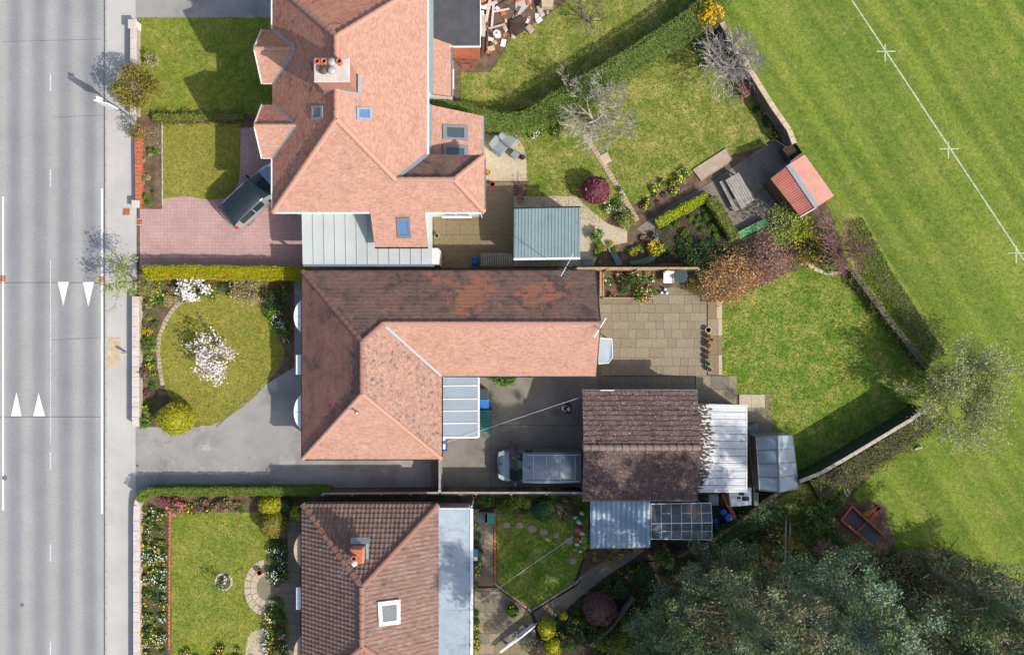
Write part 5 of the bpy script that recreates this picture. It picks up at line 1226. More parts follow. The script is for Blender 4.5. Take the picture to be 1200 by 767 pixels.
paving('patio_border', [(829, 353), (846, 353), (846, 439), (829, 439)], ['slab', 'slab_pale', 'slab_brown'], row=(.8, 1.2), wid=(.8, .85), z=.034)
paving('lower_patio_step', [(815, 440), (862, 440), (863, 473), (815, 473)], ['slab', 'slab_grey'], row=(.8, .85), wid=(.8, 1.1), z=.03)
paving('greenhouse_path', [(866, 460), (902, 461), (906, 506), (880, 512), (866, 500)], ['slab', 'slab_pale', 'slab_brown'], row=(.6, .9), wid=(.6, .9), z=.03)
paving('brown_patio', [(508, 213), (602, 213), (602, 314), (508, 314)], ['slab_brown', 'slab_brown', 'slab_brown'], row=(.85, 1.0), wid=(.8, 1.2))
sheet('round_corner_patio', [(567, 155), (592, 155), (605, 160), (614, 172), (617, 190), (617, 212), (567, 212)], .03, 'slab_pale')
sheet('shed_path', [(602, 230), (676, 230), (690, 245), (712, 262), (735, 270), (735, 284), (705, 290), (695, 312), (602, 312)], .03, 'slab_pale')
paving('lower_side_path', [(556, 596), (578, 596), (578, 686), (556, 686)], ['slab_grey', 'slab_brown', 'slab_grey', 'slab'], row=(.6, .62), wid=(.5, .62))
paving('lower_terrace', [(556, 688), (581, 688), (622, 718), (628, 742), (612, 790), (556, 790)], ['slab_grey', 'slab_brown', 'slab_grey', 'slab'], row=(.6, .62), wid=(.5, .9))
paving('lower_diagonal_path', [(625, 717), (676, 686), (692, 666), (742, 640), (756, 644), (700, 682), (634, 738)], ['slab_grey', 'slab_brown', 'slab_grey'], row=(.5, .6), wid=(.5, .7), rz=R(33))
sheet('shed_yard', [(745, 268), (790, 238), (832, 214), (862, 194), (905, 164), (926, 170), (940, 190), (925, 240), (900, 270), (864, 284), (832, 230), (770, 264), (756, 275)], .03, 'shed_yard')
pth = sheet('flower_circle_path', [(320, 652), (306, 657), (296, 666), (288, 678), (286, 690), (289, 704), (297, 715), (310, 722), (322, 722), (322, 652)], .026, 'joint_sand')
for ring_, (ra, rb) in enumerate(((1.0, 1.34), (.6, .97))):
    k_ = 10 - 2 * ring_
    for i in range(k_):
        t0, t1 = R(98 + 164 * i / k_ + .8), R(98 + 164 * (i + 1) / k_ - .8); c = W(313, 688)
        m_ = MB(); m_.prism([(c.x + ra * math.cos(t0), c.y + 1.25 * ra * math.sin(t0)), (c.x + rb * math.cos(t0), c.y + 1.25 * rb * math.sin(t0)), (c.x + rb * math.cos(t1), c.y + 1.25 * rb * math.sin(t1)), (c.x + ra * math.cos(t1), c.y + 1.25 * ra * math.sin(t1))], .0262, .045); m_.build('paving_slab', 'slab_pale', pth)
paving('house_side_path', [(340, 590), (352, 590), (352, 790), (336, 790), (334, 720), (318, 690), (334, 684)], ['slab_grey', 'slab_grey'], row=(.6, .6), wid=(.5, .6), z=.022)
sheet('pebble_circle', [(288, 790), (290, 748), (300, 738), (312, 742), (312, 790)], .03, 'slab_pale', smooth=2)
for i, (px, py, rx_) in enumerate(((593.6, 614.4, .21), (609, 615, .21), (623.7, 618.8, .25), (637.5, 622.6, .22), (651.5, 627, .18), (666.4, 633, .24), (671, 657, .2))):
    c = W(px, py); o = MB().lathe((c.x, c.y, .024), [(rx_, 0), (rx_, .02), (rx_ * .9, .03)], 14, 1.1, .85).build('stepping_stone', 'slab_pink', loc=(c.x, c.y, .024)); tag(o, 'round pinkish stepping stone set into the hexagonal lawn', 'stepping stone', 'stepping stones across the hexagonal lawn')
# raised timber bed edges
for lab, pts in (('pale timber edge along the front of the patio bed', [(706, 349), (766, 349)]), ('pale timber edge at the house end of the patio bed', [(706.5, 320), (706.5, 348)])):
    a, b = W(*pts[0]), W(*pts[1]); o = MB().bar((a.x, a.y, .09), (b.x, b.y, .09), .07, .18).build('timber_edge', 'wood', loc=(a.x, a.y, 0)); tag(o, lab, 'edging')

# ------------------------------------------------------------------ vehicles
def loft(root, M, ST, L, paint, roofmat, hoodmat, glassmat, flip=False):
    """ST rows: x, w, belt z, top z, roof half-width, segment kind to the next row, floor z"""
    secs = []
    for x, w, zb, zr, wr, kind in ST:
        hp = [(w * .9, .22), (w, .36), (w * 1.01, (zb + .36) / 2), (w * .985, zb), (wr, zr - .07 if zr - zb > .25 else zr - .03), (wr * .88, zr), (0, zr + .03)]
        secs.append([Vector((x, y, z)) for y, z in hp] + [Vector((x, -y, z)) for y, z in hp[-2::-1]])
    k = len(secs[0]); groups = {}
    for i in range(len(secs) - 1):
        kind = ST[i][5]
        for j in range(k - 1):
            top = j in (4, 5, 6, 7); side = j in (3, 8)
            g = 'body'
            if kind == 'hood' and top: g = 'bonnet'
            elif kind == 'wind': g = 'windscreen' if top else 'body'
            elif kind == 'rwind': g = 'rear_window' if top else 'body'
            elif kind in ('cab', 'win') and top: g = 'roof'
            elif kind == 'win' and side: g = 'side_window_%d_%d' % (i, j)
            groups.setdefault(g, []).append((secs[i][j], secs[i + 1][j], secs[i + 1][j + 1], secs[i][j + 1]))
    mats = dict(body=paint, bonnet=hoodmat, roof=roofmat)
    parts = {}
    for g, qs in groups.items():
        mb = MB(M); idx = {}
        for q in qs:
            f = []
            for p in q:
                kk = (round(p.x, 4), round(p.y, 4), round(p.z, 4))
                if kk not in idx: idx[kk] = len(mb.v); mb.v.append(tuple(M @ p))
                f.append(idx[kk])
            mb.f.append(tuple(f))
        if g == 'body':
            for s in (secs[0], secs[-1]): mb.add([M.inverted() @ (M @ p) for p in s], [tuple(range(k))])
            mb.add([s[0] for s in secs] + [s[-1] for s in secs], [(i, i + 1, len(secs) + i + 1, len(secs) + i) for i in range(len(secs) - 1)])
        nm = 'side_window' if g.startswith('side') else g
        parts[g] = mb.build(nm, mats.get(g, glassmat), root, smooth=(g in ('body', 'roof', 'bonnet', 'windscreen', 'rear_window')))
    return parts
def wheels(root, M, xs, w, r=.32):
    for x in xs:
        for s in (-1, 1):
            MM = M @ Matrix.Translation((x, s * w, r)) @ Matrix.Rotation(R(90) * -s, 4, 'X')
            t = MB(MM).lathe((0, 0, -.1), [(r * .62, 0), (r * .93, .01), (r, .04), (r, .16), (r * .93, .19), (r * .62, .2)], 20).build('wheel', 'tyre', root)
            MB(MM).lathe((0, 0, .06), [(r * .6, 0), (r * .6, .04), (r * .5, .05), (r * .15, .06)], 16).build('rim', 'steel', t)
def lamp(root, M, c, sz, mat, name, ry=0):
    MB(M).lathe(c, [(.3 * sz[2], -sz[2]), (1, -.3 * sz[2]), (1, .2 * sz[2]), (.5, sz[2])], 10, sz[0], sz[1]).build(name, mat, root, smooth=True)
# van
vc = Vector((1.55, -7.92, 0)); van = thing('van', 'blue-grey panel van with ribbed roof parked nose out by the garage', 'van', (vc.x, vc.y, .02))
M = Matrix.Translation((vc.x, vc.y, .02)) @ Matrix.Rotation(math.pi, 4, 'Z')
ST = [(-2.36, .86, 1.1, 1.9, .78, 'cab'), (-2.3, .92, 1.12, 1.95, .84, 'cab'), (-.4, .95, 1.14, 1.97, .87, 'cab'), (.35, .95, 1.12, 1.97, .86, 'win'), (.8, .95, 1.1, 1.95, .85, 'cab'), (.95, .94, 1.1, 1.92, .84, 'wind'), (1.3, .94, 1.07, 1.6, .82, 'wind'), (1.66, .92, 1.03, 1.2, .8, 'hood'), (1.8, .91, 1.01, 1.12, .79, 'hood'), (2.05, .88, .96, 1.03, .74, 'hood'), (2.22, .82, .9, .96, .66, 'hood'), (2.34, .74, .8, .86, .56, 'hood'), (2.42, .62, .66, .72, .46, 'hood')]
loft(van, M, ST, 4.8, 'van_blue', 'van_blue', 'van_blue', 'glass_car')
wheels(van, M, (-1.5, 1.5), .82, .33)
for x in (-2.0, -1.15, -.4, .35): MB(M).box(x - .02, x + .02, -.7, .7, 1.985, 2.015).build('roof_rib', 'van_rib', van)
for s in (-1, 1):
    MB(M).box(-2.25, .7, s * .74 - .025, s * .74 + .025, 1.96, 2.02).build('roof_rail', 'van_rib', van)
    MB(M).add([(2.0, s * .64, 1.07), (2.33, s * .5, .93), (2.32, s * .74, .86), (2.0, s * .87, 1.0), (2.05, s * .6, .9), (2.36, s * .48, .72), (2.33, s * .76, .7), (2.02, s * .86, .86)], [(0, 1, 2, 3), (7, 6, 5, 4), (0, 4, 5, 1), (1, 5, 6, 2), (2, 6, 7, 3), (3, 7, 4, 0)]).build('headlight', 'lens', van)
    MB(M).obox((1.35, s * 1.06, 1.2), (.14, .22, .24)).build('door_mirror', 'black_plastic', van)
MB(M).box(1.6, 1.63, -.55, .1, 1.15, 1.17).box(1.6, 1.63, .1, .6, 1.15, 1.17).build('wiper', 'black_plastic', van); MB(M).box(-2.40, -2.36, -.7, .7, .9, 1.7).build('rear_window', 'glass_car', van)
MB(M).box(2.42, 2.47, -.5, .5, .35, .6).box(2.1, 2.3, -.12, -.02, 1.02, 1.03).build('grille', 'black_plastic', van)
for x in (.82, -.42):
    for s in (-1, 1): MB(M).box(x - .008, x + .008, s * .952 - .012, s * .952 + .012, .4, 1.1).build('door_seam', 'black_plastic', van)
MB(M).box(1.64, 1.7, -.72, .72, 1.19, 1.215).build('scuttle', 'black_plastic', van); MB(M).lathe((.55, 0, 2.0), [(.05, 0), (.03, .05)], 8).build('roof_aerial', 'black_plastic', van)
# car
cc = W(301, 230, .3); car = thing('parked_car', 'silver car with a black roof parked askew on the pink block drive', 'car', (cc.x, cc.y, .02))
M = Matrix.Translation((cc.x, cc.y, .02)) @ Matrix.Rotation(R(43), 4, 'Z')
ST = [(-2.14, .48, .72, .84, .44, 'body'), (-2.12, .64, .84, .96, .56, 'body'), (-2.06, .75, .93, 1.08, .64, 'rwind'), (-1.96, .81, .97, 1.3, .66, 'rwind'), (-1.84, .84, .98, 1.46, .67, 'cab'), (-1.7, .86, .98, 1.52, .69, 'cab'), (-1.55, .87, .98, 1.545, .70, 'win'), (-1.0, .88, .98, 1.575, .715, 'win'), (-.62, .88, .97, 1.58, .72, 'cab'), (-.55, .88, .97, 1.58, .72, 'win'), (.1, .88, .96, 1.555, .71, 'cab'), (.22, .88, .95, 1.54, .70, 'cab'), (.3, .88, .95, 1.52, .70, 'wind'), (.7, .88, .94, 1.28, .71, 'wind'), (1.1, .87, .92, 1.02, .74, 'hood'), (1.4, .86, .89, .97, .72, 'hood'), (1.7, .83, .84, .9, .66, 'hood'), (2.0, .7, .74, .76, .55, 'hood'), (2.1, .55, .6, .62, .45, 'hood')]
loft(car, M, ST, 4.2, 'car_silver', 'car_black', 'car_silver_shade', 'glass_car')
wheels(car, M, (-1.3, 1.3), .76, .31)
for s in (-1, 1):
    MB(M).obox((-1.98, s * .76, 1.0), (.16, .12, .34), s * R(24), (0, R(12))).build('tail_light', 'tail_red', car); MB(M).obox((.45, s * .98, 1.0), (.12, .2, .14)).build('door_mirror', 'black_plastic', car)
    MB(M).box(-1.6, .1, s * .69 - .012, s * .69 + .012, 1.53, 1.565).build('roof_rail', 'steel', car); MB(M).obox((1.88, s * .6, .8), (.3, .2, .1)).build('headlight', 'lens', car)
    for x in (-.95, .0): MB(M).box(x, x + .16, s * .89, s * .915, .85, .88).build('door_handle', 'car_silver', car)
MB(M).box(-2.16, -2.08, -.62, .62, .4, .62).build('rear_bumper', 'black_plastic', car); MB(M).box(-2.125, -2.1, -.26, .26, .7, .81).build('number_plate', 'yellow_plastic', car)
MB(M).box(.0, .08, -.03, .03, 1.6, 1.64).tube([(-1.5, 0, 1.6), (-1.62, 0, 1.72)], .012, 5).build('roof_aerial', 'black_plastic', car)

# ------------------------------------------------------------------ person
def skin_obj(name, V, E, rad, mat, parent, sub=1):
    me = bpy.data.meshes.new(name); me.from_pydata([Vector(v) for v in V], E, []); me.materials.append(MATS[mat])
    o = bpy.data.objects.new(name, me); COL.objects.link(o); o.parent = parent
    sk = o.modifiers.new('skin', 'SKIN'); sk.use_smooth_shade = True
    lay = me.skin_vertices[0] if me.skin_vertices else None
    for i, r in enumerate(rad):
        r = r if isinstance(r, tuple) else (r, r); lay.data[i].radius = r
    lay.data[0].use_root = True
    s = o.modifiers.new('sub', 'SUBSURF'); s.levels = sub; s.render_levels = sub
    return o
pp = W(667.5, 479, 1.55); pe = thing('person', 'person in a dark navy jacket standing in the yard holding a small controller', 'person', (pp.x, pp.y, .021)); pe.rotation_euler.z = math.pi   # faces -x
def person():
    z = 0
    J = dict(pel=(0, 0, .95), spi=(0, 0, 1.12), che=(.0, 0, 1.34), nec=(.02, 0, 1.5), hed=(.06, 0, 1.58))
    V = [J['pel'], J['spi'], J['che'], J['nec'], J['hed']]; E = [(0, 1), (1, 2), (2, 3), (3, 4)]; rad = [(.14, .11), (.13, .1), (.15, .11), .055, .05]
    for s in (-1, 1):
        k = len(V); V += [(0, s * .09, .9), (.02, s * .1, .5), (-.01, s * .11, .1), (.06, s * .12, .05), (.14, s * .13, .04)]; rad += [.09, .062, .045, .045, .035]
        E += [(0, k), (k, k + 1), (k + 1, k + 2), (k + 2, k + 3), (k + 3, k + 4)]
        k = len(V); V += [(0, s * .17, 1.4), (.0, s * .23, 1.15), (.22, s * .16, 1.08), (.27, s * .12, 1.09)]; rad += [.065, .048, .036, .032]
        E += [(2, k), (k, k + 1), (k + 1, k + 2), (k + 2, k + 3)]
    return V, E, rad
V, E, rad = person()
body = skin_obj('body', V, E, rad, 'skin', pe, 2)
hd = MB(); hd.lathe((0, 0, 0), [(.03, -.125), (.062, -.1), (.078, -.05), (.084, 0), (.082, .05), (.06, .095), (.02, .115)], 16, 1.15, .95)
hd.lathe((.098, 0, -.02), [(.004, -.03), (.016, -.02), (.01, .02), (.003, .03)], 8); hd.lathe((0, .082, -.01), [(.006, -.03), (.014, 0), (.008, .03)], 8); hd.lathe((0, -.082, -.01), [(.006, -.03), (.014, 0), (.008, .03)], 8)
hd.box(.086, .094, -.025, .025, -.065, -.057)
ho = hd.build('head', 'skin', None, local=True, smooth=True); ho.parent = pe; ho.location = (.075, 0, 1.67); ho.rotation_euler = (0, R(18), 0)
for s in (-1, 1): e_ = MB().lathe((.088, s * .032, .01), [(.004, -.008), (.011, 0), (.004, .008)], 8).build('eye', 'eye_dark', None, local=True); e_.parent = ho
hr = MB().lathe((-.012, 0, .012), [(.083, -.04), (.093, .0), (.09, .05), (.066, .1), (.02, .122)], 16, 1.12, .97).build('hair', 'hair_grey', None, local=True, smooth=True); hr.parent = ho
JV = [(0, 0, .86), (0, 0, 1.0), (0, 0, 1.14), (0, 0, 1.36), (.01, 0, 1.47)]; JE = [(0, 1), (1, 2), (2, 3), (3, 4)]; JR = [(.17, .13), (.165, .13), (.16, .125), (.18, .135), (.075, .08)]
for s in (-1, 1):
    k = len(JV); JV += [(0, s * .18, 1.42), (-.01, s * .25, 1.15), (.18, s * .18, 1.085)]; JR += [.085, .068, .052]; JE += [(3, k), (k, k + 1), (k + 1, k + 2)]
skin_obj('jacket', JV, JE, JR, 'navy_cloth', pe, 2)
TV = [(0, 0, .93)]; TE = []; TR = [(.15, .12)]
for s in (-1, 1):
    k = len(TV); TV += [(0, s * .095, .84), (.02, s * .1, .5), (-.01, s * .11, .1)]; TR += [.1, .078, .066]; TE += [(0, k), (k, k + 1), (k + 1, k + 2)]
skin_obj('trousers', TV, TE, TR, 'dark_cloth', pe, 2)
for s in (-1, 1):
    sm = MB().bbox(-.09, .18, s * .12 - .05, s * .12 + .05, 0, .09, .03).build('shoe', 'black_plastic', None, local=True); sm.parent = pe
    hv = [(.27, s * .12, 1.09), (.32, s * .105, 1.095)]; he_ = [(0, 1)]; hr_ = [(.03, .02), (.036, .017)]
    for i, (dy, ln) in enumerate(((-.03, .075), (-.01, .085), (.01, .08), (.03, .065))):
        k = len(hv); hv += [(.35, s * .105 + dy * .8, 1.1), (.35 + ln * .6, s * (.1 - .01) + dy * .8, 1.1 - .015), (.35 + ln * .7, s * .085 + dy * .8, 1.1 - .045)]; hr_ += [.0095, .0085, .0075]; he_ += [(1, k), (k, k + 1), (k + 1, k + 2)]
    k = len(hv); hv += [(.31, s * .075, 1.115), (.345, s * .06, 1.13)]; hr_ += [.011, .009]; he_ += [(0, k), (k, k + 1)]
    skin_obj('hand', hv, he_, hr_, 'skin', pe, 1)
ctl = thing('drone_controller', 'small pale remote controller held in both hands by the person in the yard', 'controller', (pp.x - .38, pp.y, 1.12))
q = Vector((pp.x - .38, pp.y, 1.12))
MB().bbox(q.x - .05, q.x + .05, q.y - .09, q.y + .09, q.z - .03, q.z + .012, .008).build('case', 'white_plastic', ctl); MB().box(q.x - .13, q.x - .055, q.y - .075, q.y + .075, q.z + .0, q.z + .015).build('screen', 'black_plastic', ctl)
for s in (-1, 1): MB().lathe((q.x + .01, q.y + s * .05, q.z + .012), [(.012, 0), (.008, .02), (.012, .024)], 8).build('stick', 'dark_metal', ctl)

# ------------------------------------------------------------------ street and yard objects
# speed sign on a post, sun panel on top
b0 = W(149, 134); sp_ = thing('speed_sign', 'white sign panel on a steel post beside the olive shrub at the pavement', 'sign', b0)
MB().tube([(b0.x, b0.y, 0), (b0.x, b0.y, 3.45)], .05, 10).build('post', 'steel', sp_)
MB().box(b0.x - .06, b0.x + .06, b0.y + .055, b0.y + .13, 2.1, 2.5).build('control_box', 'grey_metal', sp_)
MB(Matrix.Translation((b0.x, b0.y, 0)) @ Matrix.Rotation(R(-14), 4, 'Z')).box(-.42, .42, -.13, -.055, 2.05, 3.25).build('panel', 'sign_white', sp_)
MB(Matrix.Translation((b0.x, b0.y, 3.5)) @ Matrix.Rotation(R(-14), 4, 'Z') @ Matrix.Rotation(R(25), 4, 'X')).box(-.17, .17, -.11, .11, -.015, .015).build('solar_panel', 'white_plastic', sp_)
# telecom marker post
b0 = W(148, 413); mp_ = thing('marker_post', 'short grey marker post with a small plate on the pavement by the stone wall', 'post', b0)
MB().box(b0.x - .05, b0.x + .05, b0.y - .05, b0.y + .05, 0, .62).build('post', 'stone', mp_); MB().box(b0.x - .09, b0.x + .09, b0.y - .07, b0.y - .052, .42, .68).build('plate', 'white_plastic', mp_)
def wheelie(px, py, label, mat, w=.5, d=.55, h=1.05, rz=0, lid=None):
    c = W(px, py, h); t = thing('wheelie_bin', label, 'bin', (c.x, c.y, .02)); M = Matrix.Translation((c.x, c.y, .02)) @ Matrix.Rotation(rz, 4, 'Z')
    a, b = w / 2, d / 2
    MB(M).add([(-a * .8, -b * .8, .05), (a * .8, -b * .8, .05), (a * .8, b * .8, .05), (-a * .8, b * .8, .05), (-a, -b, h - .1), (a, -b, h - .1), (a, b, h - .1), (-a, b, h - .1)], [(3, 2, 1, 0), (4, 5, 6, 7), (0, 1, 5, 4), (1, 2, 6, 5), (2, 3, 7, 6), (3, 0, 4, 7)]).build('bin_body', mat, t)
    MB(M).bbox(-a - .03, a + .03, -b - .03, b + .03, h - .098, h, .04).build('lid', lid or mat, t); MB(M).tube([(-a * .7, -b - .08, h - .06), (a * .7, -b - .08, h - .06)], .018, 6).build('handle', mat, t)
    for s in (-1, 1): MB(M @ Matrix.Translation((s * a * .85, -b * .8, .1)) @ Matrix.Rotation(R(90), 4, 'Y')).lathe((0, 0, -.03), [(.1, 0), (.1, .06)], 12).build('wheel', 'tyre', t)
wheelie(566, 461, 'dark grey wheelie bin beside the glazed lean-to', 'bin_dark'); wheelie(566.5, 473, 'bright blue wheelie bin between the grey bin and the green store', 'bin_blue', .55, .5)
wheelie(565.5, 606, 'dark grey wheelie bin on the path beside the flat roof annexe', 'bin_dark', .55, .6); wheelie(574, 607, 'teal green wheelie bin at the corner of the hexagonal lawn', 'bin_green', .55, .6)
wheelie(556.5, 305, 'dark blue bin beside the slatted store', 'barrel_blue', .32, .4, .6)
c = W(568.5, 493, 1.2); gs = thing('garden_store', 'dark green ribbed plastic store below the blue bin', 'storage box', (c.x, c.y, .02))
MB().box(c.x - .35, c.x + .35, c.y - .62, c.y + .62, .02, 1.12).build('store_body', 'store_green', gs)
for i in range(8): y = c.y - .62 + i * .155; MB().bbox(c.x - .39, c.x + .39, y + .006, y + .149, 1.121, 1.18, .02).build('lid_panel', 'store_green', gs)
for px, py, lab in ((521, 514, 'blue recycling crate under the lean-to fascia'), (521, 524, 'blue recycling crate with a label standing against the bungalow wall')):
    c = W(px, py, .35); t = thing('recycling_crate', lab, 'crate', (c.x, c.y, .02))
    m = MB(); m.box(c.x - .15, c.x + .15, c.y - .2, c.y + .2, .02, .05)
    for s in (-1, 1): m.box(c.x + s * .15 - .01, c.x + s * .15 + .01, c.y - .2, c.y + .2, .05, .35).box(c.x - .14, c.x + .14, c.y + s * .2 - .01, c.y + s * .2 + .01, .05, .35)
    m.build('crate_body', 'bin_blue', t); MB().box(c.x - .13, c.x + .13, c.y - .18, c.y + .18, .2, .24).build('contents', 'white_plastic', t)
# washing lines
def line(label, p, q, sag=.15, posts=()):
    t = thing('washing_line', label, 'washing line', (p.x, p.y, 0)); pts = []
    for i in range(13): u = i / 12; v = p.lerp(q, u); pts.append(v - Vector((0, 0, sag * 4 * u * (1 - u))))
    MB().tube(pts, .008, 5).build('cord', 'white_plastic', t)
    for s in posts: MB().tube([(s.x, s.y, 0), tuple(s)], .035, 8).build('post', 'steel', t)
line('white washing line from the bungalow eave across the yard to the garage', W(517, 520, 2.5), W(681, 465, 2.4), .1)
q = W(671, 629, 2.1); line('white washing line across the hexagonal lawn to a metal post', W(556, 709, 2.3), q, .15, [q])
# garden furniture
def lounger(px, py, rz, lab):
    c = W(px, py, .45); t = thing('garden_armchair', lab, 'chair', (c.x, c.y, .03), 'grey garden armchairs on the round patio'); M = Matrix.Translation((c.x, c.y, .03)) @ Matrix.Rotation(rz, 4, 'Z')
    MB(M).bbox(-.32, .34, -.32, .32, .3, .44, .05).build('seat', 'cushion_grey', t)
    MB(M @ Matrix.Translation((-.36, 0, .42)) @ Matrix.Rotation(R(-22), 4, 'Y')).bbox(-.06, .08, -.34, .34, -.08, .6, .05).build('backrest', 'cushion_grey', t)
    for s in (-1, 1):
        MB(M).bbox(-.38, .3, s * .37 - .035, s * .37 + .035, .55, .6, .015).build('armrest', 'gutter_grey', t)
        for x in (-.3, .26): MB(M).box(x - .025, x + .025, s * .37 - .025, s * .37 + .025, 0, .55).build('leg', 'gutter_grey', t)
lounger(586, 173, R(-40), 'grey cushioned garden armchair on the round-cornered patio'); lounger(597, 164, R(-40), 'grey cushioned garden armchair on the round-cornered patio')
c = W(603.5, 180.5, .4); t = thing('footstool', 'small grey square footstool in front of the armchairs', 'stool', (c.x, c.y, .03)); M = Matrix.Translation((c.x, c.y, .03)) @ Matrix.Rotation(R(-40), 4, 'Z')
MB(M).bbox(-.22, .22, -.22, .22, .28, .38, .04).build('cushion', 'cushion_grey', t)
for x in (-.17, .17):
    for y in (-.17, .17): MB(M).box(x - .02, x + .02, y - .02, y + .02, 0, .28).build('leg', 'gutter_grey', t)
c = W(573, 148, .7); t = thing('kettle_barbecue', 'round blue-grey covered barbecue by the corner of the rear extension', 'barbecue', (c.x, c.y, .02))
MB().lathe((c.x, c.y, .55), [(.05, 0), (.2, .06), (.27, .2), (.28, .24)], 18).build('bowl', 'bin_dark', t, smooth=True); MB().lathe((c.x, c.y, .795), [(.285, 0), (.25, .12), (.14, .2), (.03, .23)], 18).build('lid', 'gutter_grey', t, smooth=True)
for k in range(3): a = k * 2.1; MB().tube([(c.x + .12 * math.cos(a), c.y + .12 * math.sin(a), .6), (c.x + .28 * math.cos(a), c.y + .28 * math.sin(a), 0)], .015, 6).build('leg', 'steel', t)
# slatted table and bench, green bench
def slat_set(name, label, cat, quad, h, n, mat, legmat=None):
    p = [W(*q, h) for q in quad]; cen = sum(p, Vector()) / 4; t = thing(name, label, cat, (cen.x, cen.y, .03))
    for i in range(n):
        u0, u1 = i / n + .01 / n * 6, (i + 1) / n - .06 / n
        a, b, c, d = p[0].lerp(p[1], u0), p[0].lerp(p[1], u1), p[3].lerp(p[2], u1), p[3].lerp(p[2], u0)
        MB().slab([a, b, c, d], .035).build('slat', mat, t)
    for q in p: r = q.lerp(cen, .14); MB().box(r.x - .04, r.x + .04, r.y - .04, r.y + .04, .03, h - .04).build('leg', legmat or mat, t)
    for u in (.15, .85): a, b = p[0].lerp(p[3], u), p[1].lerp(p[2], u); MB().bar(a - Vector((0, 0, .07)), b - Vector((0, 0, .07)), .06, .06).build('batten', legmat or mat, t)
slat_set('slatted_table', 'weathered grey slatted garden table in the shed yard', 'table', [(850, 211), (866, 202), (884, 234), (869, 245)], .72, 6, 'wood_grey'); slat_set('slatted_bench', 'narrow weathered slatted bench beside the grey garden table', 'bench', [(843, 213), (847.5, 211), (866, 246), (861, 248)], .45, 3, 'wood_grey')
slat_set('green_bench', 'green painted slatted bench at the edge of the shed yard', 'bench', [(864, 272), (867, 279.5), (901, 263), (897, 255)], .45, 3, 'bench_green')
# white chair and round dark table on patio
c = W(783, 325, .5); t = thing('white_garden_chair', 'white metal garden chair beside the round dark table', 'chair', (c.x, c.y, .05))
MB().bbox(c.x - .25, c.x + .25, c.y - .32, c.y + .18, .42, .47, .02).build('seat', 'white_plastic', t); MB().obox((c.x, c.y + .26, .72), (.48, .05, .55), 0, (R(-14), 0)).build('backrest', 'white_plastic', t)
for s in (-1, 1):
    MB().tube([(c.x + s * .28, c.y + .3, .68), (c.x + s * .29, c.y - .3, .66)], .018, 6).build('armrest', 'white_plastic', t)
    for y in (-.28, .3): MB().tube([(c.x + s * .28, c.y + y, .67 if y < 0 else .98), (c.x + s * .28, c.y + y, 0.02)], .018, 6).build('leg', 'white_plastic', t)
c = W(797.5, 322.5, .72); t = thing('round_table', 'round dark glass garden table by the patio fence', 'table', (c.x, c.y, .04))
MB().lathe((c.x, c.y, .7), [(.36, 0), (.38, .015), (.36, .03)], 24).build('table_top', 'glass_dark', t); MB().lathe((c.x, c.y, .68), [(.385, 0), (.4, .02), (.385, .035), (.37, .02)], 24).build('rim', 'gutter_grey', t)
for k in range(4): a = k * 1.57 + .5; MB().tube([(c.x + .3 * math.cos(a), c.y + .3 * math.sin(a), .69), (c.x + .36 * math.cos(a), c.y + .36 * math.sin(a), .02)], .014, 6).build('leg', 'gutter_grey', t)
# plant pots
TUFT = {}
def tuft(k, mat, n=60, r=.14, h=.22, leaf=.045, blade=False):
    key = (k, mat)
    if key not in TUFT: TUFT[key] = tuft_mesh('foliage', n, r, h, mat, leaf, blade)
    return TUFT[key]
def plant_pot(px, py, r, h, mat, label, plant='shrub_mid', group=None, soil=True, ring=None):
    c = W(px, py, h); t = thing('plant_pot', label, 'plant pot', (c.x, c.y, .04), group); z = .04
    MB().lathe((c.x, c.y, z), [(r * .7, 0), (r * .95, h * .8), (r * 1.05, h * .82), (r * 1.05, h), (r * .88, h), (r * .86, h - .05)], 16).build('pot', mat, t)
    MB().lathe((c.x, c.y, z + h - .06), [(r * .86, 0), (r * .86, .01)], 14).build('compost', 'dark_soil', t)
    if plant: obj_from(tuft('pot', plant), 'foliage', t, (0, 0, h - .05), (0, 0, random.uniform(0, 6)), (r / .16, r / .16, r / .16))
for i, (px, py, r, m, pl, what) in enumerate(((830, 386.5, .17, 'pot_cream', None, 'empty cream pot at the head of the pot row'), (830, 394, .15, 'terracotta', 'shrub_olive', 'terracotta pot with an olive plant, second in the pot row'), (829, 399.5, .1, 'pot_dark', 'purple', 'small dark pot with a purple plant in the pot row'), (834.5, 398, .09, 'terracotta', 'shrub_olive', 'small terracotta pot set outside the pot row'), (830, 405, .16, 'terracotta', 'shrub_olive', 'large terracotta pot in the middle of the pot row'), (829, 412.5, .13, 'pot_dark', 'brown_heather', 'dark pot with brown heather in the pot row'), (829, 419, .14, 'terracotta', 'bramble', 'terracotta pot with a faded plant in the pot row'), (829.5, 426, .15, 'bin_teal', 'shrub_mid', 'teal glazed pot in the pot row'), (831.5, 433, .15, 'pot_cream', 'brown_heather', 'cream pot at the step end of the pot row'))):
    plant_pot(px, py, r, .28, m, what, pl, 'row of pots along the patio border')
plant_pot(768, 277, .2, .3, 'pot_blue', 'blue glazed pot on the path beside the vegetable plot', 'shrub_olive'); plant_pot(765 + 1, 288, .17, .28, 'pot_blue', 'blue glazed pot next to the yellow flowers', 'shrub_lime')
plant_pot(701, 292, .18, .28, 'terracotta', 'terracotta pot on the path right of the metal shed', 'weed'); plant_pot(571, 202, .17, .3, 'terracotta', 'terracotta pot with orange flowers against the house corner', 'petal_orange'); plant_pot(577, 216, .15, .3, 'red_paint', 'red pot below the terracotta pot at the house corner', None)
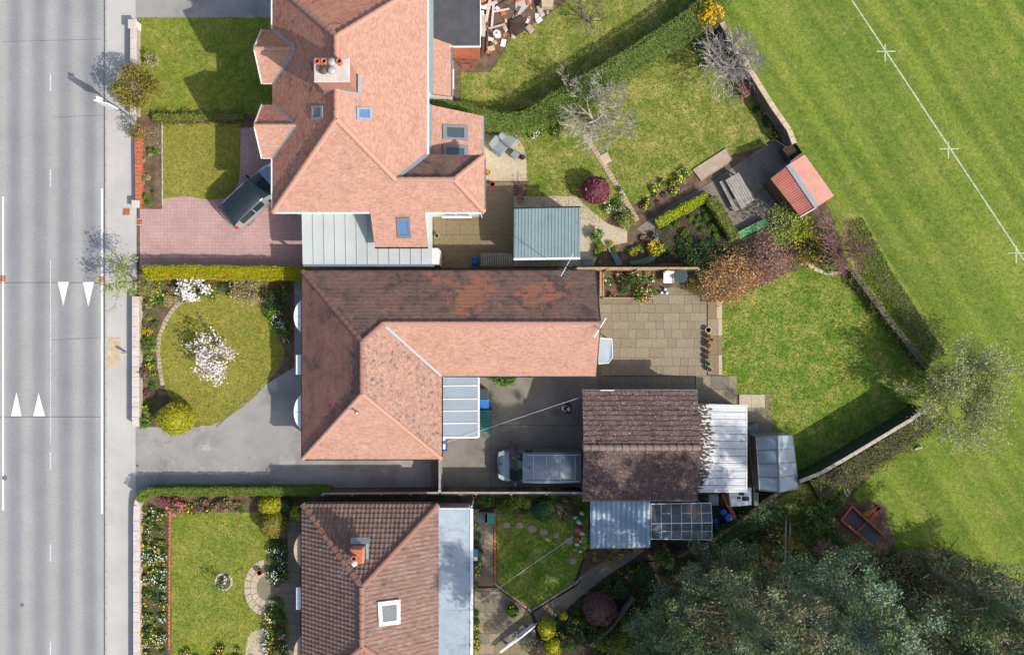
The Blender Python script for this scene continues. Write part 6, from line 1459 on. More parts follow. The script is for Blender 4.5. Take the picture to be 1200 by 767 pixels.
plant_pot(612, 184, .16, .3, 'pot_dark', 'dark pot with a purple plant at the edge of the round patio', 'purple'); plant_pot(304, 670.5, .16, .35, 'terracotta', 'terracotta urn on the paved circle of the flower garden', None); plant_pot(512, 276, .14, .3, 'pot_cream', 'cream pot beside the white wall in the rear recess', 'shrub_mid')
plant_pot(601, 715, .38, .3, 'pot_dark', 'wide dark planter of mixed flowers on the lower terrace', 'weed'); plant_pot(564, 646, .16, .3, 'terracotta', 'small pot of bright green leaves by the annexe wall', 'weed'); plant_pot(556, 580.5, .12, .4, 'yellow_plastic', 'yellow bucket at the end of the dark passage', None)
for px, py in ((775, 343), (781, 343.5), (779, 339)):
    c = W(px, py); o = MB().lathe((c.x, c.y, .05), [(.06, 0), (.09, .06), (.05, .16), (.07, .22)], 10).build('stone_ornament', 'pebble_white', loc=(c.x, c.y, .05)); tag(o, 'small pale ornament on the patio beside the curved bed edge', 'ornament', 'ornaments at the bed edge')
# painted stones by the hexagonal lawn
for px, py, r, m in ((682, 600.5, .16, 'w'), (674, 605.5, .14, 'w'), (679, 611, .2, 'w'), (677, 619, .23, 'r'), (682.5, 624, .16, 'w'), (677, 630, .16, 'r'), (680.5, 633.5, .1, 'w'), (676, 637, .14, 'w'), (680, 645.5, .12, 'w'), (674, 651.5, .12, 'r')):
    c = W(px, py); o = MB().lathe((c.x, c.y, .02), [(r * .8, 0), (r, r * .3), (r * .7, r * .7), (r * .2, r * .85)], 12, 1, .75).build('painted_stone', 'pebble_white' if m == 'w' else 'pebble_red', loc=(c.x, c.y, .02), smooth=True); o.rotation_euler.z = random.uniform(-.5, .5)
    tag(o, 'pale white rounded stone beside the hexagonal lawn' if m == 'w' else 'pinkish red rounded stone beside the hexagonal lawn', 'stone', 'painted stones beside the hexagonal lawn')
# odds and ends
def slabthing(name, label, cat, pix, z0, z1, mat, part='board'):
    p = [W(*q, z1) for q in pix]; c = sum(p, Vector()) / len(p); t = thing(name, label, cat, (c.x, c.y, z0)); m = MB(); m.prism([(q.x, q.y) for q in p], z0, z1); m.build(part, mat, t); return t
t = slabthing('garden_ramp', 'grey board lying beside the path right of the metal shed', 'board', [(711, 289), (718, 289), (730, 309), (723, 311)], .05, .1, 'gutter_grey')
t = slabthing('grey_box', 'small grey box against the fence right of the metal shed', 'box', [(684, 304), (694, 304), (694, 311), (684, 311)], .02, .4, 'gutter_grey', 'box_body'); MB().box(W(683.5, 0, .43).x, W(694.5, 0, .43).x, W(0, 311.5, .43).y, W(0, 303.5, .43).y, .402, .44).build('lid', 'gutter_grey', t)
c = W(745, 304, .2); t = thing('netting_roll', 'crumpled roll of pale netting along the fence by the vegetable plot', 'netting', (c.x, c.y, .02)); MB().tube([W(738, 308, .15), W(752, 307, .2), W(763, 303, .22), (W(770, 297, .15))], [.12, .2, .22, .1], 8).build('roll', 'mesh_green', t)
t = thing('white_tank', 'white plastic tank with dark openings behind the white-roofed store', 'tank', W(868, 582)); p = [W(855, 576, 1.0), W(880, 572, 1.0), W(880, 591, 1.0), W(857, 593, 1.0)]
MB().prism([(q.x, q.y) for q in p], 0.02, .9).build('tank_body', 'white_plastic', t); MB().prism([(q.x, q.y) for q in [sum(p, Vector()) / 4 + (v - sum(p, Vector()) / 4) * 1.05 for v in p]], .902, .97).build('rim', 'white_plastic', t)
for px, py, w in ((869, 578, .16), (874, 584, .2), (866, 583, .1)): c = W(px, py, 1); MB().box(c.x - w, c.x + w, c.y - w * .6, c.y + w * .6, .972, .985).build('opening', 'black_plastic', t)
for px, py, m, lab, r, h in ((854, 606, 'barrel_blue', 'upright dark blue barrel behind the greenhouse', .24, .9), (848, 600, 'barrel_blue', 'dark blue barrel beside the rusty plank', .2, .8), (859, 611, 'white_plastic', 'white tub beside the blue barrel', .14, .4), (852.5, 621, 'white_plastic', 'white bucket below the blue barrel', .17, .35), (870, 586 + 20, 'store_green', 'dark green butt by the retaining wall', .2, .7)):
    c = W(px, py, h); t = thing('barrel', lab, 'barrel', (c.x, c.y, .01)); MB().lathe((c.x, c.y, .01), [(r * .92, 0), (r, h * .25), (r * .97, h * .5), (r, h * .75), (r * .9, h)], 18).build('drum', m, t); MB().lathe((c.x, c.y, .012 + h), [(r * .86, 0), (r * .86, .02), (r * .7, .03)], 16).build('lid', m, t)
t = slabthing('tarpaulin', 'pale blue tarpaulin-covered box behind the greenhouse', 'box', [(818, 637), (828, 634), (831, 641), (821, 645)], .02, .5, 'tarp_blue', 'cover'); t = slabthing('blue_sheet', 'dark blue folded sheet beside the greenhouse end', 'sheet', [(836, 608), (840, 606), (847, 622), (842, 625)], .02, .3, 'barrel_blue', 'fold')
for lab, a, b, w, m, z in (('long rusty plank leaning behind the store', (847, 579), (863, 609), .22, 'rust', .7), ('long dark timber beside the polycarbonate greenhouse', (874, 508), (882, 598), .12, 'wood_dark', .6), ('long pale pole beside the dark timber', (877, 510), (886, 592), .06, 'wood_grey', .7), ('pale timber batten behind the greenhouse end', (839, 615), (846, 634), .08, 'wood', .4), ('black pipe lying below the corrugated lean-to', (744, 662), (778, 656), .08, 'black_plastic', .05), ('leaning dead branch below the greenhouse', (778, 635), (788, 664), .14, 'wood_dark', .5)):
    p, q = W(*a, z), W(*b, z); t = thing('timber', lab, 'timber', (p.x, p.y, 0)); MB().bar((p.x, p.y, z), (q.x, q.y, z - .03), w, .05).build('plank', m, t)
    for u in (.15, .85): r = p.lerp(q, u); MB().box(r.x - .04, r.x + .04, r.y - .04, r.y + .04, 0, z - .03).build('prop', 'wood_dark', t)
t = slabthing('water_butt', 'tall grey-green water butt between the timber and the polycarbonate greenhouse', 'water butt', [(883, 577), (889, 577), (889, 592), (884, 593)], .01, .9, 'mesh_green', 'tank'); t = slabthing('glass_cloche', 'small glazed frame beside the white-roofed store', 'cold frame', [(831, 579), (842, 579), (842, 592), (832, 592)], .02, .6, 'glass_milky', 'box'); t = slabthing('green_box', 'teal green box at the garage corner by the patio', 'box', [(812, 457), (819, 457), (819, 466), (813, 467)], .03, .6, 'bin_teal', 'box_body')
t = slabthing('cold_frame', 'small pale glazed cold frame beside the white roof and greenhouse path', 'cold frame', [(876, 500), (887, 495), (891, 507), (879, 509)], .02, .35, 'glass_milky', 'box')
# rusty swing seat / frame on the field edge
t = thing('rusty_trailer', 'rust-orange framed open trailer with a drawbar standing on bare earth by the field', 'trailer', W(1012, 612))
A, B, Cc, D = W(998.5, 592.5, .8), W(986, 609, .8), W(1024, 640, .75), W(1038, 629, .75)
sheet('bare_earth', [(975, 600), (985, 590), (1000, 588), (1020, 588), (1037, 592), (1040, 612), (1050, 632), (1040, 648), (1010, 650), (985, 632)], .014, 'soil', smooth=2)
for p, q in ((A, B), (B, Cc), (A, D)): MB().bar(p, q, .08, .08).build('frame_rail', 'rust', t); MB().bar(p - Vector((0, 0, .17)), q - Vector((0, 0, .17)), .04, .2).build('side_panel', 'rust', t)
MB().slab([p.lerp((A + B + Cc + D) / 4, .06) - Vector((0, 0, .24)) for p in (A, B, Cc, D)], .04).build('bed', 'felt', t)
MB().bar(A.lerp(D, .5) - Vector((0, 0, .2)), B.lerp(Cc, .5) - Vector((0, 0, .2)), .06, .05).build('cross_rail', 'rust', t)
for p in (A, B, Cc, D): r = p.lerp((A + B + Cc + D) / 4, .1); MB().tube([(r.x, r.y, .0), (r.x, r.y, p.z - .28)], .05, 8).build('leg', 'rust', t)
P0, P1, P2 = W(1012, 603, .5), W(1031, 594, .5), W(1020, 610, .5)
for p, q in ((P0, P1), (P2, P1)): MB().bar(p, q, .2, .08).build('drawbar', 'rust', t)
MB().slab([P0, W(1018, 598, .46), W(1020, 606, .46)], .04).build('drawbar_plate', 'rust', t); MB().tube([(P1.x, P1.y, 0), (P1.x, P1.y, .5)], .05, 8).build('jockey_leg', 'rust', t)
for px, py, l in ((990, 577, .35), (993.5, 575.5, .3)):
    c = W(px, py); o = MB().tube([(c.x - .1, c.y + l / 2, .06), (c.x + .08, c.y - l / 2, .1)], .06, 6).build('fallen_log', 'bark_pale', loc=(c.x, c.y, 0)); tag(o, 'short pale broken log lying on the grass above the trailer', 'log', 'broken logs')
o = MB().tube([tuple(W(1072, 526, .1)), tuple(W(1080, 523, .12))], .08, 6).build('fallen_log', 'bark_pale', loc=W(1072, 526)); tag(o, 'short pale log on the grass below the pale concrete wall', 'log')
# closed parasol
p, q = W(627, 731, .5), W(586, 763, .5); t = thing('folded_parasol', 'long folded white and purple parasol lying across the lower terrace', 'parasol', (p.x, p.y, .05)); v = q - p
MB().tube([p, p + v * .1, p + v * .35, p + v * .7, p + v], [.08, .13, .15, .12, .1], 9).build('canopy', 'white_render', t); MB().tube([p + v * .02 + Vector((.05, .06, .1)), p + v * .5 + Vector((.03, .05, .12))], [.05, .06], 7).build('trim', 'purple_cloth', t); MB().tube([p - v * .05, q + v * .06], .03, 8).build('pole', 'steel', t)
for u in (.2, .8): r = p + v * u; MB().box(r.x - .05, r.x + .05, r.y - .05, r.y + .05, .05, .4).build('rest', 'wood_dark', t)
# blue hose box, gnome-like ornaments
t = slabthing('hose_box', 'pale blue box on the wall side of the annexe path', 'box', [(554, 643), (560, 643), (560, 657), (554, 657)], .03, .5, 'tarp_blue', 'box_body'); MB().box(W(555, 0, .5).x, W(559.5, 0, .5).x, W(0, 656, .5).y, W(0, 652, .5).y, .502, .53).build('catch', 'white_plastic', t)
for px, py, lab in ((734.5, 676, 'small blue and red figure ornament among the shrubs below the path'), (650, 730, 'small white and blue figure ornament between the golden shrubs')):
    c = W(px, py, .3); t = thing('garden_figure', lab, 'ornament', (c.x, c.y, .01)); MB().lathe((c.x, c.y, .01), [(.1, 0), (.13, .12), (.1, .28), (.06, .34)], 10).build('figure_body', 'tarp_blue', t, smooth=True); MB().lathe((c.x, c.y, .34), [(.05, 0), (.075, .05), (.03, .13)], 10).build('figure_head', 'pebble_red' if px > 700 else 'white_plastic', t, smooth=True)
# rubble corner (top)
rn = random.Random(5)
def plank(px, py, L, w, rz, m, lab, grp, z=.06, nm='scrap_plank', cat='plank'):
    c = W(px, py, z); o = MB(Matrix.Translation((c.x, c.y, z)) @ Matrix.Rotation(rz, 4, 'Z') @ Matrix.Rotation(rn.uniform(-.04, .04), 4, 'Y')).bbox(-L / 2, L / 2, -w / 2, w / 2, -.03, .03, .008).build(nm, m, loc=(c.x, c.y, z)); tag(o, lab, cat, grp)
for px, py, L, w, a in ((556, 16, 1.1, .25, 5), (563, 8, .9, .2, -10), (572, 12, 1.4, .16, 80), (577, 22, 1.6, .14, 85), (566, 30, 1.3, .3, 88), (582, 31, 1.0, .12, 15), (575, 5, .8, .2, 20), (588, 12, .9, .12, 10), (556, 24, .5, .2, 0)): plank(px, py, L, w, R(a), rn.choice(['white_render', 'coping', 'white_paint', 'concrete']), 'pale scrap board dumped on the rubble beside the felt flat roof', 'white boards in the rubble', .12)
for px, py, L, w, a in ((566, 50, 1.6, .1, 88), (571, 48, 1.5, .12, 86), (575, 54, 1.2, .1, 84), (590, 3, 1.1, .12, 30), (598, 8, .9, .1, -30), (606, 14, .7, .12, 60), (565, 60, .8, .1, 80)): plank(px, py, L, w, R(a), 'wood_dark', 'brown timber offcut lying on the rubble beside the felt flat roof', 'timber offcuts in the rubble', .08)
for i in range(70):
    px, py = rn.uniform(560, 645), rn.uniform(-10, 62)
    if px + py * .9 > 655 or (px < 566 and py < 56): continue
    c = W(px, py); r = rn.uniform(.08, .24); m = rn.choice(['rubble', 'sandstone', 'stone', 'brick', 'rubble', 'white_render'])
    o = MB(Matrix.Translation((c.x, c.y, .01)) @ Matrix.Rotation(rn.uniform(0, 3), 4, 'Z')).bbox(-r, r, -r * rn.uniform(.5, .9), r * .7, 0, r * rn.uniform(.3, .8), .03).build('rubble_block', m, loc=(c.x, c.y, .01)); tag(o, 'broken block lying in the heap beside the felt flat roof', 'rubble', 'blocks in the rubble heap')
c = W(582, 39, .35); t = thing('round_drum', 'pale round drum standing in the rubble beside the flat roof', 'drum', (c.x, c.y, .02)); MB().lathe((c.x, c.y, .02), [(.2, 0), (.22, .15), (.2, .32), (.2, .35), (.15, .36)], 18).build('drum_body', 'white_plastic', t); MB().lathe((c.x, c.y, .381), [(.08, 0), (.08, .02)], 10).build('bung', 'grey_metal', t)
t = thing('red_folding_frame', 'red metal chair frame standing at the foot of the brick wall', 'chair frame', W(546, 74)); 
for px in (540, 552): MB().tube([W(px, 67, .5), W(px + 1, 72, .62), W(px + 1.5, 80, .02)], .025, 6).build('side_frame', 'red_paint', t)
for py, z in ((72, .62), (76, .3)): MB().tube([W(541, py, z), W(553, py, z)], .02, 6).build('cross_bar', 'red_paint', t)
t = slabthing('concrete_pad', 'pale concrete slab beside the rubble at the neighbour lawn', 'slab', [(604, -12), (626, -12), (622, 4), (608, 18), (604, 12)], .014, .06, 'concrete', 'slab_body'); t = slabthing('stone_trough', 'pale timber box on the bank above the neighbour lawn', 'box', [(634, -8), (650, -8), (648, 8), (635, 8)], .02, .5, 'sandstone', 'box_body')
t = slabthing('bark_heap', 'low brown heap of bark on the bank above the neighbour lawn', 'heap', [(598, 24), (612, 18), (616, 34), (604, 42), (597, 38)], .014, .2, 'dark_soil', 'heap')
c = W(685, 225, .4); t = thing('rotary_line_base', 'red and white boundary pole on the lawn beside the purple dome', 'pole', (c.x, c.y, .02)); MB().tube([(c.x, c.y, 0), (c.x, c.y, 1.5)], .025, 6).build('pole', 'white_plastic', t); MB().tube([(c.x - .5, c.y + .06, .9), (c.x, c.y, .95)], .015, 5).build('arm', 'red_paint', t)
# raised bark bed, arch poles in the shed yard
t = slabthing('bark_bed', 'rectangular bed of dry chippings at the corner of the long back lawn', 'raised bed', [(812, 199), (851, 174), (858, 188), (822, 212)], .02, .1, 'gravel', 'bark')
for a, b in (((812, 199), (851, 174)), ((851, 174), (858, 188)), ((858, 188), (822, 212)), ((822, 212), (812, 199))): MB().bar(W(*a, .06), W(*b, .06), .04, .12).build('timber_edge', 'wood_grey', t)
t = thing('leaning_poles', 'two pale canes leaning against the dark boundary wall', 'canes', W(912, 160)); MB().tube([W(900, 158, .1), W(921, 172, 1.0)], .025, 6).build('cane', 'wood', t); MB().tube([W(912, 150, .1), W(919, 166, 1.0)], .02, 6).build('cane', 'wood', t)
c = W(927, 178, .5); t = thing('compost_bin', 'dark timber compost bin between the boundary wall and the red-roofed shed', 'compost bin', (c.x, c.y, .02)); MM = Matrix.Translation((c.x, c.y, .02)) @ Matrix.Rotation(R(35), 4, 'Z')
for s in (-1, 1): MB(MM).box(-.4, .4, s * .4 - .02, s * .4 + .02, 0, .8).build('side', 'wood_dark', t); MB(MM).box(s * .4 - .02, s * .4 + .02, -.38, .38, 0, .8).build('side', 'wood_dark', t)
MB(MM).box(-.38, .38, -.38, .38, 0, .55).build('compost', 'dark_soil', t)
# circular flower bed ring of stones
edging('ring of small stones round the tiny bed in the flower lawn', [(262 + 9.5 * math.cos(a * .524), 681 + 9.5 * math.sin(a * .524)) for a in range(13)], .14, .07, 'stone', .2)
sheet('round_bed', [(262 + 9 * math.cos(a * .524), 681 + 9 * math.sin(a * .524)) for a in range(12)], .03, 'soil')
t = thing('white_lantern', 'white square lantern frame on the pebble circle', 'lantern', W(310, 756)); c = W(310, 756, .3)
for s in (-1, 1):
    for u in (-1, 1): MB().box(c.x + s * .11 - .02, c.x + s * .11 + .02, c.y + u * .11 - .02, c.y + u * .11 + .02, .03, .35).build('corner_post', 'white_paint', t)
    MB().box(c.x - .13, c.x + .13, c.y + s * .11 - .02, c.y + s * .11 + .02, .351, .38).build('rail', 'white_paint', t)
MB().box(c.x - .09, c.x + .09, c.y - .09, c.y + .09, .03, .3).build('lamp_glass', 'glass_milky', t)

# ------------------------------------------------------------------ hedges
def wl(pix, h): return [tuple(W(*p, h).xy) for p in pix]
hedge(wl([(166, 319), (215, 318), (270, 319), (320, 319.5), (358, 320)], 1.2), .7, 1.2, 'hedge_gold', 'clipped golden hedge between the pink block drive and the oval lawn garden', leaf=.035, rough=.05, dens=900)
hedge(wl([(161, 588), (164, 580), (172, 576.5), (230, 576), (300, 576), (384, 576.5)], 1.2), .42, 1.2, 'hedge_green', 'narrow clipped green hedge along the driveway above the flower garden', leaf=.032, rough=.035, dens=900)
hedge(wl([(178, 137), (215, 137), (250, 136.5), (285, 136)], .4), .45, .4, 'hedge_olive', 'low ragged hedge dividing the two front lawns of the gabled house', leaf=.05, rough=.16, dens=520)
hedge(wl([(506, 123), (540, 127), (565, 137), (590, 143), (615, 141), (640, 130), (680, 106), (720, 83), (760, 58), (800, 33), (830, 12), (848, -14)], 1.7), 1.3, 1.7, 'hedge_big', 'tall thick clipped hedge running diagonally between the two back lawns', leaf=.038, dens=640, rough=.07, widths=[.7, .8, .9, 1.0, 1.1, 1.25, 1.35, 1.35, 1.35, 1.4, 1.5, 1.5], core='shrub_mid')
hedge(wl([(770, 262), (800, 245), (830, 229)], .7), .5, .7, 'shrub_lime', 'short lime green hedge along the upper side of the vegetable plot', leaf=.045)
hedge(wl([(833, 231), (845, 250), (863, 280)], .8), .6, .8, 'hedge_olive', 'short olive hedge down the side of the vegetable plot beside the slatted table', leaf=.045)
hedge(wl([(955, 575), (990, 556), (1030, 532), (1070, 505), (1090, 490)], .4), 1.5, .4, 'hedge_olive', 'rough bank of low scrub below the pale concrete wall', leaf=.05, rough=.25, dens=300, core='scrub_ground')
hedge(wl([(835, 642), (862, 622), (890, 606), (915, 592)], .8), 1.5, .8, 'ivy', 'dark ivy-covered bank behind the retaining wall', leaf=.06, rough=.3, dens=230)

hedge(wl([(1001, 321), (1028, 356), (1054, 391), (1086, 430)], .85), .35, .85, 'hedge_olive', 'straggly growth over the low ivied wall beside the back lawn', leaf=.05, rough=.2, dens=300, core='scrub_ground', cat='climber', name='wall_growth')
# ------------------------------------------------------------------ small bed plants: copies
PROTO = {}
def bed(pix, n, kinds, group, cat='plant', name=None, excl=(), z=.02, smin=.7, smax=1.3):
    """kinds: (leaf mat, petal mat or None, label, radius, height)"""
    xy = scatter(pix, n, excl)
    for i, (x, y) in enumerate(xy):
        lm, pm, lab, r, h = kinds[i % len(kinds)]
        key = (lm, pm, r, h)
        if key not in PROTO:
            f = tuft_mesh('foliage', 230, r, h, lm, .038); p = None
            if pm:
                Q = lump_points(12, (0, 0, 0), r, h * .5, h * .75, 8, .5, .4); o_ = leaves('blossom', Q, .03, pm, None, .7, asp=.95); p = o_.data; bpy.data.objects.remove(o_)
            PROTO[key] = (f, p)
        f, p = PROTO[key]; s = random.uniform(smin, smax)
        nm = name or ('flowering_plant' if pm else {'weed': 'leafy_seedling', 'brown_heather': 'heather_plant', 'beige_shrub': 'dry_grass_tuft', 'bramble': 'faded_plant'}.get(lm, 'leafy_plant'))
        o = obj_from(f, nm, None, (x, y, z), (0, 0, random.uniform(0, 6.28)), (s, s, s)); tag(o, lab, cat, group)
        if p: obj_from(p, 'blossom', o)
YEL = ('shrub_mid', 'petal_yellow', 'clump of yellow spring flowers in the long bed behind the white-capped wall', .2, .3)
bed([(165, 592), (196, 596), (196, 765), (165, 765)], 120, [YEL, ('shrub_mid', 'petal_white', 'clump of white spring flowers in the long bed behind the white-capped wall', .22, .3), ('shrub_mid', 'petal_mixed', 'clump of mixed yellow, white and orange flowers in the long bed behind the white-capped wall', .22, .3), ('shrub_dark', None, 'dark leafy clump in the long bed behind the white-capped wall', .24, .3)], 'plants in the long front flower bed')
bed([(200, 587), (290, 587), (290, 599), (200, 599)], 22, [('shrub_mid', 'petal_pink', 'pink flowering clump under the narrow green hedge', .25, .3), ('brown_heather', None, 'brownish clump under the narrow green hedge', .22, .25), ('shrub_olive', 'petal_yellow', 'olive clump with yellow flowers under the narrow green hedge', .2, .25)], 'plants under the narrow hedge')
bed([(205, 757), (310, 757), (310, 775), (205, 775)], 16, [('shrub_dark', 'petal_mixed', 'dark clump with mixed flowers at the lower edge of the flower lawn', .25, .3)], 'plants at the lower edge of the flower lawn')
bed([(314, 635), (336, 635), (338, 676), (318, 680)], 22, [('shrub_dark', 'petal_white', 'dark clump with pale flowers between the clipped domes and the door path', .3, .45), ('shrub_mid', None, 'green leafy clump between the clipped domes and the door path', .3, .45)], 'plants beside the bow window')
bed([(312, 700), (332, 700), (338, 765), (312, 765)], 26, [('shrub_dark', 'petal_yellow', 'dark clump with yellow flowers below the door path', .3, .45), ('shrub_mid', None, 'green leafy clump below the door path', .32, .45), ('shrub_olive', 'petal_white', 'olive clump with white flowers below the door path', .28, .4)], 'plants below the door path')
bed([(165, 350), (185, 350), (184, 400), (186, 460), (178, 500), (165, 500)], 40, [('shrub_mid', None, 'green clump between the stone front wall and the oval lawn', .24, .25), ('weed', 'petal_yellow', 'bright green clump with yellow flowers between the stone front wall and the oval lawn', .2, .22), ('young_leaf', None, 'pale leafy clump between the stone front wall and the oval lawn', .22, .25), ('brown_heather', None, 'brownish clump between the stone front wall and the oval lawn', .2, .2)], 'plants behind the stone front wall')
bed([(185, 332), (340, 332), (340, 343), (300, 350), (215, 350), (190, 365)], 34, [('shrub_mid', None, 'green clump under the golden hedge', .26, .3), ('beige_shrub', None, 'straw coloured clump under the golden hedge', .24, .25), ('weed', 'petal_mixed', 'bright clump with mixed flowers under the golden hedge', .2, .25)], 'plants under the golden hedge')
bed([(318, 345), (336, 345), (338, 415), (328, 400), (320, 372)], 26, [('shrub_mid', 'petal_white', 'green clump with white flowers beside the bow windows of the long bungalow', .26, .35), ('weed', None, 'bright green clump beside the bow windows of the long bungalow', .26, .35), ('brown_heather', None, 'dull clump beside the bow windows of the long bungalow', .2, .2)], 'plants beside the oval lawn')
bed([(167, 160), (188, 160), (188, 240), (168, 240)], 14, [('weed', None, 'bright green tuft in the narrow soil bed behind the brick wall', .2, .3), ('beige_shrub', None, 'dry straw tuft in the narrow soil bed behind the brick wall', .18, .2)], 'tufts in the narrow soil bed')
bed([(772, 265), (826, 236), (856, 284), (852, 302), (772, 304)], 42, [('weed', None, 'bright green seedling clump in the dark vegetable plot', .2, .2), ('shrub_mid', None, 'dark green vegetable clump in the dark vegetable plot', .24, .25), ('shrub_dark', None, 'low dark clump in the dark vegetable plot', .22, .18)], 'plants in the vegetable plot')
bed([(768, 206), (800, 190), (806, 206), (770, 222)], 4, [('weed', 'petal_mixed', 'bright flower clump at the corner of the long back lawn', .25, .3)], 'flowers at the lawn corner')
bed([(762, 215), (790, 205), (806, 208), (800, 222), (770, 240), (748, 250)], 26, [('shrub_mid', 'petal_yellow', 'green clump with yellow flowers in the bed above the shaded path', .24, .28), ('brown_heather', None, 'dry clump in the bed above the shaded path', .22, .2), ('weed', 'petal_mixed', 'bright clump with mixed flowers in the bed above the shaded path', .2, .25)], 'plants above the shaded path')
bed([(705, 232), (720, 212), (742, 250), (740, 262), (720, 260), (700, 246)], 26, [('shrub_mid', None, 'green clump between the purple dome and the brick path', .26, .35), ('young_leaf', 'petal_white', 'pale clump with white flowers between the purple dome and the brick path', .26, .35), ('shrub_dark', None, 'dark clump between the purple dome and the brick path', .24, .3)], 'plants between dome and path')
bed([(580, 150), (660, 145), (655, 162), (610, 160)], 30, [('shrub_mid', 'petal_white', 'green clump with white flowers at the foot of the tall diagonal hedge', .26, .35), ('young_leaf', None, 'pale leafy clump at the foot of the tall diagonal hedge', .26, .35), ('weed', None, 'bright clump at the foot of the tall diagonal hedge', .24, .3)], 'plants at the hedge foot')
bed([(880, 110), (895, 112), (926, 160), (905, 168), (885, 135)], 24, [('shrub_mid', 'petal_mixed', 'green clump with mixed flowers along the dark boundary wall', .24, .28), ('shrub_dark', None, 'dark clump along the dark boundary wall', .22, .25)], 'plants along the boundary wall')
bed([(806, 38), (826, 30), (850, 50), (842, 92), (822, 80)], 26, [('weed', 'petal_white', 'bright clump with white flowers under the grey bare tree', .25, .3), ('shrub_mid', None, 'green clump under the grey bare tree', .28, .35), ('brown_heather', None, 'dry clump under the grey bare tree', .24, .25)], 'plants under the bare tree')
bed([(709, 320), (764, 320), (770, 338), (760, 346), (709, 346)], 26, [('shrub_mid', None, 'green clump in the timber-edged patio bed', .24, .25), ('weed', 'petal_white', 'bright clump with white flowers in the timber-edged patio bed', .2, .25), ('beige_shrub', None, 'straw clump in the timber-edged patio bed', .24, .2), ('shrub_dark', 'petal_pink', 'dark clump with pink flowers in the timber-edged patio bed', .22, .25)], 'plants in the patio bed')
bed([(690, 285), (740, 285), (770, 272), (772, 300), (735, 310), (695, 308)], 16, [('weed', None, 'bright clump on the stony ground right of the metal shed', .24, .3), ('beige_shrub', None, 'dry clump on the stony ground right of the metal shed', .2, .2), ('shrub_lime', 'petal_yellow', 'lime clump with yellow flowers on the stony ground right of the metal shed', .26, .3)], 'plants right of the metal shed')
bed([(585, 583), (675, 583), (688, 600), (675, 606), (600, 604), (585, 600)], 22, [('shrub_mid', None, 'green clump under the yard fence above the hexagonal lawn', .28, .35), ('brown_heather', None, 'brown clump under the yard fence above the hexagonal lawn', .26, .25), ('shrub_dark', None, 'dark clump under the yard fence above the hexagonal lawn', .28, .35)], 'plants under the yard fence')
bed([(686, 645), (742, 636), (752, 640), (690, 665)], 14, [('bramble', None, 'faded clump below the corrugated lean-to', .24, .2), ('shrub_olive', 'petal_yellow', 'olive clump with yellow flowers below the corrugated lean-to', .2, .2)], 'plants below the lean-to')
bed([(640, 735), (690, 690), (730, 665), (760, 650), (770, 670), (740, 690), (690, 745), (650, 765)], 50, [('shrub_dark', None, 'dark leafy clump between the diagonal path and the low board fence', .34, .45), ('shrub_mid', None, 'mid green clump between the diagonal path and the low board fence', .3, .4), ('weed', None, 'bright clump between the diagonal path and the low board fence', .26, .3), ('ivy', 'petal_yellow', 'dark clump with yellow flowers between the diagonal path and the low board fence', .26, .35)], 'plants between path and low fence')
bed([(557, 612), (562, 612), (562, 760), (557, 760)], 16, [('shrub_dark', None, 'dark clump along the annexe wall', .2, .3), ('shrub_mid', 'petal_yellow', 'green clump with yellow flowers along the annexe wall', .22, .3)], 'plants along the annexe wall')
bed([(948, 296), (985, 300), (988, 314), (970, 317), (952, 310)], 18, [('shrub_mid', None, 'green clump inside the pale curved edging', .26, .35), ('weed', 'petal_yellow', 'bright clump with yellow flowers inside the pale curved edging', .24, .3)], 'plants inside the curved edging')
bed([(255, 674), (269, 674), (269, 688), (255, 688)], 5, [('shrub_mid', 'petal_white', 'small flowering clump in the tiny round bed', .16, .2)], 'plants in the round bed')
bed([(590, 706), (612, 706), (612, 724), (590, 724)], 1, [('shrub_mid', 'petal_mixed', 'mixed flowers filling the wide dark planter', .3, .3)], None, z=.3)

# ------------------------------------------------------------------ shrubs one by one
shrub(158, 104, 25, 2.5, 'shrub_olive', 'large olive-leaved shrub beside the sign post at the front wall', leaf=.06, lumps=34, spread=.34, dens=1.4)
shrub(158, 152, 12, 1.6, 'shrub_olive', 'smaller thin olive shrub below the sign post', leaf=.06, dens=.5, lumps=12)
shrub(178, 70, 9, .9, 'beige_shrub', 'low straw coloured shrub above the sign post', leaf=.05, lumps=8)
shrub(227, 337, 19, 1.1, 'shrub_mid', 'shrub covered in white blossom under the golden hedge', flowers='petal_white', fn=420, fleaf=.075, leaf=.06, aspect=.8)
shrub(290, 339, 20, 1.0, 'beige_shrub', 'rounded straw-coloured twiggy shrub under the golden hedge', leaf=.05, aspect=.85)
shrub(322, 352, 11, .9, 'shrub_dark', 'dark green shrub in the shadow beside the upper bow window', leaf=.07); shrub(318, 368, 8, .7, 'weed', 'bright green shrub beside the upper bow window', leaf=.06)
shrub(172, 390, 6, .5, 'forsythia', 'small orange-yellow shrub behind the stone front wall', leaf=.05); shrub(168, 437, 8, .7, 'brown_heather', 'small brown rounded shrub behind the stone front wall', leaf=.05); shrub(172, 404, 9, .6, 'shrub_mid', 'small green shrub next to the orange one behind the stone wall', leaf=.05); shrub(168, 494, 8, .6, 'weed', 'bright green shrub at the end of the stone front wall', leaf=.06)
clipped(206.5, 490, 21, 1.6, 'topiary_gold', 'big golden-green rounded conifer at the mouth of the grey driveway', 'rounded_conifer', aspect=.86, noise_=.045, dens=1.4)
clipped(317.5, 591, 14.5, 1.3, 'topiary_gold', 'bright golden-green clipped dome under the narrow hedge', 'clipped_dome', aspect=.72, dens=1.4); clipped(320.5, 613.5, 15.5, 1.35, 'topiary_olive', 'olive-brown clipped dome in front of the lower bungalow', 'clipped_dome', dens=1.4)
clipped(334, 591, 8, 1.0, 'shrub_dark', 'small dark green clipped ball behind the golden dome', 'clipped_dome', dens=1.6)
